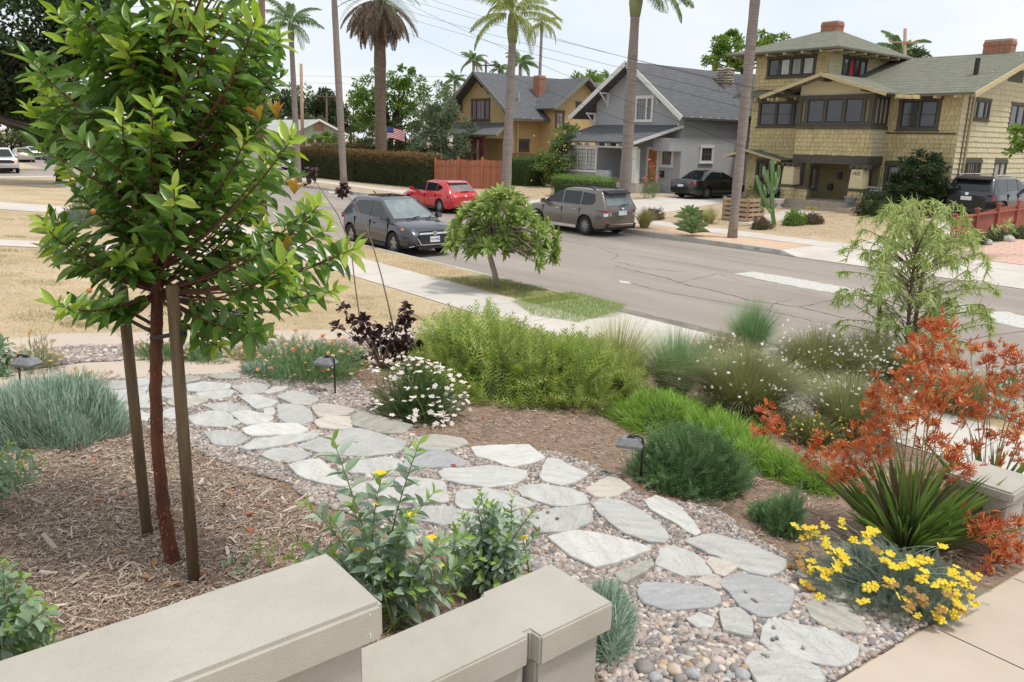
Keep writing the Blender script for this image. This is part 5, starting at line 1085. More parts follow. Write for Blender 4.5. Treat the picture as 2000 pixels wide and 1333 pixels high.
for y in (-.35, .32): MB().beam((1.22, y, 1.0), (1.05, y+.55 if y < 0 else y+.3, 1.07), .02, .015).build('wiper', m_plastic, c1)
# ---- silver-brown estate-like SUV opposite
L2 = 4.6; f2 = lambda x: x
spec2 = dict(L=L2, W=1.80, H=1.69, wb=2.64, fo=.94, r=.355, zb=.27, top=[(-2.3, 1.0), (-2.1, 1.06), (-1.2, 1.07), (.8, 1.02), (1.2, 1.0), (1.9, .93), (2.2, .84), (2.3, .72)], sillm=m_chrome,
  cab=[(.95, 1.32, -2.28, .87), (1.08, 1.10, -2.22, .85), (1.3, .68, -2.08, .79), (1.52, .24, -1.93, .725), (1.64, -.02, -1.85, .67)], gz=(1.10, 1.55), rgz=(1.12, 1.50), rwm=m_cglassP,
  side=[[(.98, 1.10), (.02, 1.10), (.02, 1.56), (.24, 1.52), (.66, 1.31)], [(-.05, 1.10), (-.95, 1.10), (-.95, 1.56), (-.05, 1.56)], [(-1.02, 1.10), (-1.6, 1.13), (-1.72, 1.26), (-1.62, 1.5), (-1.02, 1.55)]], mir=(.95, 1.12), handles=(.2, -.75), doors=(-.015, 1.05, -.98), spokes=10, spw=.03, hm=m_chrome,
  bits=[('tail_lamp', m_tail, 'r2', [(-2.26, .56, 1.0), (-2.12, .83, 1.02), (-2.16, .83, .86), (-2.29, .56, .86)]), ('reverse_lamp', m_head, 'r2', [(-2.29, .56, .855), (-2.17, .83, .855), (-2.2, .82, .74), (-2.3, .56, .76)]),
   ('licence_plate', m_plate, 'r', [(-2.335, -.20, .78), (-2.335, .20, .78), (-2.325, .20, .94), (-2.325, -.20, .94)]), ('bumper_skirt', m_plastic, 'r', [(-2.2, -.80, .27), (-2.2, .80, .27), (-2.3, .74, .48), (-2.3, -.74, .48)]), ('bumper_trim', m_chrome, 'r', [(-2.315, -.6, .45), (-2.315, .6, .45), (-2.315, .6, .475), (-2.315, -.6, .475)]), ('reflector', m_tail, 'r2', [(-2.27, .55, .5), (-2.2, .78, .5), (-2.2, .78, .55), (-2.27, .55, .55)]),
   ('headlamp', m_head, 's2', [(2.1, .77, .78), (1.72, .87, .84), (1.72, .87, .93), (2.05, .78, .90)]), ('emblem', m_chrome, 'r', [(-2.318, -.06, .99), (-2.318, .06, .99), (-2.31, .05, 1.05), (-2.31, -.05, 1.05)])])
c2 = car('brown-grey estate-like SUV with roof rails parked across the street', paint('brown_grey_metallic', (.16,.14,.12), .45), spec2, (-22.05, FC-.14-.95, 0), math.pi, 'cars parked along the street')
for s_ in (-1, 1): MB().tube([(.35, s_*.58, 1.63), (.25, s_*.6, 1.72), (-1.2, s_*.6, 1.73), (-1.5, s_*.6, 1.65)], .022, 6).build('roof_rail', m_plastic, c2)
MB().hexa([(-1.85, -.6, 1.56), (-1.85, .6, 1.56), (-2.13, .56, 1.52), (-2.13, -.56, 1.52), (-1.85, -.6, 1.64), (-1.85, .6, 1.64), (-2.13, .56, 1.56), (-2.13, -.56, 1.56)]).build('spoiler', m_plastic, c2)
MB().beam((-2.28, .05, 1.14), (-2.26, -.35, 1.17), .03, .02).build('wiper', m_plastic, c2)
# ---- red hatchback
spec3 = dict(L=4.42, W=1.755, H=1.465, wb=2.64, fo=.88, r=.315, zb=.2, top=[(-2.2, .86), (-2.0, .93), (-1.2, .93), (.8, .89), (1.2, .88), (1.8, .79), (2.1, .68), (2.21, .6)],
  cab=[(.82, 1.36, -2.05, .83), (.94, 1.12, -1.98, .81), (1.14, .66, -1.78, .735), (1.32, .24, -1.56, .665), (1.42, -.08, -1.42, .60)], gz=(.96, 1.34), rgz=(.98, 1.33), rwm=m_cglassP,
  side=[[(1.0, .96), (-.05, .96), (-.05, 1.34), (.2, 1.31), (.62, 1.13)], [(-.12, .96), (-.95, .97), (-.95, 1.31), (-.12, 1.34)], [(-1.0, .975), (-1.1, .98), (-1.45, 1.12), (-1.3, 1.22), (-1.0, 1.29)]], mir=(.95, 1.0), handles=(.1, -.85), doors=(-.085, 1.05, -1.0), spokes=7, spw=.045,
  bits=[('tail_lamp', m_plastic, 'r2', [(-2.13, .48, .84), (-1.85, .81, .90), (-1.92, .82, .72), (-2.16, .5, .72)]), ('tail_lamp_lens', m_head, 'r2', [(-2.16, .52, .79), (-2.02, .72, .81), (-2.03, .72, .75), (-2.165, .52, .74)]), ('licence_plate', m_plate, 'r', [(-2.225, -.18, .44), (-2.225, .18, .44), (-2.225, .18, .58), (-2.225, -.18, .58)]),
   ('diffuser', m_plastic, 'r', [(-2.18, -.6, .22), (-2.18, .6, .22), (-2.21, .55, .36), (-2.21, -.55, .36)]), ('emblem', m_chrome, 'r', [(-2.185, -.06, .76), (-2.185, .06, .76), (-2.175, .06, .85), (-2.175, -.06, .85)]), ('rub_strip', paint('pale_red', (.6,.12,.10)), 's2', [(-.95, .885, .6), (.95, .885, .6), (.95, .885, .625), (-.95, .885, .625)])])
c3 = car('bright red hatchback parked across the street by the wooden fence', paint('bright_red', (.55,.012,.018), .1), spec3, (-31.65, FC-.14-.95, 0), math.pi, 'cars parked along the street')
for y in (-.42, .42): MB().tube([(-2.2, y, .3), (-2.26, y, .3)], .05, 10).build('exhaust', m_chrome, c3)
MB().beam((-1.97, .1, .99), (-1.97, -.3, 1.0), .025, .02).build('wiper', m_plastic, c3)
MB().hexa([(-1.4, -.55, 1.37), (-1.4, .55, 1.37), (-1.66, .52, 1.34), (-1.66, -.52, 1.34), (-1.4, -.55, 1.43), (-1.4, .55, 1.43), (-1.66, .52, 1.38), (-1.66, -.52, 1.38)]).build('spoiler', paint('bright_red', ()), c3)
# ---- saloons
def saloon(label, pm, loc, hd, Lc=4.6, group='cars', s=1.0, cat='car', tail=True):
    sp = dict(L=Lc, W=1.76, H=1.42, wb=2.68, fo=.85, r=.315, zb=.2, top=[(-2.3, .86), (-2.1, .95), (-1.4, .96), (.9, .90), (1.3, .88), (1.9, .78), (2.2, .66), (2.3, .58)],
     cab=[(.86, 1.35, -1.62, .81), (.97, 1.10, -1.45, .79), (1.15, .7, -1.15, .73), (1.3, .34, -.9, .665), (1.38, .05, -.72, .61)], gz=(.98, 1.31), wsm=m_cglass,
     side=[[(1.0, .98), (.02, .98), (.02, 1.31), (.25, 1.29), (.66, 1.13)], [(-.05, .98), (-1.05, .98), (-.98, 1.18), (-.8, 1.3), (-.05, 1.31)]], mir=(.95, 1.0), handles=(.15, -.8), doors=(-.015, 1.05), spokes=5, spw=.06,
     bits=[('tail_lamp', m_tail, 'r2', [(-2.27, .45, .84), (-2.1, .8, .87), (-2.12, .8, .74), (-2.3, .45, .72)]), ('headlamp', m_head, 'f2', [(2.24, .45, .60), (2.05, .76, .63), (2.0, .76, .72), (2.18, .5, .69)]), ('licence_plate', m_plate, 'r', [(-2.325, -.17, .6), (-2.325, .17, .6), (-2.315, .17, .72), (-2.315, -.17, .72)]), ('grille', m_plastic, 'f', [(2.29, -.4, .42), (2.29, .4, .42), (2.28, .4, .56), (2.28, -.4, .56)])], cat=cat)
    return car(label, pm, sp, loc, hd, group)
zd = .605
saloon('black saloon parked in the driveway beside the grey house', paint('black_paint_gloss', (.012,.013,.014), .1), (-26.25, 34.4, zd+.002), math.pi/2, group='cars in driveways')
saloon('dark maroon car mostly hidden behind a palm beside the grey house', paint('maroon', (.10,.012,.018), .2), (-25.0, 40.5, zd+.002), math.pi/2, group='cars in driveways')
saloon('silver-white saloon parked on the side street before the green bungalow', paint('silver', (.55,.56,.57), .3), (X0+1.1, 33.4, 0), -math.pi/2, group='cars on far streets')
saloon('tan saloon with red tail lamps far down the street', paint('champagne', (.40,.36,.29), .3), (-96, 12.6, 0), math.pi, group='cars on far streets')
saloon('pale silver car farthest down the street at left', paint('silver', ()), (-104, 14.7, 0), math.pi, group='cars on far streets')
saloon('dark slate car parked right of the silver one, far down the street', paint('slate', (.10,.12,.14), .3), (-98.5, 16.0, 0), math.pi, group='cars on far streets')
saloon('dark blue car half hidden behind the young tree at left', paint('navy', (.02,.03,.06), .3), (-80, 20.8, 0), math.pi, group='cars on far streets')
# ---- black three-row SUV in the right driveway
spec4 = dict(L=4.94, W=1.99, H=1.77, wb=2.82, fo=.95, r=.37, zb=.26, top=[(-2.46, 1.08), (-2.25, 1.13), (-1.2, 1.13), (.9, 1.07), (1.3, 1.05), (2.1, .96), (2.4, .84), (2.47, .74)],
  cab=[(1.02, 1.45, -2.42, .95), (1.14, 1.24, -2.36, .93), (1.36, .8, -2.2, .86), (1.58, .36, -2.04, .785), (1.71, .06, -1.95, .72)], gz=(1.16, 1.62), rgz=(1.16, 1.6), mirm=m_plastic,
  side=[[(1.1, 1.16), (.1, 1.16), (.1, 1.62), (.35, 1.58), (.78, 1.38)], [(.03, 1.16), (-.95, 1.16), (-.95, 1.62), (.03, 1.62)], [(-1.02, 1.16), (-1.9, 1.2), (-1.85, 1.45), (-1.7, 1.6), (-1.02, 1.62)]], mir=(1.08, 1.2), handles=(.3, -.8), doors=(.065, 1.2, -.98), spokes=5, spw=.07,
  bits=[('tail_lamp', m_tail, 'r2', [(-2.46, .42, .98), (-2.18, .94, 1.02), (-2.2, .94, .80), (-2.46, .62, .90)]), ('licence_plate', m_plate, 'r', [(-2.49, -.2, .80), (-2.49, .2, .80), (-2.485, .2, .95), (-2.485, -.2, .95)]), ('emblem', m_chrome, 'r', [(-2.475, -.06, 1.0), (-2.475, .06, 1.0), (-2.465, .06, 1.1), (-2.465, -.06, 1.1)]), ('bumper_skirt', m_plastic, 'r', [(-2.4, -.85, .3), (-2.4, .85, .3), (-2.46, .8, .5), (-2.46, -.8, .5)])])
p4 = onZ(1925, 428, .6)
c4 = car('black three-row SUV parked beside the shingled house, rear towards us', paint('black_paint_gloss', ()), spec4, (-13.35, 36.4, .605), math.pi/2, 'cars in driveways')
for s_ in (-1, 1): MB().tube([(.4, s_*.66, 1.71), (.3, s_*.68, 1.77), (-1.6, s_*.68, 1.78), (-1.75, s_*.66, 1.70)], .02, 6).build('roof_rail', m_chrome, c4)
MB().hexa([(-1.95, -.68, 1.64), (-1.95, .68, 1.64), (-2.25, .64, 1.6), (-2.25, -.64, 1.6), (-1.95, -.68, 1.72), (-1.95, .68, 1.72), (-2.25, .64, 1.64), (-2.25, -.64, 1.64)]).build('spoiler', m_plastic, c4)
# ---- white pickup
spec5 = dict(L=5.4, W=1.98, H=1.85, wb=3.4, fo=.9, r=.37, zb=.38, top=[(-2.7, 1.2), (-.75, 1.2), (.9, 1.2), (1.2, 1.17), (2.4, 1.12), (2.65, 1.05), (2.7, .9)], cat='pickup',
  cab=[(1.1, 1.3, -.75, .92), (1.2, 1.2, -.72, .90), (1.5, .8, -.68, .82), (1.74, .5, -.62, .76), (1.82, .4, -.58, .72)], gz=(1.22, 1.7), side=[[(1.05, 1.22), (-.45, 1.22), (-.45, 1.7), (.52, 1.7)]], mir=(1.0, 1.3), handles=(-.2,), doors=(-.62, 1.15), spokes=5, spw=.07, wsm=m_cglass,
  bits=[('grille', m_plastic, 'f', [(2.715, -.6, .78), (2.715, .6, .78), (2.71, .6, 1.0), (2.71, -.6, 1.0)]), ('headlamp', m_amber, 'f2', [(2.66, .64, .8), (2.5, .9, .8), (2.5, .9, 1.0), (2.65, .64, 1.0)]), ('bumper', m_chrome, 'f', [(2.73, -.9, .42), (2.73, .9, .42), (2.73, .9, .66), (2.73, -.9, .66)])])
car('white pickup truck driving towards us at the far left edge', paint('white_gloss', (.68,.68,.67), 0), spec5, (-73.6, 8.1, 0), 0, 'cars on far streets')
# ================================================================ GARDEN PLANTS
HH = np.array((FW[0], FW[1], 0.)); HH /= np.linalg.norm(HH); RH = np.array((RI[0], RI[1], 0.)); RH /= np.linalg.norm(RH); ZZ = np.array((0, 0, 1.))
def vp(px, py, base, off=0):
    """pixel -> point in the upright plane through the plant's foot (facing us), off metres behind it"""
    d = ray(px, py); return CP + d*(((np.asarray(base)-CP) @ HH+off)/(d @ HH))
def tubes(name, paths, rads, m, parent, n=5, smooth=True):
    s = MB()
    for p, r in zip(paths, rads): s.tube(p, r, n)
    return s.build(name, m, parent, smooth=smooth)
LUMP = np.random.default_rng(3).normal(size=(40, 4, 3))
def dome(c, rx, ry, h, n, inner=.7, low=0.0, lumpy=.15):
    d = rng.normal(size=(n, 3)); d[:, 2] = np.abs(d[:, 2])+low; d = norm(d); r = (inner+(1-inner)*rng.random(n))[:, None]
    ph = LUMP[int(abs(c[0]*97+c[1]*31)) % 40]; lum = 1+lumpy*sum(np.sin(d @ ph[k]*(3.5+2.2*k)+ph[k][0]*5)/(1+.5*k) for k in range(4))
    r = r*lum[:, None]
    loc = d*r*np.array((rx, ry, h)); P_ = c+loc[:, :1]*RH+loc[:, 1:2]*HH+loc[:, 2:]*ZZ
    nn = norm(d[:, :1]/rx*RH+d[:, 1:2]/ry*HH+d[:, 2:]/h*ZZ); return P_, nn
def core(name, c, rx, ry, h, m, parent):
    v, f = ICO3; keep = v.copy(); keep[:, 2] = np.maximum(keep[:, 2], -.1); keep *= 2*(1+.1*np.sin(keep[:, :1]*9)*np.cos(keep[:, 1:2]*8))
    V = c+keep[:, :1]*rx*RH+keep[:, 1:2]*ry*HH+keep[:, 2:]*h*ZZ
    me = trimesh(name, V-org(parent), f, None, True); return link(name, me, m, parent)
def pinnate(pairs, ang=55, ln=.42, w=.05, droop=-.15):
    v = []; f = []
    for i in range(pairs):
        x = .08+.9*i/pairs; l = ln*(1-.55*i/pairs)
        for s in (-1, 1):
            a = math.radians(ang); k = len(v); z = droop*x*x
            v += [(x, 0, z), (x+w, 0, z), (x+l*math.cos(a), s*l*math.sin(a), z+.05*l)]; f.append((k, k+1, k+2) if s > 0 else (k, k+2, k+1))
    k = len(v); v += [(0, -.012, 0), (0, .012, 0), (1, 0, droop)]; f.append((k, k+1, k+2))
    return np.array(v, float), np.array(f)
PIN = pinnate(5, 46, .55, .10); PINF = pinnate(9, 62, .5, .06, -.1)
m_gcore = mat('core_shade_green', (.05,.07,.025), .95)  # dark solid cores in plants and hedges, inner shade as colour
m_score = mat('core_shade_grey', (.10,.13,.09), .95)  # greyer core colour, painted shade inside the silvery plants
# ---------------------------------------------------------------- young strawberry tree with two stakes
ab = hitz(338, 1102); tree = thing('strawberry_tree', 'young strawberry tree with red-brown trunk and glossy leaves in the near bed', 'tree', ab)
m_abark = mat('red_peeling_bark', (.07,.022,.013), .65, col2=(.19,.065,.032), scale=9, bump=.9, bscale=30, stretch=(1, 1, .35)); m_atwig = mat('red_twig', (.12,.045,.03), .5)
m_aleaf = leafmat('glossy_leaf', [(.07,.15,.025),(.11,.22,.035),(.16,.29,.045),(.08,.17,.03),(.21,.35,.06)], .28, .3, .6)
m_ayoung = leafmat('young_leaf', [(.27,.42,.06),(.36,.50,.07),(.42,.52,.09),(.31,.45,.06)], .3, .4, .5)
m_arusset = leafmat('russet_tip_leaf', [(.45,.25,.05),(.42,.33,.06),(.50,.20,.06)], .35, .3)
TP = [(340,1112),(330,1060),(318,985),(308,880),(304,760),(306,650),(306,540),(299,430),(306,300),(318,190),(330,110),(342,40),(352,-40),(356,-140)]
tp = np.array([vp(a, b, ab) for a, b in TP]); tr_ = np.interp(np.arange(len(TP)), [0, 3, 6, 9, 13], [.044, .033, .031, .026, .010])
pts = []; rr_ = []
for i in range(len(tp)-1):
    for k in range(6): t_ = k/6; pts.append(tp[i]*(1-t_)+tp[i+1]*t_+rng.normal(0, .002, 3)); rr_.append((tr_[i]*(1-t_)+tr_[i+1]*t_)*(1+.035*rng.normal()))
MB().tube(pts, rr_, 12).build('trunk', m_abark, tree, smooth=True)
bp_ = np.array(pts); k = 420; ii = rng.integers(4, len(pts)-10, k); dd_ = rdir(k); dd_[:, 2] -= .6
foliage('peeling_bark', [place(RHOMB, bp_[ii]+norm(dd_*np.array((1, 1, 0)))*.032+rng.normal(0, .01, (k, 3))*np.array((0, 0, 1)), dd_, .03*rng.random(k)+.008, .012)], leafmat('bark_flake', [(.16,.04,.02),(.28,.09,.04),(.34,.14,.07)], .7, .1), tree)
TIPS = [(110,20),(122,75),(60,112),(190,25),(235,45),(245,90),(215,70),(300,8),(345,135),(400,40),(462,18),(500,30),(548,70),(530,88),(452,130),(478,112),(370,160),(290,165),(300,195),(320,240),(352,262),(275,185),(180,130),(100,175),(92,205),(58,215),(462,235),(482,262),(512,238),(432,245),(385,365),(402,372),(340,362),(250,310),(190,312),(108,420),(100,455),(85,432),(95,485),(122,505),(252,485),(240,505),(282,455),(442,492),(482,478),(512,482),(562,505),(540,515),(598,408),(622,395),(642,440),(662,492),(690,480),(652,562),(602,585),(562,545),(482,605),(502,645),(525,655),(462,630),(432,670),(150,585),(110,592),(182,605),(222,575),(520,440),(480,400),(430,320),(530,300),(570,265),(470,330),(210,240),(150,270),(240,220),(130,330),(160,380),(230,400),(380,90),(420,170),(480,180),(270,60),(150,60),(70,160)]
RUS = [(505,238),(540,232),(575,380),(560,492)]
branch = []; LP = []; LD = []; LN = []; LL = []; YP = []; YD = []; YN = []; YL = []
def abranch(tip, young, nleaf=27):
    tip = np.asarray(tip); hd = np.linalg.norm((tip-ab) @ np.array([[1, 0], [0, 1], [0, 0]])); z0 = min(max(tip[2]-.15-.5*hd, ab[2]+1.58), tp[-2][2])
    b0 = np.array([np.interp(z0, tp[:, 2], tp[:, j]) for j in range(3)]); mid = b0*.4+tip*.6+np.array((0, 0, -.02-.10*hd))+rng.normal(0, .07, 3)
    cv = curve(b0, mid, tip, 9); branch.append(cv); seg = np.linalg.norm(np.diff(cv, axis=0), axis=1).sum(); dt = norm(cv[-1]-cv[-3]); dt = norm(dt+np.array((0, 0, .55))+rng.normal(0, .3, 3))
    n1 = nleaf; span = min(.5, seg*.7)
    for i in range(n1):
        s = 1-((i/11*.13) if i < 11 else .13+(i-11)/(n1-11)*(span-.13))/seg; s = max(.1, s); q = np.array([np.interp(s, np.linspace(0, 1, 9), cv[:, j]) for j in range(3)]); an = i*2.4+rng.random(); a = np.cross(dt, (.3, .7, .2)); a = norm(a); b = np.cross(dt, a)
        op = math.radians(28+42*min(1, i/6)+12*rng.random()); d = dt*math.cos(op)+(a*math.cos(an)+b*math.sin(an))*math.sin(op)+np.array((0, 0, -.12*(i/n1)))
        l = .130*rng.uniform(.62, 1.15)*(.8 if i < 3 else 1)
        nrm = dt*.6+np.array((0, 0, .5))-HH*.35+rng.normal(0, .5, 3)
        if young and i < 8: YP.append(q); YD.append(d); YN.append(nrm); YL.append(l*.92)
        else: LP.append(q); LD.append(d); LN.append(nrm); LL.append(l)
for j, (a, b) in enumerate(TIPS): abranch(vp(a, b+6, ab, rng.uniform(-.55, .35)), rng.random() < .8)
cz_ = vp(300, 300, ab); 
for k in range(80):
    a = rng.uniform(50, 570); b = rng.uniform(-60, 500)
    if ((a-315)/270)**2+((b-300)/390)**2 > .95: continue
    abranch(vp(a, b, ab, rng.uniform(-.35, .75)), rng.random() < .35, 22)
for k in range(22):      # crown above the frame
    abranch(vp(rng.uniform(120, 520), rng.uniform(-260, -40), ab, rng.uniform(-.6, .6)), True, 16)
tubes('branches', branch, [np.linspace(.008, .0028, 9) for _ in branch], m_atwig, tree, 5)['kind'] = 'stuff'
LP, LD, LN, LL = map(np.array, (LP, LD, LN, LL)); YP, YD, YN, YL = map(np.array, (YP, YD, YN, YL))
leaf_objects('leaf', LEAF, LP, LD, LL, LL*.36, m_aleaf, tree, LN, limit=200, rest='foliage'); leaf_objects('young_leaf', LEAF, YP, YD, YL, YL*.36, m_ayoung, tree, YN, limit=100, rest='young_foliage')
rp = []; rd_ = []
for a, b in RUS:
    c_ = vp(a, b, ab, -.3)
    for k in range(7): rp.append(c_); rd_.append(np.array((rng.normal(0, .35), rng.normal(0, .35), 1)))
leaf_objects('russet_leaf', LEAF, rp, rd_, .085, .03, m_arusset, tree)
m_fruit = mat('orange_fruit', (.60,.20,.04), .6, bump=.3, bscale=200)
for a, b in ((174,568),(182,413)): MB().lathe(vp(a, b, ab, -.45), [(.003, -.012), (.011, -.006), (.012, .004), (.004, .012)], 10).build('fruit', m_fruit, tree, smooth=True)
m_stake = mat('weathered_pole', (.10,.065,.035), .85, col2=(.21,.145,.08), scale=10, bump=.6, bscale=60, stretch=(3, 3, .3))
def stake(label, a, b, r, base=None, grp=None):
    p0 = hitz(*a) if base is None else base; p1 = vp(*b, p0); t = thing('tree_stake', label, 'stake', p0, grp); u = norm(p1-p0)
    MB().tube([p0-u*.1, p0+(p1-p0)*.5, p1], [r*1.04, r, r*.97], 14).build('pole', m_stake, t, smooth=True); MB().tube([p1-u*.001, p1+u*.006], [r*.97, r*.8], 14).build('pole_top', m_stake, t); return p0, p1
s0 = stake('left round wooden stake beside the strawberry tree trunk', (288, 1045), (238, 560), .031); s1 = stake('right round wooden stake beside the strawberry tree trunk', (380, 1137), (336, 560), .031)
m_tie = mat('black_rubber_tie', (.02,.02,.02), .6)
def tie(label, a, b, sag):
    t = thing('tree_tie', label, 'tie', a); d = norm(b-a); sd = norm(np.cross(d, ZZ))
    for s in (-1, 1):
        MB().beam(a+sd*s*.036, b+sd*s*.03, .004, .022).build('strap', m_tie, t)
    MB().tube([a-d*.04-ZZ*.011, a-d*.04+ZZ*.011], .012, 8).build('nail_tab', m_tie, t)
tA = vp(243, 612, s0[0]); tB = vp(304, 645, ab); tC = vp(350, 652, s1[0])
tie('black rubber tie from the left stake to the strawberry tree trunk', tA, tB, 0); tie('black rubber tie from the right stake to the strawberry tree trunk', tC, vp(304, 660, ab), 0)
# ---------------------------------------------------------------- leafy shrubs on stems
def stem_shrub(name, label, cat, base, tips, m, T=LEAF, ll=.07, lw=.42, gap=.035, off=.25, lim=250, bare=.25, stemm=None, grp=None, opp=True, young=None, curl=.3, seed_off=None):
    t = thing(name, label, cat, base, grp); paths = []; P_ = []; D_ = []; N_ = []; L_ = []; YP = []; YD = []; YN = []
    for i, (a, b) in enumerate(tips):
        tip = vp(a, b, base, rng.uniform(-off, off)); st = base+RH*rng.normal(0, .09)+HH*rng.normal(0, .08); st[2] = base[2]
        mid = st*.5+tip*.5+RH*rng.normal(0, .03)+ZZ*.04+(st-tip)*np.array((.15, .15, 0)); cv = curve(st, mid, tip, 10); paths.append(cv); ln = np.linalg.norm(np.diff(cv, axis=0), axis=1).sum(); n = int(ln*(1-bare)/gap)
        for j in range(n):
            s = 1-(1-bare)*j/max(1, n); q = np.array([np.interp(s, np.linspace(0, 1, 10), cv[:, k]) for k in range(3)]); k0 = min(8, int(s*9)); dt = norm(cv[k0+1]-cv[k0]); a_ = norm(np.cross(dt, (math.cos(j*1.57), math.sin(j*1.57), .1))); b_ = np.cross(dt, a_)
            for sgn in ((-1, 1) if opp else (1,)):
                op = math.radians(35+28*min(1, j/4)+10*rng.random()); d = dt*math.cos(op)+a_*sgn*math.sin(op)+b_*rng.normal(0, .15); l = ll*rng.uniform(.75, 1.15)*(.7 if j < 2 else 1)
                if young is not None and j < 2: YP.append(q); YD.append(d); YN.append(dt+rng.normal(0, .3, 3)); continue
                P_.append(q); D_.append(d); L_.append(l); N_.append(dt*.8+rng.normal(0, .35, 3)+ZZ*.3)
    tubes('stems', paths, [np.linspace(.006, .0022, 10)]*len(paths), stemm or m_gstem, t, 5)['kind'] = 'stuff'
    P_, D_, N_, L_ = map(np.array, (P_, D_, N_, L_)); leaf_objects('leaf', T, P_, D_, L_, L_*lw, m, t, N_, limit=lim, rest='foliage')
    if YP: leaf_objects('young_leaf', T, np.array(YP), np.array(YD), ll*.6, ll*.6*lw, young, t, np.array(YN), limit=40, rest='young_foliage')
    return t
m_gstem = mat('green_stem', (.16,.22,.06), .6)
m_pop = leafmat('blue_green_leaf', [(.31,.40,.29),(.38,.47,.36),(.23,.33,.20),(.46,.54,.45),(.17,.29,.10)], .5, .2); m_popy = leafmat('fresh_leaf', [(.25,.40,.08),(.32,.46,.11)], .45, .35)
pb = hitz(745, 1215); pb2 = hitz(965, 1165)
pt1 = [(652,862),(818,868),(600,985),(640,1005),(745,935),(690,990),(800,1010),(845,965),(862,1060),(780,1060),(722,1040),(905,1050),(590,1062),(652,1082),(832,1100),(762,1110),(702,1110),(882,1120),(812,1150),(742,1170),(932,1092),(612,1095),(575,1090),(790,1120),(850,1140),(900,1100),(680,1060),(640,1120),(770,1165),(830,1190),(890,1160)]
bpo = stem_shrub('poppy_bush', 'tall blue-green leafy bush with yellow poppies behind the walls', 'shrub', pb, pt1, m_pop, ll=.110, lw=.40, gap=.044, young=m_popy, off=.2)
pt2 = [(940+85*math.cos(t_)*r_, 1070+95*math.sin(t_)*r_) for t_, r_ in zip(rng.random(46)*6.28, np.sqrt(rng.random(46)))]+[(880,1075),(892,1120),(872,1050),(868,1110),(905,1150),(938,962),(1000,975),(960,985),(1040,1000),(985,1000),(1050,1040)]
bpo2 = stem_shrub('poppy_bush', 'lower dense grey-green leafy bush just left of the lower wall end', 'shrub', pb2, pt2, m_pop, ll=.066, lw=.48, gap=.028, young=m_popy, off=.25)
m_ypet = leafmat('yellow_petal', [(.80,.55,.02),(.85,.62,.04)], .5, .2)
for a, b, pr in ((742,927,bpo),(740,985,bpo),(843,1052,bpo),(1022,1053,bpo2),(700,1077,bpo),(858,1107,bpo),(803,1008,bpo)):
    c_ = vp(a, b, pb if pr is bpo else pb2, -.12); s_ = .028 if b > 980 else .034
    dd_ = np.array([RH*math.cos(k)+HH*math.sin(k)+ZZ*.5 for k in np.linspace(0, 4.71, 4)]); foliage('flower', [place(LEAFW, np.tile(c_, (4, 1)), dd_, s_, s_*1.1)], m_ypet, pr, kind=None)
fj = hitz(-10, 1290); m_fei = leafmat('grey_green_oval_leaf', [(.20,.30,.17),(.26,.37,.23),(.15,.24,.12),(.32,.42,.29)], .45, .2)
ftips = [(20,1110),(42,1130),(62,1160),(92,1188),(102,1222),(82,1242),(42,1262),(115,1255),(32,1200),(10,1160),(62,1212),(20,1230),(75,1275),(5,1095),(30,1285),(100,1282),(-20,1150),(-20,1240)]
stem_shrub('feijoa_shrub', 'grey-green oval-leaved shrub at the bottom left edge', 'shrub', fj, ftips, m_fei, LEAFW, .080, .5, .030, .15, 200, young=m_popy)
fj2 = hitz(-60, 1010); stem_shrub('feijoa_shrub', 'grey-green oval-leaved branches reaching in at the left edge above the mulch', 'shrub', fj2, [(18,868),(55,885),(85,905),(75,932),(22,925),(8,1005),(15,1022),(-30,940),(40,910),(5,890),(30,945)], m_fei, LEAFW, .072, .5, .026, .12, 150, young=m_popy)
# small weeds and grass shoots in the mulch
wb_ = hitz(525, 1115); w_ = thing('weed_shoots', 'thin bright green shoots with a yellow bud in the mulch before the wall', 'plant', wb_)
bl_ = np.array([hitz(a, b) for a, b in [(505+rng.normal(0, 5), 1085+rng.normal(0, 5)) for _ in range(14)]+[(530+rng.normal(0, 4), 1110+rng.normal(0, 4)) for _ in range(10)]]); foliage('shoots', [place(BLADE, bl_, rng.normal(0, .12, (24, 3))+ZZ, .2*rng.uniform(.5, 1.1, 24), .005)], m_popy, w_)
lp_ = np.array([hitz(475+rng.normal(0, 18), 1115+rng.normal(0, 12)) for _ in range(26)]); foliage('leaves', [place(LEAFW, lp_+ZZ*.02, rdir(26, .6), .045, .018)], m_fei, w_)
# ---------------------------------------------------------------- mounds
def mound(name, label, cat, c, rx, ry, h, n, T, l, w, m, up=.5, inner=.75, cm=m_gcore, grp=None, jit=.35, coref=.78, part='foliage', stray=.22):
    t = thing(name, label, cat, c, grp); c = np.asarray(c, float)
    if coref: core('shade_core', c, rx*coref, ry*coref, h*coref, cm, t)
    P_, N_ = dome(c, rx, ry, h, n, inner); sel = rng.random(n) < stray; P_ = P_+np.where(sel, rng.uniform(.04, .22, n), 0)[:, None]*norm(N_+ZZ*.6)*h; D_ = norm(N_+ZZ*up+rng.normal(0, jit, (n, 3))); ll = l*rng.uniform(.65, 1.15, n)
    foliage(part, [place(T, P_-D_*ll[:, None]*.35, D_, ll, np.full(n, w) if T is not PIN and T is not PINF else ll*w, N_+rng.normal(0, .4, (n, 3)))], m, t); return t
m_lav = leafmat('silver_lavender', [(.26,.37,.26),(.36,.47,.36),(.44,.55,.46),(.20,.30,.20),(.52,.62,.54)], .7, .15)
lc = hitz(95, 845); mound('lavender_mound', 'silvery green lavender mound at the left edge of the path', 'shrub', lc, .66, .5, .36, 9000, BLADE, .125, .010, m_lav, up=.9, jit=.22, cm=m_score)
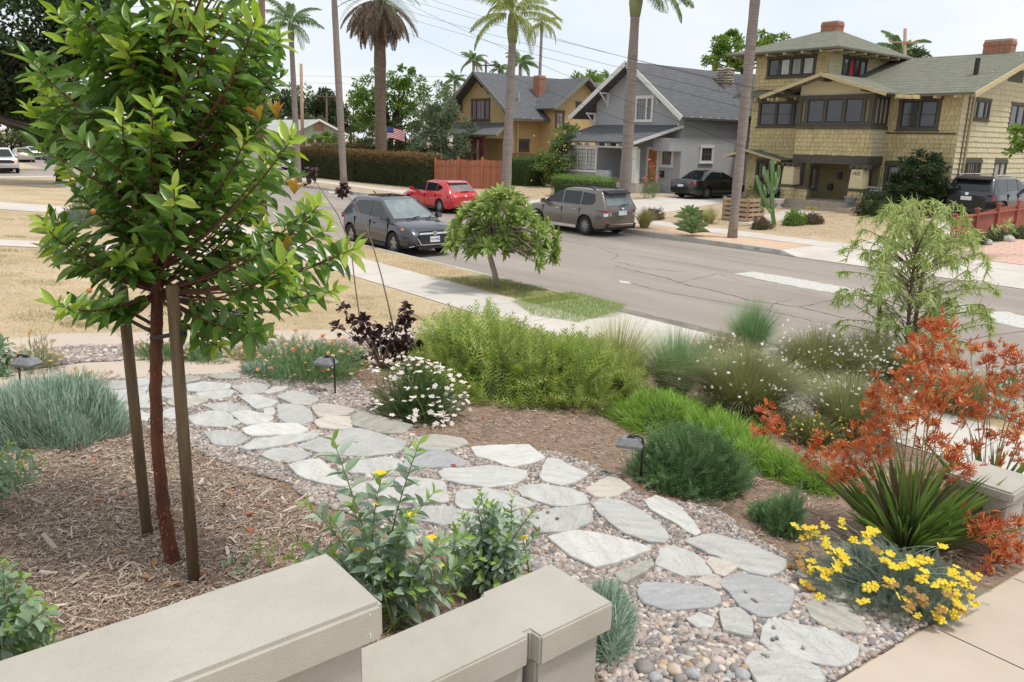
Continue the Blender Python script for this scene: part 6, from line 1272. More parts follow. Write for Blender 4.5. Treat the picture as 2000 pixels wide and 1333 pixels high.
lt = hitz(1190, 1245)+RH*-.02; mound('silver_tuft', 'small silver-leaved tuft growing behind the lower wall pilaster', 'shrub', lt, .13, .30, .23, 3000, BLADE, .10, .006, m_lav, up=.7, jit=.35, cm=m_score)
m_grv = leafmat('grevillea_leaf', [(.50,.57,.16),(.34,.45,.11),(.60,.64,.22),(.20,.29,.08),(.44,.52,.17),(.26,.34,.12)], .55, .3)
gc = hitz(1010, 762); gt = mound('grevillea_shrub', 'large yellow-green feathery shrub in the middle of the garden', 'shrub', gc, 1.10, .85, .64, 2300, PIN, .33, .62, m_grv, up=.55, inner=.8)
P_, N_ = dome(gc+RH*.75-HH*.1, .65, .7, .52, 1000, .8); foliage('foliage', [place(PIN, P_, norm(N_+ZZ*.4+rng.normal(0, .35, P_.shape)), .24, .15, N_)], m_grv, gt)
P_, N_ = dome(gc-RH*.55+HH*.2, .75, .6, .74, 900, .8); foliage('foliage', [place(PIN, P_, norm(N_+ZZ*.5+rng.normal(0, .35, P_.shape)), .26, .16, N_)], m_grv, gt)
m_itt = leafmat('bright_thread_leaf', [(.24,.42,.06),(.34,.52,.09),(.16,.30,.04),(.40,.56,.14),(.20,.33,.06)], .5, .3)
T0 = BLADE
it = thing('thread_wattle', 'bright green mop-like ground cover beside the grevillea', 'shrub', hitz(1330, 850))
for (a, b, rx, ry, h, n) in ((1290,835,.52,.42,.30,5200),(1400,870,.42,.42,.26,3600),(1455,905,.28,.3,.2,1500)):
    c_ = hitz(a, b); core('shade_core', c_, rx*.85, ry*.85, h*.85, m_gcore, it); P_, N_ = dome(c_, rx, ry, h, n, .85); foliage('foliage', [place(BLADE, P_, norm(N_*.9+ZZ*.15+rng.normal(0, .3, P_.shape)), .13*rng.uniform(.6, 1.2, n), .007, N_)], m_itt, it)
it2 = thing('thread_wattle', 'smaller bright green mop-like clump left of the orange flowers', 'shrub', hitz(1560, 945))
for (a, b, rx, ry, h, n) in ((1530,930,.24,.2,.17,1300),(1590,955,.20,.2,.15,1000)):
    c_ = hitz(a, b); core('shade_core', c_, rx*.85, ry*.85, h*.85, m_gcore, it2); P_, N_ = dome(c_, rx, ry, h, n, .85); foliage('foliage', [place(BLADE, P_, norm(N_*.9+ZZ*.15+rng.normal(0, .3, P_.shape)), .12, .007, N_)], m_itt, it2)
m_ros = leafmat('rosemary_leaf', [(.15,.26,.10),(.21,.34,.15),(.10,.19,.07),(.27,.39,.20)], .6, .2)
rc = hitz(1352, 948); rs = mound('westringia_shrub', 'dark green fine-leaved shrub behind the nearest path light', 'shrub', rc, .44, .36, .44, 2300, PIN, .17, .6, m_ros, up=.6, inner=.72)
P_, N_ = dome(rc-RH*.2-HH*.05, .3, .3, .34, 1500, .7); foliage('foliage', [place(PIN, P_, norm(N_+ZZ*.6+rng.normal(0, .4, P_.shape)), .09, .06, N_)], m_ros, rs)
rc2 = hitz(1530, 1045); mound('westringia_shrub', 'small dark green fine-leaved shrub left of the yellow yarrow', 'shrub', rc2, .13, .12, .30, 1000, PIN, .09, .6, m_ros, up=.9, inner=.5, coref=.6)
rc3 = hitz(1490, 1020); mound('westringia_shrub', 'smallest fine-leaved sprig in the mulch left of its twin', 'shrub', rc3, .10, .1, .16, 420, PIN, .08, .6, m_ros, up=.9, inner=.5, coref=.5)
# grasses
def grass(name, label, c, r, h, n, w, m, lean=.5, grp=None):
    t = thing(name, label, 'grass', c, grp); a = rng.random(n)*6.28; rad = np.sqrt(rng.random(n)); o = RH*(np.cos(a)*rad*r*.3)[:, None]+HH*(np.sin(a)*rad*r*.3)[:, None]
    Ls = h*rng.uniform(.6, 1.1, n); out_ = RH*np.cos(a)[:, None]+HH*np.sin(a)[:, None]; k = 5; V = []; F = []; n0 = 0
    le = (lean*rad*(.5+.8*rng.random(n)))[:, None]; sd = norm(np.cross(out_, ZZ)); vs = []
    for j in range(k+1):
        s = j/k; p = c+o+out_*le*h*(s**1.6)+ZZ*(Ls[:, None]*(s-.28*s*s*le*2)); ww = w*(1-s**1.5)*.5+.0004; vs += [p-sd*ww, p+sd*ww]
    V = np.stack(vs, 1).reshape(-1, 3); b = np.array([[2*j, 2*j+1, 2*j+3] for j in range(k)]+[[2*j, 2*j+3, 2*j+2] for j in range(k)]); F = (b[None]+(np.arange(n)*(2*k+2))[:, None, None]).reshape(-1, 3)
    foliage('blades', (V, F, np.repeat(rng.random(n), 2*k+2)), m, t); return t
m_gra1 = leafmat('golden_grass', [(.46,.45,.18),(.36,.39,.15),(.52,.47,.24),(.28,.33,.12)], .6, .3); m_gra2 = leafmat('blue_green_grass', [(.21,.33,.16),(.28,.40,.20),(.15,.25,.11)], .6, .3)
grass('deer_grass', 'golden-green arching grass clump right of the feathery shrub', hitz(1200, 770), .6, 1.1, 2000, .006, m_gra1, .85)
grass('rush_clump', 'dark blue-green rush clump between golden grass and white flowers', hitz(1315, 780), .5, 1.0, 1900, .006, m_gra2, .7)
grass('muhly_grass', 'fine upright green grass tuft at the street edge of the verge', hitz(1462, 705), .4, 1.05, 1600, .006, m_gra2, .55)
# gaura: wiry stems with small white flowers
m_gau = leafmat('gaura_stem', [(.19,.24,.09),(.26,.30,.12),(.33,.34,.16),(.34,.27,.17)], .6, .2); m_wpet = leafmat('white_petal', [(.80,.76,.76),(.85,.83,.83),(.80,.68,.68)], .5, .3)
PET = (np.concatenate([RHOMB[0][:, [0, 1, 2]]@np.array([[math.cos(k), math.sin(k), 0], [-math.sin(k), math.cos(k), 0], [0, 0, 1]]) for k in (0, 1.4, 2.8, 4.3)]), np.concatenate([RHOMB[1]+4*i for i in range(4)]))
def gaura(label, c, r, h, n, nf, lean=.8, m=m_gau, fm=m_wpet, fs=.022, name='gaura'):
    t = grass(name, label, c, r, h, int(n*1.25), .0055, m, lean, 'white-flowered gaura clumps'); t['category'] = 'flower'
    k = n; P_, N_ = dome(c, r*.75, r*.65, h*.55, n, .3); foliage('leaves', [place(RHOMB, P_, rdir(k, .6), .05, .010)], m, t)
    P_, N_ = dome(c+ZZ*h*.12, r*1.05, r*.95, h*.8, nf, .72, .2); foliage('flowers', [place(PET, P_, rdir(nf), fs, fs, ZZ+rng.normal(0, .6, (nf, 3))-HH*.4)], fm, t); return t
gaura('dense dark-stemmed gaura with white flowers behind the bright ground cover', hitz(1450, 815), 1.0, .95, 4200, 120)
gaura('gaura with white flowers right of the fine grass tuft', hitz(1590, 745), 1.05, .85, 3000, 210); gaura('sparse white gaura in the verge behind the young willow-like tree', hitz(1690, 735), 1.0, .75, 2200, 190)
gaura('white gaura in the pavement edge left of the orange flowers', hitz(1650, 850), .85, .8, 2600, 110); gaura('white gaura beyond the orange flowers near the right edge', hitz(1870, 800), .8, .6, 1600, 120)
gaura('gaura tangle with pinkish buds below the fine grass tuft', hitz(1400, 725), .8, .65, 2000, 130, fm=leafmat('pink_petal', [(.72,.42,.36),(.78,.6,.52),(.70,.50,.35)], .5, .2)); gaura('gaura by the street kerb behind the orange flowers', hitz(1770, 750), .7, .6, 1500, 120)
gaura('low gaura at the right edge beside the street', hitz(1960, 770), .5, .4, 800, 50)
m_ythr = leafmat('yellow_button', [(.75,.58,.05),(.70,.60,.10)], .6, .1)
gaura('small bush dotted with yellow flowers left of the kangaroo paw', hitz(1590, 870), .36, .36, 1100, 130, .7, fm=m_ythr, fs=.016, name='yellow_daisy')
gaura('yellow-dotted bush behind the kangaroo paw leaves', hitz(1790, 985), .34, .36, 900, 60, .6, fm=m_ythr, fs=.016, name='yellow_daisy')
m_gcov = leafmat('pale_ground_cover', [(.40,.44,.36),(.52,.54,.48),(.28,.34,.22)], .7, .1)
gcp = [hit(*p)[:2] for p in ((1500,690),(1600,690),(1760,720),(1990,760),(1990,830),(1850,790),(1650,755),(1520,730))]
q_ = np.stack([rng.uniform(-7, -2, 14000), rng.uniform(9.8, NC-.1, 14000)], 1); q_ = q_[inpoly(q_, gcp)]; q3 = np.stack([q_[:, 0], q_[:, 1], gz(q_[:, 0], q_[:, 1])+.02], 1)
tag(foliage('ground_cover', [place(RHOMB, q3, rdir(len(q3), .3), .05, .03)], m_gcov), 'pale grey-green ground cover along the verge', 'ground cover', kind='stuff')
# ---------------------------------------------------------------- yarrows
def head_T(n=9, bumps=True):
    v = []; f = []; 
    pts = [(0, 0)]+[(.33*math.cos(k), .33*math.sin(k)) for k in np.linspace(0, 6.28, 6)[:-1]]
    for (x, y) in pts:
        k = len(v); r = .2; v += [(x+r*math.cos(a), y+r*math.sin(a), -.06) for a in np.linspace(0, 6.28, 7)[:-1]]+[(x, y, .10)]; f += [(k+i, k+(i+1) % 6, k+6) for i in range(6)]
    return np.array(v, float), np.array(f)
HEAD = head_T()
def on_dome(px, py, c, rx, ry, h):
    d = ray(px, py); best = None
    for t_ in np.linspace(depth(c)-1.2, depth(c)+.6, 90):
        p = CP+d*t_; l = p-c; q = (l @ RH/rx)**2+(l @ HH/ry)**2+(l[2]/h)**2
        if best is None or q < best[0]: best = (q, p)
        if q < 1 and l[2] > 0: return p
    return best[1]
def yarrow(label, c, r, h, heads, hm, lm, hs=.05, nleaf=900, lift=0, name='yarrow', l=.09, grp='yarrows', stm=None):
    """heads: list of points"""
    t = thing(name, label, 'flower', c, grp); heads = np.array(heads); paths = []
    for p in heads: b0 = c+RH*rng.normal(0, r*.3)+HH*rng.normal(0, r*.3); b0[2] = c[2]; paths.append(curve(b0, b0*.4+p*.6+(p-b0)*np.array((-.15, -.15, .25)), p, 5))
    tubes('stems', paths, [np.full(5, .0022)]*len(paths), stm or m_gstem, t, 4)['kind'] = 'stuff'
    P_, N_ = dome(c, r, r*.9, h*.8, nleaf, .35); foliage('foliage', [place(PINF, P_-ZZ*.03, norm(N_+ZZ*.5+rng.normal(0, .4, P_.shape)), l, l*.5, N_)], lm, t)
    n = len(heads); s = hs*rng.uniform(.6, 1.25, n)
    leaf_objects('flower_head', HEAD, heads, rdir(n)*np.array((1, 1, .15)), s, s, hm if not isinstance(hm, list) else hm[0], t, ZZ-HH*.35+rng.normal(0, .3, (n, 3)), limit=150, rest='flower_heads', smooth=False); return t
m_wh_y = leafmat('white_yarrow', [(.78,.68,.62),(.82,.76,.72),(.74,.60,.56)], .8, .1); m_yfern = leafmat('dark_fern_leaf', [(.07,.13,.04),(.10,.18,.06),(.05,.10,.03)], .6, .2)
wc = hitz(815, 815); P_, N_ = dome(wc, .46, .40, .60, 170, .93, .12); P2, _ = dome(wc+RH*.1-HH*.25, .28, .1, .2, 25, .8)
yarrow('white-flowered yarrow mound at the edge of the flagstones', wc, .40, .58, list(P_)+list(P2), m_wh_y, m_yfern, .055, 1700, l=.10)
m_yy = leafmat('yellow_yarrow', [(.78,.56,.03),(.74,.58,.05),(.82,.64,.06)], .8, .1); m_ybr = leafmat('brown_yarrow', [(.34,.19,.05),(.42,.26,.08)], .85, .1); m_ysil = leafmat('silver_fern_leaf', [(.22,.29,.22),(.28,.35,.28),(.16,.22,.15),(.33,.40,.33)], .7, .15)
yc = hitz(1730, 1165); YH = [(1575,1030),(1612,1028),(1607,1022),(1580,1045),(1610,1050),(1615,1055),(1640,1075),(1690,1045),(1700,1035),(1712,1038),(1675,1060),(1695,1060),(1720,1080),(1740,1080),(1732,1095),(1745,1105),(1760,1105),(1620,1080),(1640,1100),(1650,1090),(1630,1105),(1622,1115),(1600,1110),(1608,1125),(1655,1098),(1580,1095),(1585,1110),(1575,1140),(1582,1150),(1590,1165),(1680,1175),(1710,1140),(1708,1150),(1730,1130),(1800,1097),(1812,1092),(1790,1098),(1780,1100),(1842,1068),(1835,1065),(1810,1123),(1798,1130),(1825,1145),(1840,1135),(1850,1150),(1862,1115),(1858,1140),(1870,1160),(1880,1130),(1890,1145),(1868,1175),(1895,1165),(1880,1185),(1865,1200),(1845,1190),(1900,1180),(1892,1120),(1905,1128),(1770,1170),(1830,1200),(1790,1205),(1855,1122),(1645,1030),(1560,1032)]
yw = yarrow('yellow-flowered yarrow with silver foliage at the corner of the front walk', yc, .46, .34, [on_dome(a, b, yc, .58, .48, .42) for a, b in YH]+[on_dome(a+rng.normal(0, 7), b+rng.normal(0, 6), yc, .58, .48, .42) for a, b in YH], m_yy, m_ysil, .060, 1900, l=.12, stm=m_ysil)
YB = [(1562,1085),(1565,1100),(1570,1070),(1545,1105),(1710,1072),(1745,1140),(1735,1145),(1778,1150),(1780,1180),(1800,1165),(1805,1175),(1838,1190),(1772,1190),(1580,1145),(1880,1195),(1852,1160),(1570,1110)]
bh_ = np.array([on_dome(a, b, yc, .6, .5, .44) for a, b in YB]); leaf_objects('spent_flower_head', HEAD, bh_, rdir(len(bh_))*np.array((1, 1, .1)), .075, .075, m_ybr, yw, ZZ-HH*.4+rng.normal(0, .3, bh_.shape), smooth=False)
m_rust = leafmat('rusty_yarrow', [(.55,.20,.10),(.62,.36,.20),(.66,.50,.28),(.50,.10,.07)], .85, .1); m_peach = leafmat('peach_yarrow', [(.62,.40,.22),(.55,.33,.16),(.45,.30,.15)], .85, .1)
oc = hitz(600, 735); P_, N_ = dome(oc, .75, .5, .45, 130, .9, .1); ot = yarrow('orange and red yarrow mound beyond the flagstones', oc, .68, .42, P_, m_rust, m_ros, .045, 2200, l=.10)
oc2 = hitz(520, 735); mound('grey_mat', 'low grey-green mat plant left of the orange yarrow', 'plant', oc2, .3, .22, .14, 900, BLADE, .09, .01, m_lav, up=.5)
for (a, b, r, h, lab, fm, nl) in ((75,725,.30,.45,'sparse peach yarrow by the left path light', m_peach, 300), (150,765,.42,.22,'peach yarrow behind the silver lavender mound', m_peach, 260), (310,700,.35,.22,'grey-green yarrow in the gravel strip behind the stakes', m_rust, 700), (390,705,.35,.2,'grey yarrow with pale heads in the gravel strip right of the stakes', m_peach, 700), (30,830,.25,.22,'rusty yarrow behind the silver lavender at the left edge', m_rust, 200), (655,705,.4,.25,'grey-green yarrow with yellow heads in the gravel strip', m_ythr, 600), (480,705,.25,.18,'small peach yarrow in the gravel strip below the strawberry tree', m_peach, 250)):
    c_ = hitz(a, b); P_, N_ = dome(c_, r, r*.7, h, 36, .85, .2); yarrow(lab, c_, r*.85, h, P_, fm, m_ros if nl > 500 else m_gau, .042, nl, l=.08)
kb_ = hitz(8, 735); stem_shrub('leafy_clump', 'blue-green rounded leafy clump at the left edge by the gravel strip', 'plant', kb_, [(5,665),(15,672),(-5,690),(12,700),(5,715),(18,720),(-8,668),(22,690),(10,735)], m_fei, LEAFW, .10, .55, .035, .15, 60)
# ---------------------------------------------------------------- smoke bush
sb = hitz(745, 722); m_smo = leafmat('dark_purple_leaf', [(.045,.022,.026),(.06,.03,.032),(.085,.045,.042),(.035,.02,.022)], .5, .1, .3); m_smt = mat('brown_twig', (.24,.16,.11), .8)
smk = thing('smoke_bush', 'dark purple-leaved smoke bush left of the feathery shrub', 'shrub', sb)
CL = [(600+x/3.077, 550+y/3.077) for x, y in ((225,170),(185,275),(275,260),(350,250),(300,330),(385,310),(450,340),(400,350),(590,240),(610,210),(515,290),(610,320),(520,380),(580,400),(630,380),(690,395),(320,470),(420,440),(550,465),(480,380),(470,460),(590,160),(360,330),(430,300),(560,370),(500,420),(300,480),(330,240),(575,260),(600,380))]
pp_ = []; dd_ = []; nn_ = []; pa = []
for a, b in CL:
    c_ = vp(a, b, sb, rng.uniform(-.2, .2)); pa.append(curve(sb, sb*.5+c_*.5+ZZ*.02+(sb-c_)*np.array((.2, .2, 0)), c_, 6))
    for k in range(17): d = rdir(1, .25)[0]; pp_.append(c_+d*.02+rng.normal(0, .02, 3)); dd_.append(d); nn_.append(ZZ+rng.normal(0, .5, 3))
for st_, hd_ in (([(770,650),(757,590),(745,540),(728,480),(712,435),(690,395),(676,380)], (672,372)), ([(735,700),(705,640),(698,590),(692,545),(685,480),(660,420),(620,360),(608,345)], (607,342))):
    pth = [vp(a, b, sb, .05) for a, b in st_]; pa.append(np.array(pth)); c0 = vp(*hd_, sb, .05)
    for k in range(34): d = rdir(1, .2)[0]; pp_.append(c0+rng.normal(0, .035, 3)); dd_.append(d); nn_.append(ZZ+rng.normal(0, .5, 3))
tubes('stems', pa, [np.linspace(.011, .004, len(p)) for p in pa], m_smt, smk, 5)['kind'] = 'stuff'
leaf_objects('leaf', LEAFW, pp_, dd_, .085, .062, m_smo, smk, np.array(nn_), limit=160, rest='foliage')
# ---------------------------------------------------------------- kangaroo paw
m_kst = leafmat('strap_leaf', [(.14,.25,.05),(.20,.33,.07),(.26,.38,.10),(.10,.18,.04),(.18,.15,.09)], .45, .2); m_kfl = leafmat('orange_paw', [(.64,.20,.05),(.57,.14,.05),(.70,.29,.08),(.60,.17,.08),(.68,.35,.16)], .65, .3); m_kstem = mat('paw_stem', (.20,.20,.08), .6, col2=(.32,.16,.09))
def paw_T():
    v = []; f = []
    for k in range(6):
        a = (k-2.5)*.42; e = rng.normal(0, .18); d = np.array((math.cos(a)*math.cos(e), math.sin(a), math.sin(e)+.15)); s = np.cross(d, (0, 0, 1.)); s /= np.linalg.norm(s); u = np.cross(s, d); o = d*.12
        j = len(v)
        for tt, w in ((0, .05), (.55, .085), (1.0, .05)):
            c = o+d*tt*.85; v += [c+s*w, c-s*w*.5+u*w*.87, c-s*w*.5-u*w*.87]
        for q in range(2):
            b = j+q*3; f += [(b, b+1, b+4), (b, b+4, b+3), (b+1, b+2, b+5), (b+1, b+5, b+4), (b+2, b, b+3), (b+2, b+3, b+5)]
        f.append((j+6, j+7, j+8))
    return np.array(v), np.array(f)
PAW = paw_T()
KH = [(1495,815),(1515,838),(1488,845),(1580,880),(1602,865),(1622,890),(1642,880),(1662,905),(1600,908),(1632,920),(1652,932),(1672,942),(1690,900),(1702,860),(1690,832),(1712,800),(1727,820),(1742,790),(1702,780),(1720,760),(1747,812),(1730,850),(1690,870),(1722,880),(1770,692),(1790,672),(1780,722),(1802,702),(1822,662),(1842,642),(1852,690),(1872,720),(1832,722),(1812,750),(1772,762),(1802,782),(1782,802),(1832,792),(1852,772),(1872,762),(1892,790),(1762,742),(1822,830),(1842,862),(1862,880),(1812,862),(1862,902),(1882,922),(1902,942),(1852,932),(1872,982),(1860,970),(1750,770),(1765,820),(1800,815),(1835,680),(1815,640),(1845,735)]
KH2 = [(1920,702),(1942,682),(1962,732),(1985,702),(1990,762),(1932,762),(1902,742),(1952,792),(1977,812),(1912,812),(1882,822),(1932,842),(1962,852),(1992,832),(1902,872),(1990,892),(1952,902),(1900,680),(1970,690),(1995,730),(1940,730),(1965,770),(1920,790),(1985,850),(2010,800),(2010,700)]
KH3 = [(1922,1032),(1902,1052),(1952,1042),(1972,1072),(1942,1082),(1922,1112),(1962,1102),(1902,1022),(1987,1032),(1935,1045),(1985,1060),(1955,1065),(1930,1120),(1945,1020)]
def kanga(label, base, heads, nl, rr, offr, groups=4):
    t = thing('kangaroo_paw', label, 'flower', base, 'kangaroo paws'); n = nl
    a = rng.random(n)*6.28; rad = rng.random(n)**.6; L0 = .60*rng.uniform(.5, 1.1, n)
    # strap leaves: curved ribbons, each an object
    k = 6; tv = []; tf = []
    for j in range(k+1): s = j/k; w = .5*(1-s**3)*(.6+.4*min(1, s*3)); tv += [(s, -w, -.22*s*s), (s, 0, -.22*s*s-.12*w), (s, w, -.22*s*s)]
    for j in range(k): b = j*3; tf += [(b, b+1, b+4), (b, b+4, b+3), (b+1, b+2, b+5), (b+1, b+5, b+4)]
    D_ = RH*(np.cos(a)*rad)[:, None]*.66+HH*(np.sin(a)*rad)[:, None]*.66+ZZ*(1.5-.8*rad)[:, None]; P0 = base+RH*(np.cos(a)*rad*rr*.3)[:, None]+HH*(np.sin(a)*rad*rr*.3)[:, None]
    N0 = ZZ-D_*.2+rng.normal(0, .2, (n, 3)); leaf_objects('strap_leaf', (np.array(tv), np.array(tf)), P0, D_, L0*1.15, .014, m_kst, t, N0, limit=170)
    heads = [vp(x, y, base, rng.uniform(*offr)) for x, y in heads]; hs = np.array(heads); used = np.zeros(len(hs), bool); paths = []; fp = []; fd = []
    while not used.all():
        i = np.where(~used)[0][0]; dd = np.linalg.norm(hs-hs[i], axis=1); g = [q for q in np.argsort(dd) if not used[q] and dd[q] < .28][:groups]; used[g] = True; cen = hs[g].mean(0)-ZZ*.10
        b0 = base+RH*rng.normal(0, .06)+HH*rng.normal(0, .06); paths.append((curve(b0, b0*.55+cen*.45+ZZ*.12, cen, 7), np.linspace(.006, .0035, 7)))
        for q in g:
            out_ = norm(hs[q]-cen); paths.append((curve(cen, (cen+hs[q])/2-ZZ*.01, hs[q], 4), np.full(4, .0025)))
            for z in range(11):
                d = norm(out_*.6+rng.normal(0, .65, 3)+ZZ*.25); p = hs[q]+rng.normal(0, .036, 3); fp.append(p); fd.append(d)
    tubes('flower_stems', [p for p, _ in paths], [r for _, r in paths], m_kstem, t, 5)['kind'] = 'stuff'
    leaf_objects('flower', PAW, fp, fd, .060, .058, m_kfl, t, rng.normal(0, 1, (len(fp), 3))+HH*-.5, limit=200, rest='flowers', smooth=False); return t
kb1 = hitz(1765, 1065); kanga('orange kangaroo paw with dark strap leaves above the yellow yarrow', kb1, KH, 260, .35, (-.25, .35)); kb2 = hitz(1925, 1000); kanga('second orange kangaroo paw behind the entry pillar at the right edge', kb2, KH2, 60, .3, (-.1, .4))
kb3 = kb1+RH*.18-HH*.05; kanga('low drooping kangaroo paw stems in front of the entry pillar', kb3, KH3, 20, .2, (-.35, -.1), 5)
cs = thing('bamboo_cane', 'thin bamboo cane standing in the kangaroo paw', 'stake', hitz(1718, 1010)); q0_ = hitz(1718, 1010); MB().tube([q0_-ZZ*.05, vp(1722, 790, q0_)], .006, 8).build('cane', mat('bamboo', (.42,.27,.15), .6), cs); MB().tube([vp(1720, 900, q0_)-ZZ*.004, vp(1720, 900, q0_)+ZZ*.004], .008, 8).build('node', m_smt, cs)
# ---------------------------------------------------------------- willow-leaved young tree and stakes
wt = hitz(1768, 722); m_wil = leafmat('pale_willow_leaf', [(.46,.54,.20),(.36,.46,.14),(.54,.60,.28),(.28,.38,.11)], .5, .35); m_wbark = mat('brown_bark', (.12,.075,.05), .85, col2=(.20,.13,.09), scale=12)
wil = thing('willow_acacia', 'young weeping pale-green tree with stakes at the right of the street', 'tree', wt); trk = np.array([vp(a, b, wt) for a, b in ((1768,726),(1772,660),(1778,580),(1785,520),(1790,460),(1783,420),(1775,395))]); MB().tube(trk, np.linspace(.032, .008, 7), 8).build('trunk', m_wbark, wil, smooth=True)
pa = []; lp = []; ld = []
for k in range(150):
    if k < 110:
        u_ = rng.random(); py = 395+u_*290; hwid_ = np.interp(py, [390, 430, 480, 560, 640, 690], [50, 95, 130, 150, 140, 105]); px = 1790+rng.uniform(-1, 1)*hwid_
    else: px, py = rng.normal(1790, 60), rng.uniform(390, 520)
    tip = vp(px, py, wt, rng.uniform(-.8, .8)); z0 = max(tip[2]-.55*rng.uniform(.4, 1.2), trk[1][2]-.25); z0 = min(z0, trk[-2][2]); b0 = np.array([np.interp(z0, trk[:, 2], trk[:, j]) for j in range(3)])
    mid = b0*.55+tip*.45+ZZ*.16+rng.normal(0, .12, 3); end = tip-ZZ*rng.uniform(.02, .3)+(tip-b0)*np.array((.15, .15, 0)); cv = np.concatenate([curve(b0, mid, tip, 6), curve(tip, tip+(tip-mid)*.25, end, 5)[1:]]); pa.append(cv)
    for j in range(72):
        s = 1-.78*rng.random(); q = np.array([np.interp(s, np.linspace(0, 1, 10), cv[:, c]) for c in range(3)]); d = rng.normal(0, .5, 3)-ZZ*.7+(tip-b0)*.3; lp.append(q); ld.append(d)
tubes('branches', pa, [np.linspace(.007, .0015, 10) for _ in pa], m_wbark, wil, 4)['kind'] = 'stuff'; lp = np.array(lp); n = len(lp)
WILL = (BLADE[0]*np.array((1, 1, 1)), BLADE[1]); leaf_objects('leaf', WILL, lp, np.array(ld), .14*rng.uniform(.5, 1.15, n), .018, m_wil, wil, rng.normal(0, 1, (n, 3)), limit=150, rest='foliage')
stake('leftmost stake of the young weeping tree', (1712, 697), (1724, 494), .03, grp='stakes of the weeping tree'); stake('middle leaning stake of the young weeping tree', (1776, 700), (1808, 504), .03, grp='stakes of the weeping tree'); stake('rightmost stake of the young weeping tree', (1822, 690), (1836, 572), .03, grp='stakes of the weeping tree')
# ---------------------------------------------------------------- loquat
lb = hitz(973, 563); m_loq = leafmat('loquat_leaf', [(.20,.29,.06),(.27,.37,.09),(.13,.20,.04),(.35,.43,.13)], .5, .25); m_loqy = leafmat('loquat_young_leaf', [(.46,.50,.20),(.54,.56,.27),(.40,.46,.14)], .5, .3)
loq = thing('loquat_tree', 'small round-headed loquat tree in the near verge', 'tree', lb); ltr = np.array([vp(a, b, lb) for a, b in ((974,566),(965,530),(957,502),(960,478),(968,450),(975,425))]); m_lbark = mat('grey_bark', (.26,.22,.19), .85, col2=(.38,.33,.29), scale=8); MB().tube(ltr, [.07, .06, .058, .05, .04, .025], 10).build('trunk', m_lbark, loq, smooth=True)
LPoly = [np.array(p) for p in ((884,455),(905,418),(935,392),(965,376),(1000,380),(1030,408),(1062,432),(1092,468),(1086,498),(1062,515),(1046,530),(1030,505),(990,490),(950,500),(910,500),(880,480))]
pa = []; lp = []; ld = []; ln_ = []; yp = []; yd = []
rp_ = np.stack([rng.uniform(878, 1092, 700), rng.uniform(374, 535, 700)], 1); rp_ = rp_[inpoly(rp_, LPoly)][:165]
for a, b in rp_:
    c_ = vp(a, b, lb, rng.uniform(-1.0, 1.0)); b0 = ltr[3]+(ltr[5]-ltr[3])*rng.random(); pa.append(curve(b0, b0*.5+c_*.5-ZZ*.1, c_, 6)); dt = norm(c_-b0+ZZ*.5)
    for k in range(8): an = k*2.4; aa = norm(np.cross(dt, (.3, .5, .2))); bb_ = np.cross(dt, aa); d = dt*rng.uniform(.35, .9)+(aa*math.cos(an)+bb_*math.sin(an))*.8; lp.append(c_); ld.append(d); ln_.append(dt+ZZ*.6)
    if rng.random() < .6:
        for k in range(5): yp.append(c_); yd.append(dt+rng.normal(0, .4, 3))
tubes('branches', pa, [np.linspace(.022, .007, 6)]*len(pa), m_lbark, loq, 5)['kind'] = 'stuff'; n = len(lp); leaf_objects('leaf', LEAF, lp, ld, .28*rng.uniform(.75, 1.1, n), .085, m_loq, loq, np.array(ln_), limit=200, rest='foliage'); leaf_objects('young_leaf', LEAF, yp, yd, .17, .045, m_loqy, loq, limit=90, rest='young_foliage')
# agave in the neighbour's garden, grey bush
m_aga = mat('pale_agave_leaf', (.20,.28,.20), .55, col2=(.28,.36,.27), scale=3)
def agave(label, c, s, n, m=m_aga, name='agave', grp=None, wdt=.24):
    t = thing(name, label, 'succulent', c, grp); pp = []; dd = []
    for k in range(n): an = k*2.4; el = math.radians(12+70*(k/n)); pp.append(np.array(c)+ZZ*.12*s); dd.append(RH*math.cos(an)*math.cos(el)+HH*math.sin(an)*math.cos(el)+ZZ*math.sin(el))
    leaf_objects('leaf', leaf_T(4, .3, -.12, .42), pp, dd, s*rng.uniform(.85, 1.05, n), s*wdt, m, t); return t
agave('large pale agave behind the strawberry tree, left rosette', hitz(492, 505), .62, 24, grp='pale agaves'); agave('large pale agave behind the strawberry tree, right rosette', hitz(540, 500), .66, 24, grp='pale agaves')
gb_ = hitz(172, 440); mound('grey_bush', 'round grey-brown bush in the neighbour lawn behind the strawberry tree', 'shrub', gb_, .75, .6, .8, 1500, RHOMB, .10, .05, leafmat('grey_bush_leaf', [(.22,.24,.14),(.28,.28,.18),(.16,.18,.10)], .7, .2), cm=m_score)
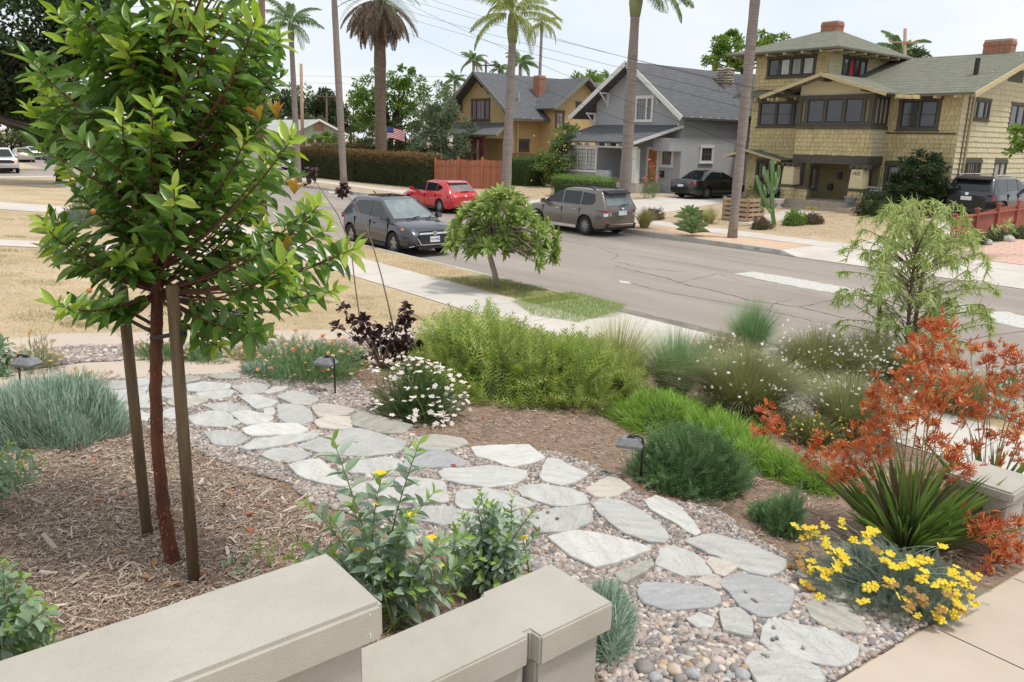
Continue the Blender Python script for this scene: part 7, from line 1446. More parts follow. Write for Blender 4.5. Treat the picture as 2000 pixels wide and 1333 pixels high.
# ---------------------------------------------------------------- turf: dry blades
def turf(name, polys, n, l, w, m, lab):
    V = []
    for poly, k in zip(polys, n):
        poly = [np.array(p) for p in poly]; lo = np.min(poly, 0); hi = np.max(poly, 0); q = np.stack([rng.uniform(lo[0], hi[0], k), rng.uniform(lo[1], hi[1], k)], 1); q = q[inpoly(q, poly)]; V.append(q)
    q = np.concatenate(V); p3 = np.stack([q[:, 0], q[:, 1], gz(q[:, 0], q[:, 1])], 1); uv = proj(p3); p3 = p3[(uv[:, 0] > -40) & (uv[:, 0] < 2040)]; k = len(p3)
    tag(foliage(name, [place(SPIKE, p3, rdir(k)*np.array((1, 1, .2))+ZZ*.55, l*rng.uniform(.5, 1.3, k), w)], m), lab, 'grass', kind='stuff')
m_dryg = leafmat('dry_blade', [(.54,.43,.26),(.62,.51,.32),(.46,.37,.20),(.68,.58,.40),(.38,.34,.16)], .8, .2); m_grng2 = leafmat('tuft_blade', [(.30,.30,.12),(.38,.34,.17),(.24,.26,.09),(.34,.25,.14)], .8, .2); m_grng = leafmat('green_blade', [(.20,.30,.06),(.28,.38,.09),(.15,.24,.05),(.36,.36,.15)], .7, .3)
turf('dry_lawn', [rect(-19.8, -10.6, -3, 8.4), rect(-30.5, -21.3, -2, 8.4), rect(-50, -35, -2, 8.4)], [60000, 30000, 12000], .05, .007, m_dryg, 'dry straw-coloured lawn left of the driveway strips')
tc_ = [(rng.uniform(-19.5, -10.8), rng.uniform(-1, 8.2)) for _ in range(70)]+[(rng.uniform(-30, -21.5), rng.uniform(0, 8.2)) for _ in range(40)]
turf('lawn_tufts', [[(x+s*math.cos(k), y+s*math.sin(k)) for k in np.linspace(0, 6.28, 7)[:-1]] for (x, y) in tc_ for s in (rng.uniform(.12, .5),)], [260]*len(tc_), .075, .008, m_grng2, 'scattered green-brown tufts in the dry lawn')
turf('dry_verge_grass', [rect(-30, -11.7, 10.05, NC-.17)], [30000], .06, .007, m_dryg, 'dry grass of the near verge by the grey crossover')
turf('green_verge_grass', [[hit(*p)[:2] for p in ((1000,590),(1120,572),(1225,598),(1200,612),(1130,632),(1040,618))], rect(-15, -11.65, 10.1, NC-.17)], [15000, 6000], .10, .007, m_grng, 'greener tufts at the end of the near verge under the loquat')
turf('far_yard_grass', [rect(-22.3, -14, 26, 32), rect(-36.5, -31.8, 25.6, 32), rect(-41, -36.5, 25.6, 30), rect(-60, -28, FC+.2, 23.9)], [16000, 9000, 5000, 8000], .07, .012, m_dryg, 'dry grass in the yards across the street')
# ================================================================ STREET TREES, PALMS, POLES, HEDGES, FENCES
m_pbark = mat('palm_trunk', (.20,.165,.14), .9, col2=(.34,.29,.26), scale=5, bump=.8, bscale=14, stretch=(.4, .4, 5)); m_frond = leafmat('palm_leaflet', [(.13,.22,.08),(.18,.28,.11),(.10,.17,.06),(.26,.32,.16)], .5, .25); m_frondY = leafmat('yellowing_leaflet', [(.24,.30,.08),(.34,.36,.11),(.18,.25,.07)], .5, .25); m_rach = mat('palm_rachis', (.22,.24,.10), .6); m_dead = leafmat('dead_frond', [(.16,.11,.08),(.22,.16,.11),(.11,.08,.055),(.28,.22,.17)], .9, .1)
def frond_mesh(L_, n, ll, droop, hang, w=.035):
    """arching rachis with hanging leaflets, along +x"""
    k = 9; pts = [np.array((L_*s*(1-.12*droop*s*s), 0, L_*(.35*s-.95*droop*s*s))) for s in np.linspace(0, 1, k)]; pts = np.array(pts)
    V = []; F = []
    for j in range(k-1):
        b = len(V); r0, r1 = .03*(1-j/k)+.006, .03*(1-(j+1)/k)+.006; V += [pts[j]+(0, -r0, 0), pts[j]+(0, r0, 0), pts[j+1]+(0, r1, 0), pts[j+1]+(0, -r1, 0)]; F += [(b, b+1, b+2), (b, b+2, b+3)]
    for i in range(n):
        s = .12+.88*(i+.5)/n; p = np.array([np.interp(s, np.linspace(0, 1, k), pts[:, c]) for c in range(3)]); l = ll*(math.sin(math.pi*min(1, .15+.85*s)))**.5*(.8+.4*rng.random())
        for sg in (-1, 1):
            d = np.array((.45, sg*.8, .15)); e = np.array((.25, sg*.35, -hang)); b = len(V); q = p+d*l*.4; t_ = q+e*l*.7; u = np.array((w, 0, 0))
            V += [p-u*.5, p+u*.5, q+u, q-u, t_]; F += [(b, b+1, b+2), (b, b+2, b+3), (b+3, b+2, b+4)]
    return np.array(V), np.array(F)
FRM = {}
def fronds(key, L_, n, ll, droop, hang, m, w=.035):
    if key not in FRM:
        V, F = frond_mesh(L_, n, ll, droop, hang, w); me = trimesh('frond', V, F, np.repeat(rng.random(len(V)//4+1), 4)[:len(V)]); me.materials.append(m); FRM[key] = me
    return FRM[key]
def palm(label, base, top, r0, r1, nf, key, L_, m=m_frond, tilt=(-.5, 1.1), n=34, ll=.55, droop=.55, hang=.9, dead=0, bulge=True, grp='palms', w=.035, bark=None, scale=1):
    t = thing('palm_tree', label, 'palm', base, grp); base = np.asarray(base, float); top = np.asarray(top, float); k = 16; P_ = [base+(top-base)*s+np.array((.0, 0, 0)) for s in np.linspace(0, 1, k)]
    rad = [np.interp(s, [0, .06, 1], [r0*1.25, r0, r1])*(1+.04*rng.normal()) for s in np.linspace(0, 1, k)]; P_[0] = base-ZZ*.1
    MB().tube(P_, rad, 12).build('trunk', bark or m_pbark, t, smooth=True)
    if bulge: MB().tube([top-ZZ*.2, top+ZZ*.3, top+ZZ*.9, top+ZZ*1.3], [r1*1.05, r1*1.45, r1*1.2, r1*.4], 10).build('crownshaft', m_rach, t, smooth=True)
    c0 = top+ZZ*(1.0 if bulge else .1)
    for i in range(nf):
        me = fronds((key, i % 3), L_, n, ll, droop*(.8+.2*(i % 3)), hang, m, w); o = bpy.data.objects.new('frond', me); COL.objects.link(o); o.parent = t; o.location = c0-base
        el = tilt[0]+(tilt[1]-tilt[0])*((i*7) % nf)/nf; o.rotation_euler = (rng.normal(0, .15), -el, i*2.4+rng.normal(0, .2)); s_ = scale*rng.uniform(.85, 1.1); o.scale = (s_, s_, s_)
    for i in range(dead):
        me = fronds(('dead', i % 3), 3.4, 34, .6, .55, .7, m_dead, .05); o = bpy.data.objects.new('dead_frond', me); COL.objects.link(o); o.parent = t; o.location = c0-base-np.array((0, 0, .3*rng.random()))
        el = -.45-.75*rng.random(); o.rotation_euler = (rng.normal(0, .2), -el, i*2.4); s_ = rng.uniform(.8, 1.15); o.scale = (s_, s_, s_)
    return t
def street_palm(px, py, Y): q = onY(px, py, Y); return np.array((q[0], Y, float(gz(q[0], Y))))
bA = street_palm(583, 358, 23.0); palm('thin grey palm left of the tall wooden pole across the street', bA, vp(569, 78, bA), .22, .16, 16, 'qA', 2.4, droop=.62)
bB = street_palm(672, 365, 23.3); palm('slim grey palm with crown out of frame left of the date palm', bB, vp(648, -90, bB), .22, .17, 16, 'qA', 2.4)
bC = street_palm(987, 392, 23.2); palm('grey palm with yellowing fronds in front of the ochre house', bC, vp(1001, 75, bC), .24, .18, 16, 'qC', 2.5, m_frondY, droop=.72)
bD = street_palm(1219, 395, 23.2); palm('grey palm in front of the grey house gable', bD, vp(1241, 22, bD), .24, .18, 18, 'qA', 2.4, droop=.62)
bE = hitz(1430, 465); palm('nearest grey palm left of the shingled house', bE, vp(1482, -75, bE), .155, .17, 18, 'qA', 2.4, droop=.62)
cb0 = np.array((*onY(744, 320, 30.5)[:2], .3)); m_cbark = mat('date_palm_trunk', (.13,.095,.07), .95, col2=(.23,.175,.135), scale=3, bump=1, bscale=9, stretch=(1, 1, 2))
palm('stout date palm with skirt of dead brown fronds behind the hedge', cb0, vp(741, 2, cb0), .40, .46, 44, 'cd', 4.6, tilt=(-.35, 1.25), droop=.55, hang=.35, dead=60, bulge=False, bark=m_cbark)
tb_ = np.array((*onY(1052, 140, 62)[:2], 0)); palm('very thin tall palm rising behind the ochre house', tb_, vp(1058, 62, tb_), .22, .16, 14, 'qC', 2.5, m_frondY, droop=.8, scale=1.1)
for (px, py, Y, sc, lab) in ((925,112,75,1.2,'distant palm left of the far crossarm pole'),(975,128,80,1.0,'distant small palm right of the far crossarm pole'),(1016,118,78,1.35,'distant bushy palm behind the ochre roof ridge'),(888,150,70,1.0,'distant lone palm left of the ochre gable'),(872,165,90,.8,'faint distant palm above the green tree'),(1190,150,95,1.1,'distant palm behind the grey house chimney'),(1128,160,85,1.0,'distant fan-headed palm right of the ochre wing'),(1757,100,80,1.5,'tall distant palm behind the shingled house'),(690,195,120,1.2,'hazy distant palm left of the date palm')):
    b0 = np.array((*onY(px, py+40, Y)[:2], 0)); palm(lab, b0, vp(px, py+8, b0), .25, .2, 16, 'far', 2.2, droop=.75, n=20, ll=.5, bulge=False, grp='distant palms', w=.09, scale=sc*1.0)
# ---------------------------------------------------------------- broadleaf trees
def tree_px(label, base, blobs, n, ls, m, bark=None, tr=.2, trunk=None, name='tree', grp='background trees', clump=None, T=RHOMB, lw=.5, cat='tree', up=.2):
    """blobs: (px,py,rx,ry[,off]) ellipses seen in the picture; clumps of leaves fill them"""
    t = thing(name, label, cat, base, grp); base = np.asarray(base, float); P_ = []; D_ = []; br = []; R_ = []
    A = [b[2]*b[3] for b in blobs]; tot = sum(A)
    fork = vp(trunk[0], trunk[1], base) if trunk else base+ZZ*1.5
    for b in blobs:
        px, py, rx, ry = b[:4]; off = b[4] if len(b) > 4 else 0; c = vp(px, py, base, off); dp = depth(c)/FPX; rx, ry = rx*dp, ry*dp; k = int(n*b[2]*b[3]/tot); nc = max(6, k//70)
        cd = norm(rng.normal(size=(nc, 3))); cr_ = (.45+.55*rng.random(nc)**.5)[:, None]; cc = c+cd[:, :1]*cr_*rx*RH+cd[:, 1:2]*cr_*min(rx, ry)*HH+cd[:, 2:]*cr_*ry*ZZ; cl = (clump or .3)*min(rx, ry)
        idx = rng.integers(0, nc, k); g = rng.normal(size=(k, 3)); g = norm(g)*(rng.random(k)**.45)[:, None]; P_.append(cc[idx]+g*cl*np.array((1, 1, .75))); D_.append(norm(g+rng.normal(0, .6, (k, 3))+ZZ*up)); cv = rng.random(nc); R_.append((cv[idx]*.55+rng.random(k)*.45) % 1)
        for q in range(min(5, nc)): br.append(curve(fork, fork*.4+cc[q]*.6-ZZ*.1, cc[q], 6))
    tubes('branches', br, [np.linspace(tr*.4, tr*.08, 6)]*len(br), bark or m_lbark, t, 5)['kind'] = 'stuff'
    MB().tube([base-ZZ*.1, base*.5+fork*.5, fork], [tr*1.2, tr, tr*.7], 8).build('trunk', bark or m_lbark, t, smooth=True)
    P_ = np.concatenate(P_); D_ = np.concatenate(D_); k = len(P_); foliage('crown', [place(T, P_, D_, ls*rng.uniform(.6, 1.2, k), ls*lw, rng.normal(0, 1, (k, 3))+ZZ, rnd=np.concatenate(R_))], m, t); return t
m_fdk = leafmat('dark_foliage', [(.022,.042,.012),(.035,.065,.018),(.05,.085,.025),(.03,.05,.016)], .6, .15); m_fmid = leafmat('mid_foliage', [(.09,.16,.04),(.14,.22,.055),(.19,.28,.08),(.06,.11,.03)], .6, .2); m_fbr = leafmat('bright_foliage', [(.12,.22,.035),(.18,.30,.05),(.24,.36,.07),(.09,.17,.03)], .55, .25); m_fgr = leafmat('grey_green_foliage', [(.12,.17,.09),(.17,.22,.12),(.22,.27,.16),(.08,.12,.055)], .6, .2); m_fol = leafmat('olive_foliage', [(.12,.15,.06),(.16,.19,.08),(.20,.22,.11),(.08,.11,.045)], .6, .2)
m_dbark = mat('dark_bark', (.06,.045,.035), .9)
def gp_at(px, py, D): q = CP+ray(px, py)*D; return np.array((q[0], q[1], float(gz(q[0], q[1])) if q[1] < 12 else .2))
b0 = gp_at(-190, 300, 46); tree_px('huge dark evergreen filling the top left corner', b0, [(50,60,150,90),(20,165,110,70,1),(140,130,80,110),(80,215,80,50),(-60,120,100,120),(180,40,70,60),(110,255,60,30,-2)], 17000, .42, m_fdk, m_dbark,   .5, (-60, 215), clump=.35)
b0 = hitz(115, 357); tree_px('street tree with short dark trunk under the huge evergreen', b0, [(120,275,60,35),(80,255,45,30),(160,290,45,30),(125,300,40,20)], 5000, .2, m_fbr, m_dbark, .17, (116, 312), clump=.4)
far = [(20,270,70,30,100,m_fol,'olive shrubs behind the white pickup'),(90,262,60,28,110,m_fgr,'grey-green tree behind the tan saloon'),(190,265,70,35,120,m_fmid,'mid-green tree left behind the strawberry tree'),(280,250,70,45,125,m_fdk,'dark tree right behind the strawberry tree'),(380,235,70,45,120,m_fmid,'round tree behind the strawberry tree crown'),(465,225,45,30,105,m_fmid,'dark green tree left of the near utility pole'),(545,208,42,32,120,m_fdk,'dark eucalyptus-like tree above the bungalow, left'),(595,205,40,35,125,m_fgr,'grey-green tree above the bungalow roof'),(637,208,34,30,118,m_fdk,'dark cypress-like tree right of the short pole'),(685,240,45,18,130,m_fol,'low olive treetops right of the bungalow'),(560,235,70,14,115,m_fol,'low shrubs behind the bungalow ridge'),(1145,165,35,22,75,m_fbr,'bright treetop between ochre and grey roofs'),(870,215,40,40,80,m_fmid,'tree behind the ochre house left'),(1770,125,40,30,75,m_fdk,'dark conifer behind the shingled house chimney')]
for px, py, rx, ry, D, m_, lab in far:
    b0 = gp_at(px, 300 if px < 800 else 330, D); tree_px(lab, b0, [(px, py, rx, ry), (px-rx*.5, py+ry*.5, rx*.6, ry*.6, -1), (px+rx*.5, py+ry*.4, rx*.6, ry*.6, 1)], 2600, .55*D/110, m_, m_dbark, .25, (px, py+ry), clump=.42)
b0 = gp_at(760, 320, 66); tree_px('airy green tree behind the date palm', b0, [(745,180,55,42),(800,190,45,40),(720,215,40,40),(785,150,35,22),(770,225,60,40)], 6500, .30, m_fbr, m_dbark, .25, (765, 250), clump=.3)
b0 = np.array((*onY(865, 330, 32.5)[:2], .45)); tree_px('drooping grey-green tree in front of the ochre house', b0, [(860,215,38,48),(880,262,50,42),(850,285,55,35,-1),(900,300,40,22,-1),(835,240,35,40,1)], 8000, .24, m_fgr, m_dbark, .14, (866, 275), clump=.32, lw=.35)
b0 = np.array((*onY(800, 320, 33.5)[:2], .4)); tree_px('dark spreading tree right of the flag', b0, [(800,262,50,30),(770,285,40,22),(830,290,40,25)], 4500, .22, m_fdk, m_dbark, .14, (800, 280))
b0 = np.array((*onY(700, 320, 34)[:2], .3)); tree_px('bright shrubby tree left of the flag behind the hedge', b0, [(712,262,28,36),(690,280,32,26),(660,285,25,20)], 3800, .22, m_fmid, m_dbark, .12, (705, 285))
b0 = gp_at(1450, 330, 72); tree_px('green tree behind the grey and shingled house roofs', b0, [(1450,100,70,34),(1400,118,35,25),(1500,95,40,30),(1425,85,35,20)], 5000, .34, m_fbr, m_dbark, .25, (1450, 140), clump=.3)
b0 = np.array((*onY(1090, 352, 32.2)[:2], .6)); ct_ = tree_px('citrus tree with small oranges between the ochre and grey houses', b0, [(1095,300,38,42),(1075,325,32,30),(1110,265,22,26),(1085,345,25,18),(1060,320,15,15)], 6000, .17, m_fmid, m_dbark, .12, (1092, 330), clump=.33)
for k in range(16): MB().lathe(vp(1090+rng.normal(0, 25), 300+rng.normal(0, 28), b0, -.9), [(.01, -.045), (.045, 0), (.01, .045)], 8).build('fruit', mat('citrus_fruit', (.75,.42,.06), .5), ct_, smooth=True)
b0 = hitz(1800, 408); b0 = np.array((*onY(1800, 395, 33.7)[:2], .6)); tree_px('dense round dark camellia in front of the shingled house', b0, [(1800,335,50,38),(1765,365,35,32),(1835,365,28,32),(1800,375,55,28)], 9000, .15, m_fdk, m_dbark, .1, (1800, 375), name='camellia', cat='shrub', clump=.28)
b0 = np.array((*onY(1560, 300, 34.2)[:2], .6)); b0 = np.array((*onY(1540, 390, 33.9)[:2], .6)); tree_px('reddish climber by the left porch column', b0, [(1537,330,9,22),(1545,345,10,20),(1532,355,8,14)], 900, .12, leafmat('reddish_leaf', [(.16,.07,.04),(.12,.11,.05),(.22,.10,.06)], .6, .2), m_dbark, .04, (1540, 360), name='climber', cat='climber')
b0 = np.array((*onY(2120, 330, 27.5)[:2], .3)); tree_px('bright leafy branch poking in at the right edge', b0, [(1990,275,22,30),(2010,255,25,18),(2040,280,40,40)], 1500, .16, m_fbr, m_dbark, .08, (2110, 290))
# bungalow planting
b0 = gp_at(627, 318, 77); tree_px('round light green shrub before the bungalow', b0, [(627,278,25,15),(645,272,15,12)], 1500, .26, m_fbr, m_dbark, .08, (627, 295), name='shrub', cat='shrub')
# ---------------------------------------------------------------- hedges
def hedge(label, x0, x1, y0, y1, z0, z1, n, ls, m, top=None, tm=None, name='hedge'):
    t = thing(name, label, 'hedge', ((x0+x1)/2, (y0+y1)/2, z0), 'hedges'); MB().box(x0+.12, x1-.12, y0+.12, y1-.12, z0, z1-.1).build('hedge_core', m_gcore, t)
    P_ = []; N_ = []; a1 = (x1-x0)*(z1-z0); a2 = (x1-x0)*(y1-y0); a3 = (y1-y0)*(z1-z0)*2; tot = a1+a2+a3
    for ar, ax in ((a1, 'f'), (a2, 't'), (a3/2, 'l'), (a3/2, 'r')):
        k = int(n*ar/tot); u, v = rng.random(k), rng.random(k); bump = .07*np.sin(u*37)*np.sin(v*23)+.05*rng.normal(size=k)
        if ax == 'f': q = np.stack([x0+(x1-x0)*u, np.full(k, y0)+bump, z0+(z1-z0)*v], 1); nn = (0, -1, 0)
        elif ax == 't': q = np.stack([x0+(x1-x0)*u, y0+(y1-y0)*v, np.full(k, z1)+bump*1.2], 1); nn = (0, 0, 1)
        else: q = np.stack([np.full(k, x0 if ax == 'l' else x1)+bump, y0+(y1-y0)*u, z0+(z1-z0)*v], 1); nn = (-1 if ax == 'l' else 1, 0, 0)
        P_.append(q); N_.append(np.tile(nn, (k, 1)))
    P_ = np.concatenate(P_); N_ = np.concatenate(N_).astype(float); k = len(P_); D_ = norm(N_+rng.normal(0, .7, (k, 3))+ZZ*.3); hi = P_[:, 2] > z1-.25*(z1-z0)+.12*rng.normal(size=k)
    for nm, sel, mm in (('leaves', ~hi, m), ('top_growth', hi, tm or m)):
        if sel.sum(): foliage(nm, [place(RHOMB, P_[sel], D_[sel], ls*rng.uniform(.6, 1.2, int(sel.sum())), ls*.5)], mm, t)
    return t
m_hrust = leafmat('rusty_hedge_leaf', [(.20,.11,.05),(.15,.12,.04),(.26,.14,.07),(.12,.12,.04)], .7, .2); m_hdk = leafmat('hedge_leaf', [(.06,.075,.025),(.09,.10,.035),(.045,.055,.02),(.12,.10,.05)], .7, .2)
hedge('long brown-topped hedge along the corner garden, right half', -51.4, -42.1, 26.9, 28.3, .15, 2.2, 15000, .13, m_hdk, tm=m_hrust); hedge('long brown-topped hedge along the corner garden, left half', -62.0, -51.6, 26.9, 28.3, .15, 2.25, 12000, .14, m_hdk, tm=m_hrust)
hedge('brown-topped hedge turning along the side street', -62.0, -60.6, 28.5, 40, .15, 2.6, 5000, .16, m_hdk, tm=m_hrust)
m_box = leafmat('box_hedge_leaf', [(.07,.14,.03),(.10,.19,.04),(.05,.10,.02),(.14,.24,.05)], .6, .2)
hedge('clipped green box hedge in front of the grey house', -32.3, -28.4, 28.7, 29.9, .35, 1.45, 9000, .07, m_box, tm=leafmat('fresh_box_leaf', [(.18,.28,.06),(.22,.33,.08),(.13,.22,.05)], .6, .25)); hedge('square dark clipped hedge beside the wooden fence', -39.2, -37.2, 31.0, 32.8, .5, 2.25, 5000, .09, m_fdk and m_box)
hedge('dark clipped hedge before the bungalow', -82.5, -81.3, 33.4, 37.2, .1, 1.5, 2000, .2, m_fdk)
# ---------------------------------------------------------------- fences
m_redw = mat('redwood_board', (.30,.105,.06), .8, col2=(.42,.17,.10), scale=5, stretch=(6, 6, .6), bump=.3, bscale=20, objvar=.18); m_redp = mat('painted_red_board', (.33,.10,.07), .7, var=.08, objvar=.08)
def fence(label, a, b, z, h, bw, m, posts, rails, cap=None, name='wood_fence', gap=.008, dip=0):
    a = np.array(a, float); b = np.array(b, float); ln = np.linalg.norm(b-a); u = (b-a)/ln; nr = np.array((u[1], -u[0])); n = int(ln/bw); t = thing(name, label, 'fence', (a[0], a[1], z), 'fences')
    ang = math.atan2(u[1], u[0]); bme = MB().box(0, bw-gap, -.011, .011, 0, 1).mesh('board'); bme.materials.append(m)
    def zz(p): return z if z is not None else 0
    for i in range(n):
        o = bpy.data.objects.new('board', bme); COL.objects.link(o); o.parent = t; p = a+u*i*bw; g = float(gz(*p)); o.location = (p[0]-a[0], p[1]-a[1], g-z-.02); o.rotation_euler = (0, 0, ang); o.scale = (1, 1, h+rng.normal(0, .008)*(cap is None)-dip*math.sin(math.pi*((i*bw) % (ln/(posts-1)))/(ln/(posts-1))))
    for k in range(posts):
        p = a+(b-a)*k/(posts-1); g = float(gz(*p)); q = p+nr*.05; c = MB().box(q[0]-.05, q[0]+.05, q[1]-.05, q[1]+.05, g-.1, g+h+.12); po = c.build('post', m, t)
        if cap: MB().box(q[0]-.085, q[0]+.085, q[1]-.085, q[1]+.085, g+h+.121, g+h+.16).build('post_cap', m, po); MB().lathe((q[0], q[1], g+h+.16), [(.05, 0), (.04, .02), (.01, .03)], 8).build('finial', m, po)
    for rz in rails:
        A_ = np.array((*(a+nr*.035), float(gz(*a))+rz)); B_ = np.array((*(b+nr*.035), float(gz(*b))+rz)); MB().beam(A_, B_, .04, .09).build('rail', m, t)
    if cap: A_ = np.array((*a, float(gz(*a))+h+.03)); B_ = np.array((*b, float(gz(*b))+h+.03)); MB().beam(A_, B_, .16, .05).build('top_rail', m, t)
    return t
fence('reddish redwood board fence beside the long hedge', (-41.95, 27.6), (-36.9, 29.3), .3, 1.75, .145, m_redw, 4, (1.35,), dip=.08)
fence('low painted red fence with post caps at the right edge', (-11.0, 27.2), (-10.6, 40), .3, .86, .10, m_redp, 9, (.12,), cap=True)
bw_ = thing('bollard_post', 'short tan wooden post at the foot of the middle palm', 'post', hitz(1004, 392)); q_ = np.array((*onY(1003, 385, 23.0)[:2], .15)); bw_.location = q_; WL[bw_] = q_; MB().box(q_[0]-.28, q_[0]+.28, q_[1]-.05, q_[1]+.02, .15, .95).build('board', mat('tan_board', (.50,.33,.17), .8), bw_); MB().box(q_[0]-.05, q_[0]+.05, q_[1]+.021, q_[1]+.08, .05, 1.0).build('stake', m_stake, bw_)
# deck rail by the ochre house
dk = thing('deck', 'dark red deck balustrade beside the ochre house', 'deck', (-40.5, 35, .6)); MB().box(-42.8, -37.6, 34.2, 36.0, .5, 1.5).build('deck_base', m_rsash, dk); MB().box(-42.9, -37.5, 34.1, 34.25, 2.35, 2.47).build('handrail', mat('deck_wood', (.22,.08,.05), .7), dk)
for k in range(27): MB().box(-42.8+k*.195, -42.75+k*.195, 34.15, 34.2, 1.5, 2.35).build('baluster', MATS['deck_wood'], dk)
# ---------------------------------------------------------------- poles and wires
m_pole = mat('utility_pole', (.10,.06,.045), .9, col2=(.19,.12,.09), scale=6, stretch=(4, 4, .3), bump=.5); m_polel = mat('pale_utility_pole', (.34,.22,.15), .85, col2=(.44,.31,.22), scale=6, stretch=(4, 4, .3))
def upole(label, base, top, r, m, arms=()):
    t = thing('utility_pole', label, 'pole', base, 'utility poles'); MB().tube([np.array(base)-ZZ*.2, np.array(top)], [r, r*.75], 12).build('pole', m, t, smooth=True)
    for dz, w in arms:
        c = np.array(top)-ZZ*dz; MB().beam(c-RH*w-HH*.1, c+RH*w-HH*.1, .1, .12).build('crossarm', m, t)
        for s in (-.9, -.45, .45, .9): MB().tube([c+RH*w*s-HH*.1+ZZ*.06, c+RH*w*s-HH*.1+ZZ*.2], .04, 6).build('insulator', m_lampgrey, t)
    return t
b0 = hitz(513, 434); upole('near dark wooden utility pole behind the strawberry tree', b0, vp(510, -60, b0), .16, m_pole)
b0 = np.array((*onX(592, 340, -63.3)[:2], .15)); upole('short pale wooden pole at the hedge corner', b0, vp(588, 125, b0), .16, m_polel)
for px, pt_, pb_, D, r, lab in ((638,182,240,110,.15,'far dark crossarm pole above the bungalow'),(949,118,160,80,.14,'far crossarm pole above the ochre house ridge'),(1768,56,150,62,.16,'reddish crossarm pole behind the shingled house'),(1930,120,140,80,.1,'far small crossarm pole right of the big chimney')):
    b0 = gp_at(px, 320, D); b0[2] = .2; upole(lab, b0, vp(px, pt_, b0), r, m_pole if px != 1768 else m_polel, ((.5, 1.2),) if px != 1768 else ((1.0, 1.1),))
m_wire = mat('black_wire', (.02,.02,.02), .6)
def wire(label, pts, Y, r=.006):
    a = onY(*pts[0], Y); b = onY(*pts[-1], Y); t = MB(); n = 14; path = [a+(b-a)*s-ZZ*.25*4*s*(1-s) for s in np.linspace(0, 1, n)]; o = t.tube(path, r, 5).build('overhead_wire', m_wire); o['label'] = label; o['category'] = 'wire'; o['group'] = 'overhead wires'
for k, (p, q) in enumerate((((560,-40),(1520,228)),((600,-40),(1520,205)),((640,-50),(1560,190)),((700,-40),(1560,330)),((640,-10),(1300,265)),((760,-30),(1500,180)))): wire('%s overhead wire crossing in front of the houses' % ('highest', 'second highest', 'third highest', 'lowest', 'second lowest', 'third lowest')[[2, 1, 0, 3, 4, 5][k]], (p, q), 21.5)
for k, (p, q) in enumerate((((-50,18),(330,8)),((380,150),(900,168)),((380,140),(900,150)))): wire(('black wire across the huge evergreen', 'lower thin wire over the bungalow', 'upper thin wire over the bungalow')[k], (p, q), (9, 40, 40)[k], (.008, .010, .010)[k])
# ---------------------------------------------------------------- flag
fb = np.array((*onY(756, 305, 29.5)[:2], .4)); fl_ = thing('flag', 'striped red and white flag with blue star field on a short pole', 'flag', fb); ft = vp(755, 247, fb); MB().tube([fb, ft], .02, 6).build('flagpole', m_lampgrey, fl_)
m_fr, m_fw, m_fb = mat('flag_red', (.55,.03,.05), .8), mat('flag_white', (.78,.78,.78), .8), mat('flag_blue', (.03,.05,.22), .8); Fw, Fh = 1.28, .76
def fpt(u, v): return ft+RH*(u*Fw)+ZZ*(-v*Fh-.28*u*u*Fw*.8-.05)+HH*.08*math.sin(u*7+v)
for i in range(13):
    s_ = MB(); n = 9; u0 = .4 if i < 7 else 0; us = np.linspace(u0, 1, n); V = [fpt(u, i/13) for u in us]+[fpt(u, (i+1)/13) for u in us]; V += [p+HH*.006 for p in V]
    s_.add(V, [(j, j+1, n+j+1, n+j) for j in range(n-1)]+[(2*n+j+1, 2*n+j, 3*n+j, 3*n+j+1) for j in range(n-1)]).build('stripe', m_fr if i % 2 == 0 else m_fw, fl_)
s_ = MB(); n = 6; us = np.linspace(0, .4, n); V = [fpt(u, 0) for u in us]+[fpt(u, 7/13) for u in us]; s_.add(V+[p+HH*.006 for p in V], [(j, j+1, n+j+1, n+j) for j in range(n-1)]+[(2*n+j+1, 2*n+j, 3*n+j, 3*n+j+1) for j in range(n-1)]).build('canton', m_fb, fl_)
st_ = MB()
for r_ in range(5):
    for c_ in range(6): p = fpt(.035+c_*.066, .05+r_*.1)-HH*.008; k = .012; st_.add([p+RH*k, p+ZZ*k, p-RH*k, p-ZZ*k], [(0, 1, 2, 3)])
st_.build('stars', m_fw, fl_, kind='stuff')
# ---------------------------------------------------------------- yard things across the street
ce = hitz(1515, 441); m_cac = mat('cactus_green', (.12,.21,.075), .6, col2=(.17,.27,.10), scale=6); cac = thing('cactus', 'tall branching green cactus in the shingled house yard', 'cactus', ce)
z_ = lambda x, y, o=0: vp(1440+x/6.667, 240+y/6.667, ce, o)
def ribbed(path, r):
    s = MB(); k = 10; pts = [path[0]]
    P_ = np.array(path); t = np.linspace(0, len(P_)-1, 14); P2 = np.stack([np.interp(t, np.arange(len(P_)), P_[:, c]) for c in range(3)], 1); rr = r*np.where(t > len(P_)-1.25, .75, 1); n = 10; V = []
    for i, p in enumerate(P2):
        d = norm(P2[min(i+1, 13)]-P2[max(i-1, 0)]); a = norm(np.cross(d, (.2, .9, .1))); b = np.cross(d, a); V += [p+(a*math.cos(q)+b*math.sin(q))*rr[i]*(1 if j % 2 else .68) for j, q in enumerate(np.linspace(0, 6.283, n, endpoint=False))]
    s.add(V, [(i*n+j, i*n+(j+1) % n, (i+1)*n+(j+1) % n, (i+1)*n+j) for i in range(13) for j in range(n)]+[tuple(range(13*n, 14*n))]); return s
ribbed([z_(485,1335), z_(462,1200), z_(455,1000), z_(455,700), z_(458,480)], .085).build('trunk', m_cac, cac)
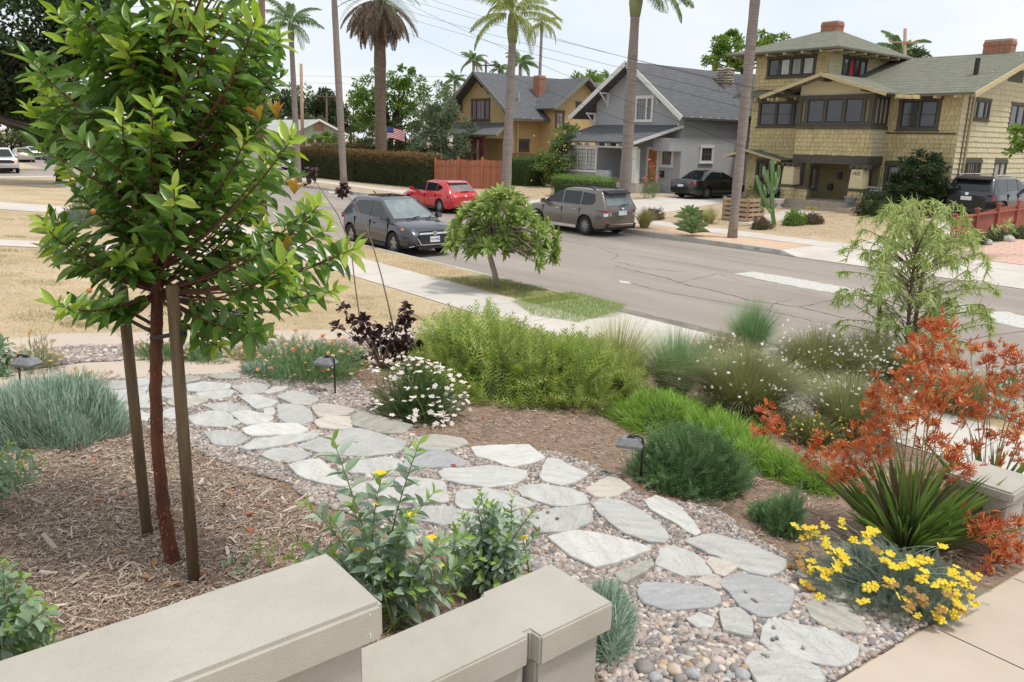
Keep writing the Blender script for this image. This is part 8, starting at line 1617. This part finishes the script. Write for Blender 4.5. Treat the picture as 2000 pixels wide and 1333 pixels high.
for pth, r in (([(450,1170),(400,1110),(345,990),(290,830),(248,690)], .075), ([(452,900),(400,800),(350,680),(345,570)], .07), ([(450,950),(425,820),(395,700),(395,620)], .065), ([(465,880),(515,800),(540,690),(542,565)], .07), ([(370,1060),(335,1100),(320,960),(300,770)], .065), ([(470,920),(495,820),(500,720),(500,640)], .06), ([(330,1150),(318,1120),(310,1060),(322,1020)], .05), ([(450,850),(430,800),(390,770),(400,775)], .05), ([(350,990),(365,930),(360,880),(345,810)], .055)):
    ribbed([z_(a, b, rng.uniform(-.12, .12)) for a, b in pth], r).build('arm', m_cac, cac)
pc_ = hitz(1433, 432); pl_ = thing('pallet_planter', 'raised planter box made of pale pallet boards behind the nearest palm', 'planter', pc_); m_pal = mat('pallet_wood', (.38,.25,.16), .85, col2=(.50,.36,.25), scale=8, objvar=.15)
x0_, y0_ = pc_[0]-.62, pc_[1]; zb_ = pc_[2]
for k in range(5):
    z0 = zb_+.04+k*.19
    MB().box(x0_, x0_+1.25, y0_, y0_+.02, z0, z0+.12).build('slat', m_pal, pl_); MB().box(x0_+1.27, x0_+1.29, y0_+.02, y0_+1.1, z0, z0+.12).build('slat', m_pal, pl_)
for xx in (0, .58, 1.15): MB().box(x0_+xx, x0_+xx+.1, y0_+.021, y0_+.1, zb_, zb_+.95).build('upright', m_pal, pl_)
for yy in (.3, .7, 1.05): MB().box(x0_+1.17, x0_+1.268, y0_+yy, y0_+yy+.09, zb_, zb_+.95).build('upright', m_pal, pl_)
MB().box(x0_+.1, x0_+1.16, y0_+.11, y0_+1.1, zb_, zb_+.8).build('soil_fill', m_mulch, pl_)
def urn(label, p, m, s=1.0, plant=True):
    t = thing('urn', label, 'pot', p, 'porch pots'); p = np.array(p); MB().lathe(p, [(.16*s, 0), (.15*s, .04*s), (.07*s, .08*s), (.07*s, .14*s), (.18*s, .22*s), (.23*s, .38*s), (.26*s, .40*s), (.25*s, .43*s), (.2*s, .42*s)], 16).build('bowl', m, t, smooth=False)
    MB().lathe(p, [(.2*s, .40*s), (.05*s, .425*s)], 12).build('soil', m_mulch, t)
    if plant: k = 40; q = p+ZZ*.42*s+rng.normal(0, .08, (k, 3))*np.array((1, 1, .3)); foliage('dry_plant', [place(RHOMB, q, rdir(k, .7), .12, .04)], m_rust, t)
m_urn = mat('blue_grey_urn', (.20,.235,.26), .6, var=.15); urn('blue-grey urn on the left porch plinth', (bx0-.35, 32.6, .93), m_urn, 1.1); urn('blue-grey urn on the right porch plinth', (bx1+.0, 32.55, .83), m_urn, 1.1); wp_ = hitz(1555, 421); urn('white round pot below the porch steps', (bx0+.55, 31.85, .61), mat('white_glaze', (.68,.68,.66), .4), .95, False)
agave('green aloe rosette on the far verge, back one', hitz(1347, 437), .75, 26, mat('aloe_green', (.20,.30,.12), .55, col2=(.28,.38,.17)), 'aloe', 'verge aloes', .2); agave('green aloe clump on the far verge kerb', hitz(1350, 462), .72, 34, MATS['aloe_green'], 'aloe', 'verge aloes', .22)
m_gra3 = leafmat('straw_grass', [(.40,.34,.16),(.34,.32,.14),(.26,.28,.10)], .7, .25)
grass('verge_grass', 'yellow-green grass clump right behind the brown-grey SUV', hitz(1258, 446), .5, .95, 700, .012, m_gra3, .7); grass('verge_grass', 'grey-green grass clump left of the pallet planter', hitz(1384, 437), .5, .8, 600, .012, m_gra1, .7); grass('verge_grass', 'tall thin grass behind the pallet planter', hitz(1470, 425), .3, 1.1, 300, .01, m_gra3, .4)
def bush(label, px, py, rx, h, m, ls=.09, n=900): return mound('bush', label, 'shrub', hitz(px, py), rx, rx*.8, h, n, RHOMB, ls, ls*.5, m, cm=m_gcore, grp='yard bushes', up=.3)
m_bbr = leafmat('brown_bush_leaf', [(.16,.10,.08),(.22,.15,.11),(.14,.13,.07)], .8, .1)
bush('brown low bush left of the cactus', 1486, 448, .38, .42, m_bbr); bush('bright green bush right of the cactus', 1550, 440, .5, .55, m_fbr); bush('reddish-brown bush right of the bright green one', 1588, 438, .38, .4, m_bbr); bush('dark shrub at the right porch wall', 1712, 424, .75, .9, m_fdk, .12, 1500); bush('dark shrub at the left of the cactus by the door', 1480, 398, .6, .9, m_fmid, .1, 1000); bush('grey twiggy bush behind the pallet planter', 1462, 408, .55, .8, m_bbr, .08, 600); bush('brown-green bush at the SUV rear', 1275, 430, .45, .5, m_bbr); bush('dark bush left of the porch steps', 1520, 402, .6, .8, m_fdk, .11, 1000)
bush('low shrub at the foot of the red fence, left', 1905, 478, .4, .35, m_fol); bush('low shrub at the foot of the red fence, middle', 1945, 470, .45, .4, m_fol); bush('low shrub at the foot of the red fence, right edge', 1992, 466, .4, .4, m_fol); bush('small leafy plant below the sunroom window', 1165, 352, .5, .9, m_fmid, .12, 500)
b0 = hitz(1268, 388); rb_ = mound('rose_bush', 'rose bush with coral-red blooms before the grey porch', 'shrub', b0, .45, .4, 1.7, 700, RHOMB, .09, .05, m_fmid, inner=.4, coref=0); P_, N_ = dome(b0, .45, .4, 1.75, 22, .8, .4); leaf_objects('rose', HEAD, P_, rdir(22), .15, .15, mat('coral_rose', (.72,.13,.12), .6), rb_, smooth=False)
m_rock = mat('garden_rock', (.42,.40,.37), .9, var=.2, scale=8)
for k, (a, b, s_) in enumerate(((1925,478,.22),(1968,472,.26),(1893,482,.16))):
    p = hitz(a, b); v, f = ICO2; me = trimesh('rock', v*np.array((2, 1.5, 1.2))*s_*(1+.12*np.sin(v[:, :1]*8+k)), f, None, False); o = link('rock', me, m_rock); o.location = p+ZZ*.05; tag(o, ('pale garden rock between fence shrubs, left', 'pale garden rock between fence shrubs, right', 'smallest pale rock at the end of the red fence')[k], 'rock', 'fence rocks')
m_blue = mat('blue_bin', (.01,.06,.38), .5)
for k, (x, y) in enumerate(((-13.6, 43.2), (-12.75, 43.0))):
    t = thing('wheelie_bin', ('blue wheeled bin beyond the black SUV, left one', 'blue wheeled bin beyond the black SUV, right one')[k], 'bin', (x, y, .61), 'blue bins'); MB().hexa([(x-.24, y-.26, .62), (x+.24, y-.26, .62), (x+.24, y+.26, .62), (x-.24, y+.26, .62), (x-.3, y-.34, 1.6), (x+.3, y-.34, 1.6), (x+.3, y+.34, 1.6), (x-.3, y+.34, 1.6)]).build('bin_body', m_blue, t, bevel=.02); MB().box(x-.32, x+.32, y-.38, y+.38, 1.602, 1.66).build('lid', m_blue, t, bevel=.015)
    for s_ in (-.25, .25): MB().tube([(x+s_-.03, y+.25, .7), (x+s_+.03, y+.25, .7)], .1, 12).build('wheel', m_tyre, t)
kt = MB(); kx = onY(1478, 489, FC)[0]; kp = MB().box(kx-.55, kx+.55, FC-.004, FC+.001, .03, .14).build('kerb_number_panel', mat('kerb_paint', (.5,.5,.48), .8)); tag(kp, kind='structure'); text('1422', .11, m_num, kp, (kx, FC-.007, .085), ext=.001)
